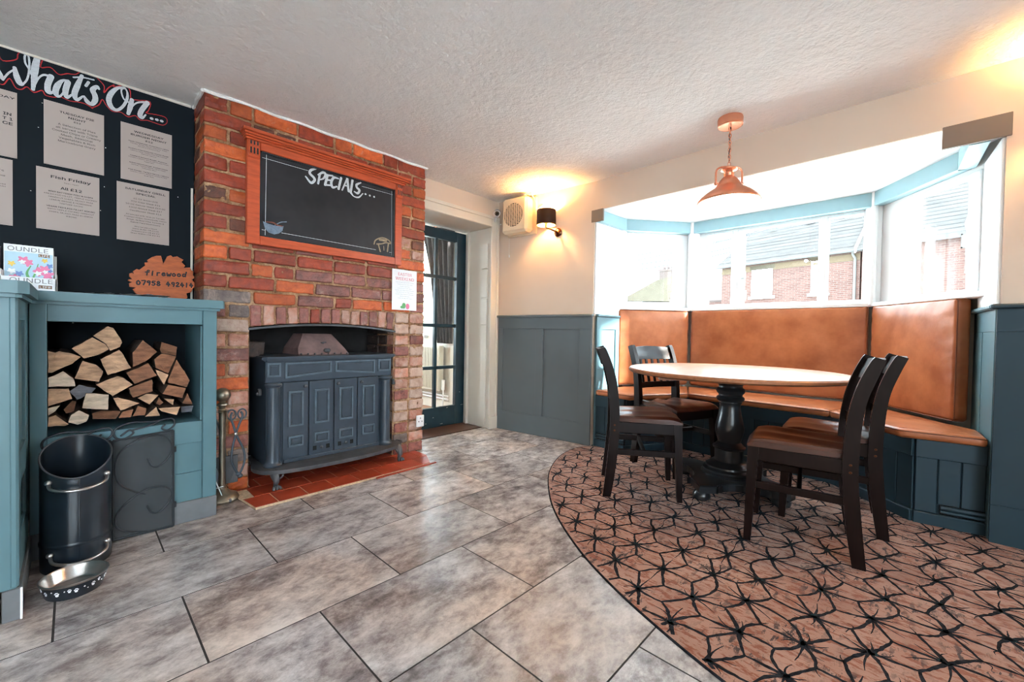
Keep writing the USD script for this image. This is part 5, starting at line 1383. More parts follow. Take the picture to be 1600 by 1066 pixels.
NA = 56
V = []
for r, zk in ((HR * 0.97, 0.0), (HR, 0.006), (HR, 0.095), (HR + 0.003, 0.099), (HR + 0.003, 0.108), (HR, 0.112), (HR, 0.30), (HR, None), (HR + 0.003, 'lip'), (HR - 0.004, 'lip2'), (HR - 0.004, 0.26), (HR - 0.004, 0.03)):
    for k in range(NA):
        a = 2 * math.pi * k / NA
        z = hod_rim(a if a <= math.pi else 2 * math.pi - a)
        z = zk if isinstance(zk, float) else {None: z - 0.004, 'lip': z, 'lip2': z}[zk]
        V.append((HX + r * math.cos(a), HY + r * math.sin(a), z))
F = []
for i in range(11):
    for k in range(NA):
        k2 = (k + 1) % NA
        F += [(i * NA + k, i * NA + k2, (i + 1) * NA + k2), (i * NA + k, (i + 1) * NA + k2, (i + 1) * NA + k)]
part(hod, 'body', (np.array(V), np.array(F)), M['hod_black'], smooth=40)
part(hod, 'bottom', lathe([(0, .028), (HR - .002, .028), (HR - .002, .032), (0, .032)], (HX, HY, 0), 40), M['hod_black'])
part(hod, 'rim', tube([(HX + HR * math.cos(a), HY + HR * math.sin(a), hod_rim(a if a <= math.pi else 2 * math.pi - a)) for a in np.linspace(0, 2 * np.pi, NA, endpoint=False)], 0.0032, 6, True), M['iron_worn'])
part(hod, 'seam', bx(HX + HR - 0.003, HX + HR + 0.0015, HY + 0.004, HY + 0.008, 0.0, 0.35, 0.0005), M['hod_black'])


def hod_handle(z, a0, a1, drop, out):
    pts = []
    for t in np.linspace(0, 1, 11):
        a = a0 + (a1 - a0) * t
        r = HR + out * math.sin(math.pi * t) ** 0.6 + 0.004
        pts.append((HX + r * math.cos(a), HY + r * math.sin(a), z - drop * math.sin(math.pi * t) ** 0.5))
    g = [tube(spline(pts, 3), 0.0058, 10)]
    for p in (pts[0], pts[-1]):
        g.append(ball((p[0], p[1], p[2] + 0.002), 0.0105, 2))
    return J(*g)


part(hod, 'handle', hod_handle(0.342, -0.80, 0.92, 0.026, 0.030), M['pewter'], smooth=40, label='curved pewter carrying handle')
part(hod, 'handle', hod_handle(0.075, -0.75, 0.92, 0.030, 0.030), M['pewter'], smooth=40, label='curved pewter tipping handle')

# ------------------------------------------------------------------ dog bowl with paw prints
BX_, BY_ = -2.090, 0.003
bw = thing('dog_bowl', 'steel dog bowl with a dark blue side printed with paws', 'bowl', (BX_, BY_, 0))
part(bw, 'shell', lathe([(0, .002), (.064, .002), (.070, .0), (.072, .004), (.084, .050), (.082, .052)], (BX_, BY_, 0), 48), M['hod_black'], smooth=40)
part(bw, 'liner', lathe([(.086, .049), (.088, .054), (.084, .056), (.079, .052), (.066, .018), (.056, .012), (0, .011)], (BX_, BY_, 0), 48), M['steel'], smooth=40)
pw = []
for k, (a, s, zc) in enumerate([(-1.25, .8, .036), (-1.0, 1, .026), (-.72, .5, .036), (-.55, 1.1, .024), (-.3, .5, .034), (-.15, .9, .030), (.05, 1, .026), (.30, .6, .034), (.42, .5, .024), (.60, 1, .028), (.82, .8, .034), (1.0, .5, .026), (1.2, .9, .03), (1.45, .7, .03), (-1.5, .7, .028)]):
    def bump_(da, dz, r):
        z = zc + dz; rr = .072 + (z - .004) * .26 + .0004
        a2 = a + da
        g = lathe([(r, -.0008), (r, .0006), (0, .0008)], (0, 0, 0), 10, 'x')
        return xf(g, trimesh.transformations.translation_matrix((BX_ + rr * math.cos(a2), BY_ + rr * math.sin(a2), z)) @ rot((0, 0, 1), a2))
    pw.append(bump_(0, 0, .0042 * s))
    if s > .75:
        for da, dz in ((-.055, .005), (-.02, .0085), (.02, .0085), (.055, .005)):
            pw.append(bump_(da * s, dz * s, .0017 * s))
part(bw, 'paw_prints', J(*pw), M['white_card'], label='white paw prints')
# ------------------------------------------------------------------ carpet with a dark star-and-rhombus print
def carpet_material():
    nodes = {
        'ge': ('geometry', {}), 'mp': ('mapping', {'scale': (1, 1, 1), 'rotation': (0, 0, 0.6)}),
        'm2': ('mapping', {'scale': (15, 40, 1), 'rotation': (0, 0, 0.5)}), 'm3': ('mapping', {'scale': (44, 16, 1), 'rotation': (0, 0, -0.35)}),
        'n1': ('noise_texture', {'scale': 3.0, 'detail': 4}), 'n2': ('noise_texture', {'scale': 1.0, 'detail': 4, 'roughness': 0.7}), 'n3': ('noise_texture', {'scale': 1.0, 'detail': 4, 'roughness': 0.7}),
        'n4': ('noise_texture', {'scale': 330.0, 'detail': 2}), 'n5': ('noise_texture', {'scale': 6.5, 'detail': 3}),
        'rp': ('rgb_ramp', {'ramp': [(0.30, L(148, 102, 82)), (0.70, L(182, 143, 124))]}),
        'f2': ('map_range', {'from_min': 0.50, 'from_max': 0.57, 'to_min': 0, 'to_max': 0.85, 'clamp': True}),
        'f3': ('map_range', {'from_min': 0.53, 'from_max': 0.575, 'to_min': 0, 'to_max': 0.92, 'clamp': True}),
        'f5': ('map_range', {'from_min': 0.44, 'from_max': 0.60, 'to_min': 0, 'to_max': 1.0, 'clamp': True}),
        'ml': ('math', {'math_type': 'multiply'}), 'm3m': ('math', {'math_type': 'multiply'}),
        'x2': ('mix_color', {'b': L(132, 66, 32)}), 'x3': ('mix_color', {'b': L(48, 30, 28)}),
        'bp': ('bump', {'strength': 0.5, 'distance': 0.003}),
        'p': ('principled_bsdf', {'roughness': 0.95, 'sheen_weight': 0.25, 'specular_ior_level': 0.15}),
    }
    links = [('ge.position', 'mp.vector'), ('ge.position', 'm2.vector'), ('ge.position', 'm3.vector'), ('mp.vector', 'n1.vector'), ('m2.vector', 'n2.vector'), ('m3.vector', 'n3.vector'), ('ge.position', 'n4.vector'), ('ge.position', 'n5.vector'),
             ('n1.fac', 'rp.fac'), ('n2.fac', 'f2.value'), ('n3.fac', 'f3.value'), ('n5.fac', 'f5.value'), ('f3.result', 'ml.value1'), ('f5.result', 'ml.value2'),
             ('rp.color', 'x2.a'), ('f2.result', 'x2.fac'), ('x2.result', 'x3.a'), ('ml.value', 'x3.fac'), ('x3.result', 'p.base_color'), ('n4.fac', 'bp.height'), ('bp.normal', 'p.normal')]
    return usdkit.material(stage, '/World/Looks/carpet', nodes, links, surface='p.BSDF')


M['carpet'] = carpet_material()
M['carpet_line'] = mat('carpet_line', (0.012, 0.014, 0.020), 0.95, var=0.5, vs=60, col2=(0.030, 0.032, 0.040), bump=0.5, bs=330, bd=0.003, coords='world', spec=0.1)
M['carpet_teal'] = mat('carpet_teal', (0.016, 0.040, 0.050), 0.95, var=0.4, vs=60, bump=0.5, bs=330, bd=0.003, coords='world', spec=0.1)
cp = thing('carpet', 'rust-pink patterned carpet with dark star and rhombus lines under the table', 'carpet', (0, 2.0, 0))
part(cp, 'pile', prism(CARPET, -0.003, 0.0045), M['carpet'])
part(cp, 'binding', tube([(x, y, 0.001) for x, y in CARPET_EDGE], 0.0045, 6), M['carpet_line'])
a1, a2, o_ = np.array([0.0, 0.190]), np.array([0.158, 0.095]), np.array([-0.526, 1.699])
rc = np.random.default_rng(11)


def warp(p):
    q = np.array([[p[0] * 5, p[1] * 5, 0.0]])
    return p + 0.05 * np.array([meshkit.noise(q, 2)[0] - 0.5, meshkit.noise(q, 3)[0] - 0.5])


LV, LF, TV, TF = [], [], [], []
CIN = CARPET.buffer(-0.006)
from shapely.prepared import prep
CINP = prep(CIN)


def carpet_stroke(p, q, w0, w1, V, F, z=0.0049):
    d = q - p; l = np.linalg.norm(d)
    if l < 1e-6:
        return
    t = d / l; nn = np.array([-t[1], t[0]])
    n = 9; bend = rc.normal(0, 0.007)
    pts = []
    for k in range(n):
        s = k / (n - 1)
        c = p + d * s + nn * bend * math.sin(math.pi * s)
        w = (w0 + (w1 - w0) * s) / 2
        pts.append((c - nn * w * rc.uniform(0.55, 1.3), c + nn * w * rc.uniform(0.55, 1.3)))
    ok = [CINP.contains(Point(*a)) and CINP.contains(Point(*b)) for a, b in pts]
    b0 = len(V)
    for a, b in pts:
        V.append((a[0], a[1], z)); V.append((b[0], b[1], z))
    for k in range(n - 1):
        if ok[k] and ok[k + 1]:
            i = b0 + 2 * k
            F.extend([(i, i + 2, i + 3), (i, i + 3, i + 1)])


for i in range(-12, 22):
    for j in range(-16, 14):
        P0 = o_ + a1 * j + a2 * i
        if not (-2.1 < P0[0] < 1.6 and 0.9 < P0[1] < 3.6):
            continue
        W = warp(P0)
        nbr = [a1, a2, a2 - a1, -a1, -a2, a1 - a2]
        for k in range(6):
            cen = P0 + (nbr[k] + nbr[(k + 1) % 6]) / 3
            carpet_stroke(W, warp(cen), 0.0135, 0.0090, LV, LF)
            if rc.random() < 0.75:
                e = W + (warp(P0 + nbr[k]) - W) * rc.uniform(0.25, 0.55)
                carpet_stroke(W, e, 0.0085, 0.002, LV, LF, 0.0047)
            e = warp(cen) + (warp(P0 + nbr[k] * 0.5) - warp(cen)) * 0.6
            if rc.random() < 0.25:
                carpet_stroke(warp(cen), e, 0.005, 0.002, LV, LF, 0.0047)
        for k in range(5):
            a = rc.uniform(0, 2 * math.pi)
            dd = np.array([math.cos(a), math.sin(a)]) * rc.uniform(0.010, 0.022)
            carpet_stroke(W - dd * 0.4, W + dd, 0.013, 0.004, TV if k < 2 else LV, TF if k < 2 else LF, 0.0051)
part(cp, 'pattern_lines', (np.array(LV), np.array(LF)), M['carpet_line'], kind='stuff')
part(cp, 'pattern_stars', (np.array(TV), np.array(TF)), M['carpet_teal'], kind='stuff')

# ------------------------------------------------------------------ bay seat: base, seat cushions, backrests
bp_ = thing('bay_bench', 'blue-green boarded bench base built into the bay', 'bench', (-0.8, 3.2, 0))
BF = [(-1.862, 2.990), (-1.585, 2.965), (-1.325, 3.440), (-0.330, 3.330), (0.040, 2.945), (0.284, 2.975)]
body = Polygon(BF + [(0.27, 3.28), (-0.13, 3.92), (-1.49, 3.93), (-1.88, 3.40)]).buffer(-0.004)
part(bp_, 'carcass', prism(body, 0.0, 0.424), M['bench_paint'])
for k in range(5):
    f = Fr(BF[k], BF[k + 1])
    part(bp_, 'top_rail', f.b(0.0, f.L, 0, 0.018, 0.335, 0.425, 0.002), M['bench_paint'])
    part(bp_, 'plinth', f.b(-0.004, f.L + 0.004, 0, 0.022, 0.0, 0.062, 0.004), M['bench_paint'])
    nbd = max(3, int(round(f.L / 0.093)))
    slot = k in (0, 4)
    for q in range(nbd):
        s0, s1 = f.L * q / nbd + 0.0015, f.L * (q + 1) / nbd - 0.0015
        zb_ = 0.112 if (slot and (q > 0 if k == 4 else True)) else 0.062
        part(bp_, 'board', f.b(s0, s1, 0, 0.009, zb_, 0.335, 0.003), M['bench_paint'])
    if slot:
        sa = 0.095 if k == 4 else 0.01
        part(bp_, 'slot', f.b(sa, f.L, -0.001, 0.0015, 0.062, 0.112), M['black_hole'], label='dark slot for the heating pipe')
        part(bp_, 'pipe', J(*[f(cyl((sa, 0.010, z), (f.L, 0.010, z), r)) for z, r in ((0.098, 0.0105), (0.078, 0.008))]), M['bench_paint'], label='painted heating pipe along the slot')


def puff(poly, z0, z1, r, seed, amp=0.004):
    """A cushion slab: rounded edges, a slightly uneven top."""
    ring = np.array(poly.segmentize(0.03).exterior.coords)[:-1]
    if Polygon(ring).exterior.is_ccw is False:
        ring = ring[::-1]
    e = np.roll(ring, -1, 0) - np.roll(ring, 1, 0)
    e /= np.linalg.norm(e, axis=1, keepdims=True)
    inn = np.stack([-e[:, 1], e[:, 0]], 1)
    st = []
    for a in np.linspace(0, np.pi / 2, 5):
        st.append((r * (1 - math.sin(a)) if False else r * (1 - math.cos(np.pi / 2 - a)), z0 + r * (1 - math.cos(a)) if False else z0 + r - r * math.cos(a)))
    st += [(rr_, z1 - (zz_ - z0)) for rr_, zz_ in st[::-1]]
    n = len(ring)
    V = np.vstack([np.column_stack([ring + inn * ins, np.full(n, z)]) for ins, z in st])
    F = []
    for i in range(len(st) - 1):
        for k in range(n):
            k2 = (k + 1) % n
            F += [(i * n + k, i * n + k2, (i + 1) * n + k2), (i * n + k, (i + 1) * n + k2, (i + 1) * n + k)]
    tp = Polygon(ring + inn * st[-1][0]).buffer(0)
    tv, tf = trimesh.creation.triangulate_polygon(tp, engine='earcut')
    tm = trimesh.Trimesh(np.column_stack([tv, np.zeros(len(tv))]), tf)
    for _ in range(40):
        if tm.edges_unique_length.max() < 0.05:
            break
        ln = tm.edges_unique_length
        v2, f2 = trimesh.remesh.subdivide_to_size(tm.vertices, tm.faces, 0.05)
        tm = trimesh.Trimesh(v2, f2)
    t = np.array(tm.vertices)
    dist = np.array([tp.exterior.distance(Point(*p[:2])) for p in t])
    t[:, 2] = z1 + np.minimum(dist / 0.06, 1) * (0.006 + amp * 2 * (meshkit.fbm(np.column_stack([t[:, :2] * 9, 0 * dist]), 3, seed) - 0.5))
    return J((V, np.array(F)), (t, np.array(tm.faces)))


for pts, lab in (([(-1.845, 2.955), (-1.515, 2.900), (-1.262, 3.372), (-1.44, 3.825), (-1.818, 3.36)], 'tan leather seat pad at the left end of the bay bench'),
                 ([(-1.258, 3.374), (-0.352, 3.288), (-0.205, 3.822), (-1.432, 3.828)], 'long tan leather seat pad in the middle of the bay bench'),
                 ([(-0.345, 3.283), (-0.02, 2.898), (0.280, 2.932), (0.268, 3.17), (0.165, 3.30), (-0.198, 3.818)], 'tan leather seat pad at the right end of the bay bench')):
    sc = thing('seat_cushion', lab, 'cushion', (pts[0][0], pts[0][1], 0.425), group='leather pads of the bay bench')
    part(sc, 'pad', puff(Polygon(pts), 0.4252, SEAT_Z - 0.004, 0.018, len(lab)), M['leather'], smooth=40)
    part(sc, 'piping', tube(np.column_stack([np.array(Polygon(pts).buffer(-0.002).segmentize(0.05).exterior.coords)[:-1], np.full(len(Polygon(pts).buffer(-0.002).segmentize(0.05).exterior.coords) - 1, SEAT_Z - 0.014)]), 0.0032, 6, True), M['piping'], smooth=True)


def backrest(seg, s0, s1, z0, z1, th, label, seed):
    f = Fr(BAY[seg], BAY[seg + 1])
    hx, hy, hz = (s1 - s0) / 2, th / 2, (z1 - z0) / 2
    v, q = rounded(hx, hy, hz, 0.022, k=4, nx=int((s1 - s0) / 0.022), ny=3, nz=30)
    fx, fz = v[:, 0] / hx, v[:, 2] / hz
    edge = np.minimum(1 - np.abs(fx), 1 - np.abs(fz))
    puffy = np.clip(edge / 0.25, 0, 1) ** 0.6
    front = (v[:, 1] > 0)
    wr = meshkit.fbm(np.column_stack([v[:, 0] * 10, v[:, 2] * 5, np.full(len(v), seed)]), 4, seed) - 0.5
    topw = np.exp(-((1 - fz) / 0.12) ** 2) * np.sin(v[:, 0] * 95 + 2.5 * np.sin(v[:, 0] * 23)) * 0.0016
    sidew = np.exp(-((1 - np.abs(fx)) * hx / 0.06) ** 2) * np.sin(v[:, 2] * 80 + 2 * np.sin(v[:, 2] * 19)) * 0.0022
    v = v.copy()
    v[:, 1] += np.where(front, puffy * 0.012 - 0.012 + wr * 0.011 * puffy + topw + sidew, 0)
    v += np.array([(s0 + s1) / 2, -th / 2 + 0.004, (z0 + z1) / 2])
    b = thing('backrest_cushion', label, 'cushion', (f.p0[0] + f.t[0] * (s0 + s1) / 2, f.p0[1] + f.t[1] * (s0 + s1) / 2, z0), group='leather backs of the bay bench')
    part(b, 'pad', f((v, q)), M['leather'], smooth=50)
    e = 0.004
    rect = [(s0 + e + .012, z0 + e), (s1 - e - .012, z0 + e), (s1 - e, z0 + e + .012), (s1 - e, z1 - e - .012), (s1 - e - .012, z1 - e), (s0 + e + .012, z1 - e), (s0 + e, z1 - e - .012), (s0 + e, z0 + e + .012)]
    part(b, 'piping', f(tube(np.array([(x, -0.012, z) for x, z in rect]), 0.0034, 6, True)), M['piping'])


backrest(1, -0.055, 0.606, SEAT_Z + 0.006, 1.150, 0.075, 'upright tan leather back cushion at the left of the bay', 3)
backrest(2, 0.003, 1.226, SEAT_Z + 0.006, 1.156, 0.075, 'wide upright tan leather back cushion under the centre bay window', 5)
backrest(3, 0.006, 0.668, SEAT_Z + 0.006, 1.156, 0.085, 'upright tan leather back cushion at the right of the bay', 8)

# ------------------------------------------------------------------ round table on a turned pedestal
TX, TY, TZ = -0.771, 2.738, 0.722
tb = thing('round_table', 'round wooden pub table on a black turned pedestal', 'table', (TX, TY, 0))
tt = lathe([(0, TZ - .030), (.560, TZ - .030), (.584, TZ - .026), (.593, TZ - .018), (.594, TZ - .008), (.588, TZ), (0, TZ)], (TX, TY, 0), 96)
part(tb, 'table_top', tt, M['table_wood'], smooth=35)
A_ = math.radians(32)


def rp_(x, y):
    return TX + x * math.cos(A_) - y * math.sin(A_), TY + x * math.sin(A_) + y * math.cos(A_)


for y in (-0.19, 0.19):
    q = [rp_(a, b) for a, b in ((-0.44, y - 0.03), (0.44, y - 0.03), (0.44, y + 0.03), (-0.44, y + 0.03))]
    part(tb, 'batten', J(prism(Polygon(q), TZ - 0.054, TZ - 0.030)), M['table_wood'])
part(tb, 'block', prism(Polygon([rp_(a, b) for a, b in ((-0.16, -0.16), (0.16, -0.16), (0.16, 0.16), (-0.16, 0.16))]), TZ - 0.052, TZ - 0.030), M['pedestal'])
prof = [(0, .092), (.150, .092), (.152, .108), (.143, .118), (.143, .128), (.128, .140), (.126, .150), (.112, .158), (.104, .166), (.096, .172), (.078, .176), (.078, .245), (.088, .252), (.090, .262), (.078, .270), (.062, .290), (.070, .318), (.079, .352), (.080, .378), (.074, .41), (.062, .46), (.056, .500), (.058, .520), (.064, .528), (.064, .534), (.073, .542), (.078, .552), (.073, .562), (.064, .568), (.066, .578), (.076, .588), (.079, .600), (.074, .612), (.066, .618), (.064, .628), (.074, .646), (.080, .652), (.080, .694), (0, .694)]
part(tb, 'pedestal', lathe(prof, (TX, TY, 0), 48), M['pedestal'], smooth=32)
qx, qy = 0.262, 0.285
c_ = [(-qx + 0.035, -qy), (-0.13, -qy + 0.02)] + [(0.14 * math.cos(a), -qy - 0.018 + 0.10 * math.sin(a) * 1.0) for a in np.linspace(math.pi * 0.92, math.pi * 0.08, 10)] + [(0.13, -qy + 0.02), (qx - 0.035, -qy), (qx, -qy + 0.035)]
c_ += [(qx - 0.02, -0.13)] + [(qx + 0.02 - 0.085 * math.sin(a), -0.14 * math.cos(a)) for a in np.linspace(math.pi * 0.08, math.pi * 0.92, 10)] + [(qx - 0.02, 0.13)]
half = c_
full = half + [(-x, -y) for x, y in half]
plate = Polygon([rp_(x, y) for x, y in full]).buffer(0)
part(tb, 'base_plate', J(prism(plate.buffer(-0.006), 0.092, 0.098), prism(plate, 0.056, 0.092)), M['pedestal'])
for sx in (-1, 1):
    for sy in (-1, 1):
        fx_, fy_ = rp_(sx * (qx - 0.06), sy * (qy - 0.06))
        part(tb, 'bun_foot', lathe([(0, .0046), (.030, .0046), (.046, .016), (.048, .032), (.040, .050), (.034, .058), (0, .058)], (fx_, fy_, 0), 24), M['pedestal'], smooth=40)

# ------------------------------------------------------------------ chairs
def bar(p, q, w, h):
    """Square bar from p to q, w wide sideways, h high."""
    p, q = np.array(p, float), np.array(q, float)
    t = (q - p) / np.linalg.norm(q - p)
    s = np.cross(t, [0, 0, 1.0]); s /= np.linalg.norm(s); u = np.cross(s, t)
    g = bx(0, np.linalg.norm(q - p), -w / 2, w / 2, -h / 2, h / 2, 0.003)
    Mx = np.eye(4); Mx[:3, 0], Mx[:3, 1], Mx[:3, 2], Mx[:3, 3] = t, -s, u, p
    return xf(g, Mx)


def make_chair(name, label, cat, loc, rz, group):
    """Local frame: +x is the front, the origin lies on the floor between the legs."""
    c = thing(name, label, cat, loc, group, rotz=rz)
    # saddle seat
    def sfn(u, v, top):
        a, b = 2 * u - 1, 2 * v - 1
        x = 0.195 * a * np.sqrt(1 - 0.10 * b * b) + 0.012
        y = (0.187 + 0.010 * a) * b * np.sqrt(1 - 0.06 * a * a)
        edge = np.maximum(np.abs(a), np.abs(b))
        z = 0.470 - 0.016 * np.exp(-((np.abs(b) - 0.42) / 0.34) ** 2) * np.clip(0.75 - 0.5 * a, 0, 1.3) + 0.004 * a
        z = z - 0.020 * np.clip((a - 0.55) / 0.45, 0, 1) ** 2
        z = np.where(edge > 0.995, z - 0.010, z) - 0.004 * np.clip((edge - 0.9) / 0.1, 0, 1)
        if not top:
            z = np.minimum(z - 0.004, 0.432 + 0 * z)
        return np.stack([x, y, z], 1)
    t, b_ = grid(31, 31, lambda u, v: sfn(u, v, True)), grid(31, 31, lambda u, v: sfn(u, v, False))
    ring = [(0, j) for j in range(31)] + [(i, 30) for i in range(1, 31)] + [(30, j) for j in range(29, -1, -1)] + [(i, 0) for i in range(29, 0, -1)]
    idx = [i * 31 + j for i, j in ring]
    V = np.vstack([t[0], b_[0]]); F = [*t[1], *(b_[1][:, ::-1] + 961)]
    for k in range(len(idx)):
        a, d = idx[k], idx[(k + 1) % len(idx)]
        F += [(a, a + 961, d + 961), (a, d + 961, d)]
    part(c, 'seat', (V, np.array(F)), M['seat_wood'], smooth=45)
    for s in (-1, 1):
        def leg(w0, w1, x0, x1, y0, y1):
            v = []
            for w, x, y, z in ((w0, x0, y0, 0.0047), (w1, x1, y1, 0.434)):
                h = w / 2
                v += [(x - h, y - h, z), (x + h, y - h, z), (x + h, y + h, z), (x - h, y + h, z)]
            return np.array(v), np.array([(0, 2, 1), (0, 3, 2), (4, 5, 6), (4, 6, 7)] + [(i, (i + 1) % 4, 4 + (i + 1) % 4) for i in range(4)] + [(i, 4 + (i + 1) % 4, 4 + i) for i in range(4)])
        part(c, 'leg', leg(0.028, 0.044, 0.188, 0.172, s * 0.180, s * 0.168), M['chair_wood'])
    front = [(-.182, .0047), (-.164, .12), (-.150, .25), (-.142, .36), (-.142, .46), (-.148, .56), (-.162, .66), (-.186, .75), (-.218, .83), (-.232, .852)]
    back = [(-.268, .840), (-.242, .77), (-.214, .68), (-.200, .58), (-.194, .46), (-.194, .36), (-.202, .25), (-.214, .12), (-.226, .0047)]
    pf = Polygon(list(map(tuple, spline(front, 4))) + list(map(tuple, spline(back, 4))))
    for s in (-1, 1):
        v, f = prism(pf, -0.016, 0.016)
        y = s * (0.180 + 0.003 * np.clip(v[:, 1] / 0.85, 0, 1))
        part(c, 'back_post', (np.stack([v[:, 0], y + v[:, 2] * -1.0, v[:, 1]], 1), f), M['chair_wood'], smooth=30)
    # aprons and stretchers
    for s in (-1, 1):
        part(c, 'apron', bar((-0.168, s * 0.180, 0.402), (0.172, s * 0.176, 0.402), 0.022, 0.062), M['chair_wood'])
        part(c, 'stretcher', bar((-0.178, s * 0.180, 0.262), (0.180, s * 0.176, 0.262), 0.018, 0.034), M['chair_wood'])
    part(c, 'apron', bar((0.174, -0.176, 0.402), (0.174, 0.176, 0.402), 0.022, 0.062), M['chair_wood'])
    part(c, 'apron', bar((-0.168, -0.180, 0.402), (-0.168, 0.180, 0.402), 0.022, 0.062), M['chair_wood'])
    part(c, 'stretcher', bar((0.0, -0.180, 0.262), (0.0, 0.180, 0.262), 0.018, 0.028), M['chair_wood'])
    part(c, 'stretcher', bar((-0.172, -0.180, 0.310), (-0.172, 0.180, 0.310), 0.018, 0.030), M['chair_wood'])

    # curved rails and slats
    def rail(z0, z1, xoff, th, sag):
        def fn(u, v, o):
            y = (2 * u - 1) * 0.181
            z = z0 + (z1 - z0) * v
            xb = np.interp(z, [.46, .58, .68, .77, .84], [-.168, -.174, -.190, -.216, -.246])
            return np.stack([xb - sag * (1 - (2 * u - 1) ** 2) + o, y, z + 0.012 * (v > 0.99) * (1 - (2 * u - 1) ** 2) * (z1 > .8)], 1)
        n1, n2 = 15, 6
        A1, B1_ = grid(n1, n2, lambda u, v: fn(u, v, th / 2)), grid(n1, n2, lambda u, v: fn(u, v, -th / 2))
        rg_ = [(0, j) for j in range(n2)] + [(i, n2 - 1) for i in range(1, n1)] + [(n1 - 1, j) for j in range(n2 - 2, -1, -1)] + [(i, 0) for i in range(n1 - 2, 0, -1)]
        ix = [i * n2 + j for i, j in rg_]
        F = [*A1[1], *(B1_[1][:, ::-1] + n1 * n2)]
        for k in range(len(ix)):
            a, d = ix[k], ix[(k + 1) % len(ix)]
            F += [(a, a + n1 * n2, d + n1 * n2), (a, d + n1 * n2, d)]
        return np.vstack([A1[0], B1_[0]]), np.array(F)
    part(c, 'top_rail', rail(0.748, 0.832, 0, 0.022, 0.028), M['chair_wood'], smooth=30)
    part(c, 'lower_rail', rail(0.545, 0.585, 0, 0.020, 0.018), M['chair_wood'], smooth=30)
    for k in range(5):
        y = -0.118 + 0.059 * k
        sag = 1 - (y / 0.186) ** 2
        part(c, 'slat', bar((-0.175 - 0.018 * sag, y, 0.575), (-0.209 - 0.026 * sag, y, 0.756), 0.022, 0.011), M['chair_wood'])
    for s in (-1, 1):
        part(c, 'bolt', J(*[lathe([(0, -.0015), (.006, -.0015), (.005, .002), (0, .0025)], (-0.168, s * 0.197, z), 10, 'y') for z in (0.385, 0.415)]), M['bronze'], label='small brass bolt heads')
    return c


GRP = 'dark wooden chairs round the pub table'
ch0 = make_chair('dining_chair', 'dark brown slat-back chair nearest the camera, at the right of the table', 'chair', (-0.348, 2.316, 0), math.radians(188), GRP)
CHAIRS = [((-1.150, 2.357, 0), math.radians(32.5), 'dark brown slat-back chair at the left of the table, seen from the side'),
          ((-1.170, 2.900, 0), math.radians(-21), 'dark brown slat-back chair behind the table top, its slats showing over the left rim'),
          ((-0.283, 2.718, 0), math.radians(186), 'dark brown slat-back chair directly behind the chair nearest the camera')]
for loc, rz, lab in CHAIRS:
    copy_of(ch0, loc, rz, lab, 'chair', GRP)

# ------------------------------------------------------------------ copper pendant lamp
LX, LY = -0.777, 2.620
pl = thing('pendant_lamp', 'copper pendant lamp hanging on a chain over the table', 'lamp', (LX, LY, 1.70))
part(pl, 'ceiling_rose', lathe([(0, 2.138), (.060, 2.138), (.066, 2.142), (.067, 2.180), (.064, 2.19), (0, 2.19)], (LX, LY, 0), 36), M['copper'], smooth=30)
nl = 11
for k in range(nl):
    z = 2.128 - k * (0.205 / (nl - 1))
    pts = [(0.0075 * math.cos(a), 0, z + 0.0145 * math.sin(a)) for a in np.linspace(0, 2 * np.pi, 12, endpoint=False)]
    part(pl, 'chain_link', mv(xf(tube(pts, 0.0021, 6, True), rot((0, 0, 1), 0.7 + (math.pi / 2) * (k % 2))), (LX, LY, 0)), M['copper'], smooth=True)
part(pl, 'flex', tube(spline([(LX + 0.004 * math.sin(k * 2), LY + 0.004 * math.cos(k * 2), 2.14 - 0.03 * k) for k in range(8)], 4), 0.0026, 6), M['ink'], label='dark twisted flex through the chain')
yd = np.array([math.cos(0.72), math.sin(0.72), 0])
yk = [(-.074, 1.812), (-.075, 1.85), (-.072, 1.885), (-.055, 1.902), (-.02, 1.908), (0, 1.909), (.02, 1.908), (.055, 1.902), (.072, 1.885), (.075, 1.85), (.074, 1.812)]
part(pl, 'yoke', J(tube(spline([np.array([LX, LY, 0]) + yd * a + np.array([0, 0, z]) for a, z in yk], 5), 0.0055, 10), *[ball(np.array([LX, LY, 1.810]) + yd * s * 0.074, 0.010, 2) for s in (-1, 1)], *[cyl(np.array([LX, LY, 1.812]) + yd * s * 0.045, np.array([LX, LY, 1.812]) + yd * s * 0.078, 0.005, 8) for s in (-1, 1)]), M['copper'], smooth=40)
part(pl, 'lamp_holder', lathe([(0, 1.850), (.026, 1.850), (.028, 1.868), (.024, 1.872), (.030, 1.882), (.044, 1.888), (.046, 1.893), (.020, 1.897), (.012, 1.906), (0, 1.91)], (LX, LY, 0), 32), M['copper'], smooth=35)
outer = [(.166, 1.700), (.167, 1.704), (.163, 1.714), (.148, 1.732), (.122, 1.754), (.096, 1.772), (.078, 1.782), (.066, 1.796), (.058, 1.814), (.046, 1.832), (.032, 1.848), (.026, 1.852)]
shade = part(pl, 'shade', lathe(outer, (LX, LY, 0), 64), M['copper'], smooth=40)
M['shade_white'] = mat('shade_white', (0.85, 0.84, 0.82), 0.4, var=0.01)
part(shade, 'shade_lining', lathe([(r - .003, z + .0003) for r, z in outer], (LX, LY, 0), 64), M['shade_white'], smooth=40, label='white inside of the shade')
M['bulb_white'] = emit('bulb_white', (1.0, 0.86, 0.68), 70.0)
part(pl, 'bulb', lathe([(0, 1.722), (.018, 1.724), (.032, 1.736), (.036, 1.752), (.032, 1.772), (.018, 1.796), (.014, 1.83), (0, 1.83)], (LX, LY, 0), 24), M['bulb_white'], smooth=True)

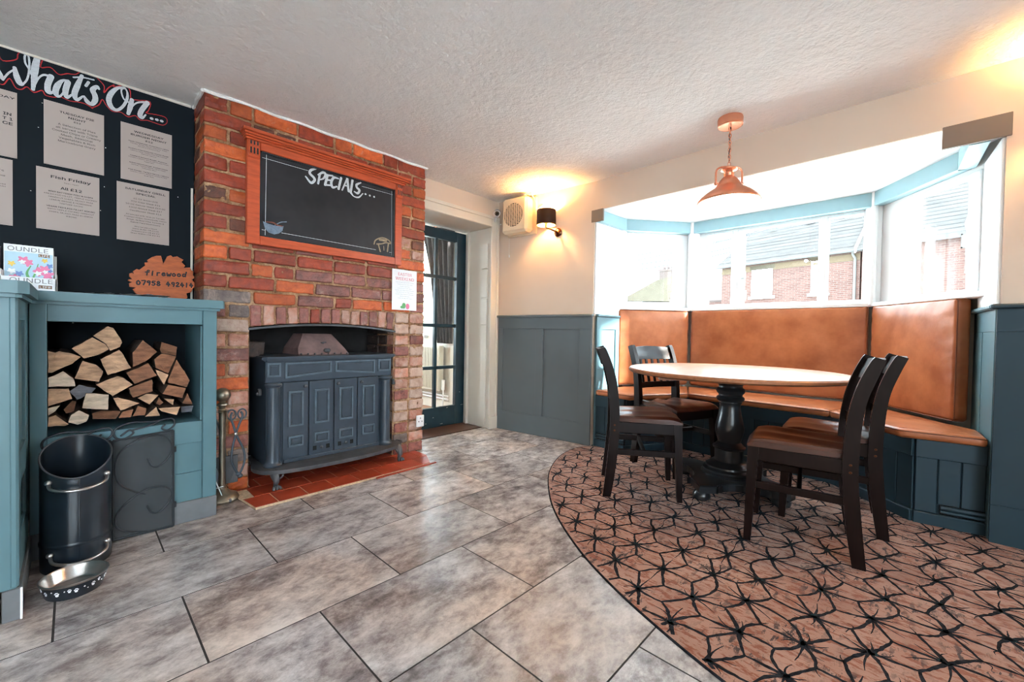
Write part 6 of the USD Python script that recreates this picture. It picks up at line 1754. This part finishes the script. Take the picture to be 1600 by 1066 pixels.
# ------------------------------------------------------------------ wall lights (the second lights the wall just outside the picture)
M['bulb_warm'] = emit('bulb_warm', (1.0, 0.56, 0.19), 1050.0)


def shade_material():
    return usdkit.material(stage, '/World/Looks/dark_shade', {
        'p': ('principled_bsdf', {'base_color': (0.030, 0.016, 0.010), 'roughness': 0.7}), 't': ('translucent_bsdf', {'color': (0.24, 0.10, 0.032)}), 'a': ('mix_closure', {'fac': 0.5})},
        [('p.BSDF', 'a.closure1'), ('t.BSDF', 'a.closure2')], surface='a.closure')


M['dark_shade'] = shade_material()
M['gold_lining'] = mat('gold_lining', (0.75, 0.48, 0.20), 0.4, var=0.03)


def wall_light(f, s, z, label, side=1):
    p = lambda a, d, h: np.array([*(f.p0 + f.t * (s + a) + f.n * d), z + h])
    w = thing('wall_light', label, 'wall lamp', p(0, 0, -0.14), group='brown shaded wall lights beside the bay')
    c = p(0, 0.094, 0)
    sh_ = part(w, 'shade', lathe([(.082, -.064), (.084, -.064), (.082, .064), (.080, .064)], c, 40), M['dark_shade'], smooth=30)
    part(sh_, 'shade_lining', lathe([(.0805, -.0635), (.0785, .0635)], c, 40), M['gold_lining'], smooth=True)
    part(w, 'wall_plate', J(f(mv(lathe([(0, 0), (.036, 0), (.038, .006), (.030, .014), (.016, .020), (0, .021)], (0, 0, 0), 28, 'y'), (s + 0.066 * side, 0, z - 0.115)))), M['bronze'], smooth=40)
    part(w, 'arm', tube(spline([p(0.066 * side, 0.018, -0.115), p(0.060 * side, 0.060, -0.112), p(0.03 * side, 0.094, -0.095), p(0, 0.094, -0.080), p(0, 0.094, -0.040)], 6), 0.007, 10), M['bronze'], smooth=True)
    part(w, 'shade_ring', J(tube([c + np.array([0.02 * math.cos(a), 0.02 * math.sin(a), -0.04]) for a in np.linspace(0, 2 * np.pi, 16, endpoint=False)], 0.003, 6, True), *[tube([c + np.array([0.02 * math.cos(a), 0.02 * math.sin(a), -0.04]), c + np.array([0.081 * math.cos(a), 0.081 * math.sin(a), -0.060])], 0.002, 6) for a in (0.3, 2.4, 4.5)]), M['bronze'])
    part(w, 'bulb', lathe([(0, -.030), (.010, -.028), (.010, -.010), (.019, .006), (.020, .018), (.012, .032), (0, .038)], c, 20), M['bulb_warm'], smooth=True)


wall_light(WA, 0.572, 1.925, 'brown drum wall light glowing between the extractor fan and the bay')
WR = Fr((0.300, 2.906), (RX1, 2.84))
wall_light(WR, 0.235, 1.935, 'brown drum wall light just right of the bay beam', -1)

# ------------------------------------------------------------------ extractor fan, camera, cables
fan = thing('extractor_fan', 'cream plastic extractor fan with a round grille high in the corner', 'fan', (*(WA.p0 + WA.t * 0.2), 1.83))
FS0, FS1, FZ0, FZ1, FD = 0.108, 0.390, 1.836, 2.160, 0.135
part(fan, 'back_plate', WA.b(FS0 - 0.01, FS1 + 0.030, 0, 0.022, FZ0 - 0.012, FZ1, 0.006), M['plastic_cream'])
part(fan, 'housing', WA.b(FS0, FS1, 0.018, FD, FZ0, FZ1 - 0.006, 0.022), M['plastic_cream'])
fc, fz = (FS0 + FS1) / 2 - 0.005, (FZ0 + FZ1) / 2 - 0.004
part(fan, 'grille_hole', WA(mv(lathe([(0, 0), (.104, 0), (.104, .0012), (0, .0012)], (0, 0, 0), 40, 'y'), (fc, FD, fz))), M['grille_dark'], label='dark round opening behind the slats')
for k in range(15):
    z = -0.091 + 0.013 * k
    w = math.sqrt(max(0.0, 0.103 ** 2 - z * z))
    part(fan, 'slat', WA.b(fc - w, fc + w, FD, FD + 0.005, fz + z - 0.0032, fz + z + 0.0032, 0.001), M['plastic_cream'])
part(fan, 'grille_bar', J(*[WA.b(fc + a - 0.0018, fc + a + 0.0018, FD + 0.001, FD + 0.0048, fz - math.sqrt(.103 ** 2 - a * a), fz + math.sqrt(.103 ** 2 - a * a)) for a in np.linspace(-.085, .085, 8)]), M['plastic_cream'])
part(fan, 'pull_cord', J(tube([[*(WA.p0 + WA.t * 0.125 + WA.n * 0.03), z] for z in (1.84, 1.66)], 0.0012, 6), lathe([(0, 1.635), (.004, 1.636), (.005, 1.648), (.002, 1.664), (0, 1.664)], (*(WA.p0 + WA.t * 0.125 + WA.n * 0.03), 0), 10)), M['plastic_white'])
cbz = [WA.p0 + WA.t * s + WA.n * d for s, d in ((0.355, 0.13), (0.400, 0.09), (0.407, 0.03), (0.415, 0.006), (0.475, 0.006))]
part(fan, 'cable', tube(spline([[*cbz[0], 2.150], [*cbz[1], 2.166], [*cbz[2], 2.12], [*cbz[3], 2.06], [*cbz[4], 2.075]], 6), 0.0045, 8), M['plastic_cream'], smooth=True)
sc_ = thing('security_camera', 'small white bullet security camera above the doorway corner', 'camera', (DX, 2.77, 1.99))
ax = np.array([0.80, -0.54, -0.06]); ax /= np.linalg.norm(ax)
c0 = np.array([-2.868, 2.765, 2.040])
part(sc_, 'body', J(tube([c0 - ax * 0.0, c0 + ax * 0.004, c0 + ax * 0.072, c0 + ax * 0.075], [0.024, 0.029, 0.029, 0.026], 24), tube([c0 + ax * 0.02 + [0, 0, .006], c0 + ax * 0.092 + [0, 0, .006]], [0.031, 0.031], 24, caps=False)), M['plastic_white'], smooth=40)
part(sc_, 'lens', tube([c0 + ax * 0.0745, c0 + ax * 0.077], 0.021, 24), M['lens'])
part(sc_, 'lens_ring', J(*[ball(c0 + ax * 0.0765 + np.cross(ax, [0, 0, 1.0]) * 0.014 * math.cos(a) + np.array([0, 0, 0.014 * math.sin(a)]), 0.0026, 1) for a in np.linspace(0, 2 * np.pi, 10, endpoint=False)]), M['pewter'])
part(sc_, 'bracket', J(tube(spline([c0 + ax * 0.02 + [0, 0, -.028], c0 + ax * 0.005 + [0, 0, -.045], np.array([DX + 0.012, 2.775, 1.985])], 6), 0.007, 10), lathe([(0, 0), (.024, 0), (.022, .010), (0, .012)], (DX, 2.775, 1.985), 20, 'x')), M['plastic_white'], smooth=40)
part(sc_, 'cable', tube(spline([(DX + 0.008, 2.78, 1.972), (DX + 0.010, 2.80, 1.955), (DX + 0.012, 2.825, 1.962), (DX + 0.035, 2.846, 1.972)], 6), 0.004, 8), M['plastic_white'])
# ------------------------------------------------------------------ outside: street, houses, pole and wires
def far_brick():
    nodes = {'tc': ('texture_coordinate', {}), 'mp': ('mapping', {'rotation': (math.pi / 2, 0, 0)}),
             'bt': ('brick_texture', {'color1': L(76, 56, 51), 'color2': L(65, 47, 43), 'mortar': L(82, 75, 71), 'scale': 1.0, 'brick_width': 0.225, 'row_height': 0.075, 'mortar_size': 0.006}),
             'p': ('principled_bsdf', {'roughness': 0.9, 'specular_ior_level': 0.05})}
    return usdkit.material(stage, '/World/Looks/far_brick', nodes, [('tc.object', 'mp.vector'), ('mp.vector', 'bt.vector'), ('bt.color', 'p.base_color')], surface='p.BSDF')


M['far_brick'] = far_brick()
M['roof_slat'] = mat('roof_slat', L(60, 57, 55), 0.8, spec=0.05, var=0.15, vs=2, rnd=0.06)
M['roof_tan'] = mat('roof_tan', L(66, 61, 52), 0.9, spec=0.05, var=0.15, vs=1.2)
M['render_white'] = mat('render_white', (0.8, 0.8, 0.78), 0.8, var=0.03)
M['render_pink'] = mat('render_pink', L(70, 61, 58), 0.9, spec=0.05, var=0.06)
M['asphalt'] = mat('asphalt', L(184, 182, 176), 0.9, spec=0.05, var=0.1, vs=3)
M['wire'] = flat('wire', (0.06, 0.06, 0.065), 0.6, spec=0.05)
M['pole_grey'] = mat('pole_grey', L(76, 75, 73), 0.7, spec=0.05, var=0.1)
M['leaf'] = mat('leaf', L(66, 104, 44), 0.6, var=0.3, vs=2, rnd=0.2)
st = struct('ground_street', 'pale grey street outside the bay windows', 'street')
part(st, 'road', bx(-40, 30, 3.96, 60, -0.45, -0.40), M['asphalt'])

SC = 2.0
HP = lambda u, v, y: CP + (ony(u, v, y) - CP) * SC
hL = HP(1128, 440, 11.0)[:2]
hd_ = np.array([0.971, -0.238]); hd_ /= np.linalg.norm(hd_)
HF = Fr(hL, hL + hd_)                            # s to the right along the facade, d towards us


def on_house(u, v, d=0.0):
    r = ray(u, v); p0 = HF.p0 + HF.n * d
    t = ((p0) @ HF.n) / (r[:2] @ HF.n)
    q = CP + r * t
    return (q[:2] - HF.p0) @ HF.t, q[2]


EZ = on_house(1235, 403)[1]                      # the eaves
S_R = on_house(1345, 390)[0]
ho = thing('brick_house', 'long brick house with a tiled roof across the street, filling the centre window', 'house', (*HF.p0, -0.4))
part(ho, 'wall', HF.b(0, S_R, -6.0, 0, -0.42, EZ), M['far_brick'])
slope = 1.05
nrow = 30
for k in range(nrow):                            # roof courses
    d0, d1 = 0.22 - k * 0.16, 0.22 - (k + 1) * 0.16 - 0.03
    za, zb_ = EZ - 0.06 + k * 0.16 * slope, EZ - 0.06 + (k + 1) * 0.16 * slope + 0.03 * slope
    cutl = max(0.0, k * 0.075)
    s0, s1 = -0.22 + cutl, S_R + 0.12
    v = np.array([(s0, d0, za), (s1, d0, za), (s1, d1, zb_), (s0 + 0.08, d1, zb_), (s0, d0, za - 0.035), (s1, d0, za - 0.035), (s1, d1, zb_ - 0.035), (s0 + 0.08, d1, zb_ - 0.035)], float)
    ff = np.array([(0, 1, 2), (0, 2, 3), (4, 6, 5), (4, 7, 6), (0, 4, 5), (0, 5, 1), (1, 5, 6), (1, 6, 2), (3, 2, 6), (3, 6, 7), (0, 3, 7), (0, 7, 4)])
    part(ho, 'roof_course', HF((v, ff)), M['roof_slat'])
part(ho, 'course_shadow_edge', J(*[HF.b(max(0.0, k * 0.075) - 0.2, S_R + 0.11, 0.222 - k * 0.16, 0.228 - k * 0.16, EZ - 0.102 + k * 0.16 * slope, EZ - 0.062 + k * 0.16 * slope) for k in range(nrow)]), M['wire'], label='dark strips painted in as shadow lines under the tile courses', kind='stuff')  # shade under each course put in as a thin dark strip
part(ho, 'gutter', HF(cyl((-0.2, 0.16, EZ - 0.07), (S_R + 0.1, 0.16, EZ - 0.07), 0.055)), M['pole_grey'])
sd, zd = on_house(1337, 405)
part(ho, 'drainpipe', HF(J(cyl((sd, 0.06, -0.4), (sd, 0.06, EZ - 0.35), 0.045), tube(spline([(sd, 0.06, EZ - 0.35), (sd - 0.06, 0.10, EZ - 0.2), (sd - 0.05, 0.16, EZ - 0.08)], 5), 0.045))), M['pole_grey'])
part(ho, 'band_course', HF.b(0, S_R, 0, 0.02, EZ - 0.42, EZ - 0.16), mat('yellow_brick', L(72, 62, 50), 0.9, spec=0.05, var=0.08))


def house_window(node, u0, u1, v0, v1, cols, rows):
    (s0, z1), (s1, _) = on_house(u0, v0), on_house(u1, v0)
    z0 = on_house(u0, v1)[1]
    w = part(node, 'window', HF(J(bx(s0, s1, -0.05, 0.035, z0, z0 + 0.07), bx(s0, s1, -0.05, 0.035, z1 - 0.07, z1), bx(s0, s0 + 0.07, -0.05, 0.035, z0, z1), bx(s1 - 0.07, s1, -0.05, 0.035, z0, z1),
                                  *[bx(s0 + (s1 - s0) * k / cols - 0.02, s0 + (s1 - s0) * k / cols + 0.02, -0.05, 0.03, z0, z1) for k in range(1, cols)], *[bx(s0, s1, -0.05, 0.03, z0 + (z1 - z0) * k / rows - 0.025, z0 + (z1 - z0) * k / rows + 0.025) for k in range(1, rows)])), M['render_white'])
    part(w, 'window_pane', HF.b(s0 + 0.05, s1 - 0.05, -0.02, 0.012, z0 + 0.05, z1 - 0.05), M['glass_out'])
    part(node, 'window_sill', HF.b(s0 - 0.10, s1 + 0.10, -0.02, 0.09, z0 - 0.12, z0), M['render_white'])
    part(node, 'lintel', HF.b(s0 - 0.08, s1 + 0.08, -0.02, 0.02, z1, z1 + 0.18), M['roof_tan'])
    return w


house_window(ho, 1175, 1208, 423, 464, 3, 2)
house_window(ho, 1268, 1293, 409, 459, 1, 2)
for u, v in ((1208, 381), (1266, 372), (1320, 383)):
    s, z = on_house(u, v, -1.4)
    part(ho, 'roof_vent', HF(mv(bx(-0.16, 0.16, -0.08, 0.10, -0.05, 0.07, 0.02), (s, -1.4, EZ - 0.06 + 1.62 * slope + 0.05))), M['wire'])
s, z = on_house(1261, 408)
part(ho, 'wall_light', HF(ball((s, 0.08, z), 0.07, 2)), M['render_white'])

h2 = thing('brick_house', 'neighbouring brick house with a closely tiled roof, seen through the right window', 'house', (*(HF.p0 + HF.t * (S_R + 1)), -0.4))
S2, S3 = on_house(1349, 390)[0], on_house(1700, 360)[0]
part(h2, 'wall', HF.b(S2, S3, -6.0, 0.10, -0.42, EZ), M['far_brick'])
for k in range(26):
    d0, d1 = 0.34 - k * 0.16, 0.34 - (k + 1) * 0.16 - 0.03
    za, zb_ = EZ - 0.06 + k * 0.16 * slope, EZ - 0.06 + (k + 1) * 0.16 * slope + 0.03 * slope
    v = np.array([(S2 - 0.1, d0, za), (S3, d0, za), (S3, d1, zb_), (S2 - 0.1, d1, zb_), (S2 - 0.1, d0, za - 0.035), (S3, d0, za - 0.035), (S3, d1, zb_ - 0.035), (S2 - 0.1, d1, zb_ - 0.035)], float)
    ff = np.array([(0, 1, 2), (0, 2, 3), (4, 6, 5), (4, 7, 6), (0, 4, 5), (0, 5, 1), (1, 5, 6), (1, 6, 2), (3, 2, 6), (3, 6, 7), (0, 3, 7), (0, 7, 4)])
    part(h2, 'roof_course', HF((v, ff)), M['roof_slat'])
part(h2, 'course_shadow_edge', J(*[HF.b(S2 - 0.09, S3, 0.342 - k * 0.16, 0.348 - k * 0.16, EZ - 0.102 + k * 0.16 * slope, EZ - 0.062 + k * 0.16 * slope) for k in range(26)]), M['wire'], label='dark strips painted in as shadow lines under the tile courses', kind='stuff')  # course shadows again drawn as dark strips
part(h2, 'ridge', HF(cyl((S2 - 0.1, 0.34 - 26 * 0.16, EZ - 0.06 + 26 * 0.16 * slope), (S3, 0.34 - 26 * 0.16, EZ - 0.06 + 26 * 0.16 * slope), 0.10)), M['wire'])
part(h2, 'bargeboard', HF((np.array([(S2 - 0.16, 0.4, EZ - 0.2), (S2 - 0.16, 0.4, EZ), (S2 - 0.16, -3.8, EZ + 4.2), (S2 - 0.16, -3.8, EZ + 4.4), (S2 - 0.10, 0.4, EZ - 0.2), (S2 - 0.10, 0.4, EZ), (S2 - 0.10, -3.8, EZ + 4.2), (S2 - 0.10, -3.8, EZ + 4.4)], float), np.array([(0, 2, 3), (0, 3, 1), (4, 7, 6), (4, 5, 7), (0, 4, 6), (0, 6, 2), (1, 3, 7), (1, 7, 5), (0, 1, 5), (0, 5, 4)]))), M['render_white'])
house_window(h2, 1463, 1495, 373, 430, 1, 2)
(s0, z1), (s1, _) = on_house(1511, 388), on_house(1560, 388)
z0 = on_house(1511, 427)[1]
part(h2, 'white_panel', HF.b(s0, s1, 0.10, 0.16, z0, z1), M['render_white'], label='white panel on the brick wall')
sg2 = thing('street_sign', 'grey framed sign board out in the street, seen through the right window', 'sign', (1.1, 15, -0.4))
q0, q1 = CP + (ony(1502, 366, 7.2) - CP), CP + (ony(1545, 357, 7.2) - CP)
zb_ = ony(1502, 388, 7.2)[2]
SF = Fr(q0, q1)
part(sg2, 'board', SF.b(0, SF.L, -0.01, 0.01, zb_, q0[2]), M['render_white'])
part(sg2, 'frame', J(SF.b(0, SF.L, -0.014, 0.014, q0[2] - 0.012, q0[2]), SF.b(0, SF.L, -0.014, 0.014, zb_, zb_ + 0.012), SF.b(0, 0.012, -0.014, 0.014, zb_, q0[2]), SF.b(0.03, SF.L, 0.01, 0.012, zb_ + 0.09, zb_ + 0.10), SF.b(0.03, SF.L, 0.01, 0.012, zb_ + 0.14, zb_ + 0.15)), M['pole_grey'])
ps = ony(1519, 400, 7.22)
part(sg2, 'post', cyl((ps[0], ps[1], -0.42), (ps[0], ps[1], 2.95), 0.045), M['render_white'])
part(sg2, 'post_cap', lathe([(0, 2.0), (.06, 2.02), (.075, 2.12), (.05, 2.2), (.07, 2.3), (.04, 2.42), (.05, 2.9), (0, 2.95)], (ps[0], ps[1], 0), 14), M['render_white'])

lh = thing('low_house', 'low pale house with a tan roof and a chimney, seen through the left window', 'house', (-19, 44, -0.4))
K = lambda u, v, y=44.0: ony(u, v, y)
ridge, eL, eR, vt = K(1030, 436), K(968, 470), K(1045, 471), K(1053, 431)
up_ = K(1060, 430, 46.0)
rv = np.array([eL, eR, vt, K(1026, 438), eL + [0, 1.2, 0], eR + [0, 3, 0], vt + [0, 1.2, 0], K(1026, 438) + [0, 1.2, 0]])
rf = np.array([(0, 1, 2), (0, 2, 3), (4, 6, 5), (4, 7, 6), (0, 4, 5), (0, 5, 1), (1, 5, 6), (1, 6, 2), (3, 2, 6), (3, 6, 7), (0, 3, 7), (0, 7, 4)])
part(lh, 'roof', (rv, rf), M['roof_tan'])
a, b = K(960, 468), K(1049, 470)
part(lh, 'wall', bx(a[0], b[0], 44.3, 50, -0.42, eR[2] - 0.05), M['render_white'])
part(lh, 'gable', (np.array([K(1046, 474, 44.2), K(1064, 474, 44.2), K(1062, 428, 44.2), K(1053, 430, 44.2), K(1046, 474, 50.), K(1064, 474, 50.), K(1062, 428, 50.), K(1053, 430, 50.)]), rf), M['render_white'])
c0_, c1_ = K(1030, 441, 45.0), K(1051, 419, 45.0)
chm = part(lh, 'chimney', bx(c0_[0], c1_[0], 45, 46.2, c0_[2] - 1.5, c1_[2] - 0.05), M['render_pink'])
part(chm, 'chimney_pot', J(*[cyl((c0_[0] + (c1_[0] - c0_[0]) * t, 45.6, c1_[2] - 0.1), (c0_[0] + (c1_[0] - c0_[0]) * t, 45.6, c1_[2] + 0.28), 0.13, 10) for t in (.2, .5, .8)]), M['render_pink'])
part(chm, 'chimney_cap', bx(c0_[0] - 0.1, c1_[0] + 0.1, 44.9, 46.3, c1_[2] - 0.25, c1_[2] - 0.05), M['render_pink'])
lk = thing('low_wing', 'low pale pink building left of the brick house, in the centre window', 'building', (-7.5, 24, -0.4))
a, b = ony(1100, 450, 24.5), ony(1131, 452, 24.5)
part(lk, 'roof', (np.array([[a[0], 24.2, a[2] - 0.75], [b[0], 24.2, a[2] - 0.75], [b[0], 27, a[2] + 0.25], [a[0], 27, a[2] + 0.25], [a[0], 24.2, a[2] - 0.9], [b[0], 24.2, a[2] - 0.9], [b[0], 27, a[2] + 0.1], [a[0], 27, a[2] + 0.1]]), rf), M['render_pink'])
part(lk, 'wall', bx(a[0], b[0], 24.5, 27, -0.42, a[2] - 0.85), M['render_white'])
part(lk, 'eave_band', bx(a[0], b[0], 24.15, 24.3, a[2] - 1.0, a[2] - 0.85), M['far_brick'])

PY_ = 14.0
pp = ony(1158.5, 400, PY_)
po = thing('utility_pole', 'tall pale utility pole with a number plate beside the centre window bar', 'pole', (pp[0], PY_, -0.4))
part(po, 'shaft', tube([(pp[0], PY_, -0.42), (pp[0] + 0.05, PY_, 7.2)], [0.11, 0.085], 16), M['pole_grey'])
for z0, z1 in ((ony(1158, 380, PY_)[2], ony(1158, 358, PY_)[2]),):
    part(po, 'sleeve', cyl((pp[0] - 0.10, PY_ - 0.1, z0), (pp[0] - 0.10, PY_ - 0.1, z1), 0.045), M['far_brick'])
z = ony(1158, 430, PY_)[2]
part(po, 'bracket', bx(pp[0] - 0.13, pp[0] + 0.13, PY_ - 0.13, PY_ + 0.05, z - 0.12, z + 0.12, 0.02), M['pole_grey'])
zp = ony(1164, 462, PY_)[2]
part(po, 'number_plate', bx(pp[0] - 0.01, pp[0] + 0.20, PY_ - 0.16, PY_ - 0.14, zp - 0.15, zp + 0.15, 0.004), M['render_white'])
g = meshkit.text_mesh('8', 0.22, 0.004, True)
v = np.array(g.vertices)
part(po, 'number', (np.stack([pp[0] + 0.02 + v[:, 0], PY_ - 0.162 - v[:, 2], zp - 0.11 + v[:, 1]], 1), np.array(g.faces)), M['pole_grey'], label='grey figure 8 on the plate')

wires = [((1000, 398), (1352, 331)), ((1000, 406), (1270, 340)), ((1000, 413), (1155, 384)), ((1000, 421), (1155, 391)), ((1165, 383), (1352, 333)), ((1165, 366), (1283, 341))]
for k, (p, q) in enumerate(wires):
    A3, B3 = CP + (ony(*p, 8.0) - CP) * 1.75, CP + (ony(*q, 8.0) - CP) * 1.75
    if k < 4:
        A3 = A3 + (A3 - B3) * 0.02
    mid = (A3 + B3) / 2 - np.array([0, 0, 0.05])
    lab = ['topmost overhead wire running left to right past the windows', 'second overhead wire from the top', 'third overhead wire from the top, ending at the pole', 'lowest overhead wire, ending at the pole', 'overhead wire running up to the right from the pole', 'short overhead wire crossing the brick house roof'][k]
    solo('overhead_wire', tube(spline([A3, mid, B3], 8), 0.017, 6), M['wire'], lab, 'wire', group='overhead wires in the street')

tr_ = thing('garden_tree', 'green tree seen through the panes of the glazed door', 'tree', (-7.6, 5.6, -0.4))
rt_ = np.random.default_rng(3)
part(tr_, 'trunk', tube([(-7.6, 5.6, -0.42), (-7.55, 5.65, 1.0)], [0.09, 0.06], 10), M['bark'])
lv = []
for k in range(900):
    d = rt_.normal(size=3); d /= np.linalg.norm(d)
    p = np.array([-7.5, 5.6, 1.35]) + d * np.array([0.8, 0.7, 0.75]) * rt_.uniform(0.3, 1) ** 0.5
    u = rt_.normal(size=3); u /= np.linalg.norm(u); w = np.cross(u, d); w /= max(np.linalg.norm(w), 1e-6)
    s = rt_.uniform(0.05, 0.09)
    lv.append((np.array([p - u * s, p + w * s * 0.45, p + u * s, p - w * s * 0.45]), np.array([(0, 1, 2), (0, 2, 3)])))
part(tr_, 'leaves', J(*lv), M['leaf'], kind='stuff')
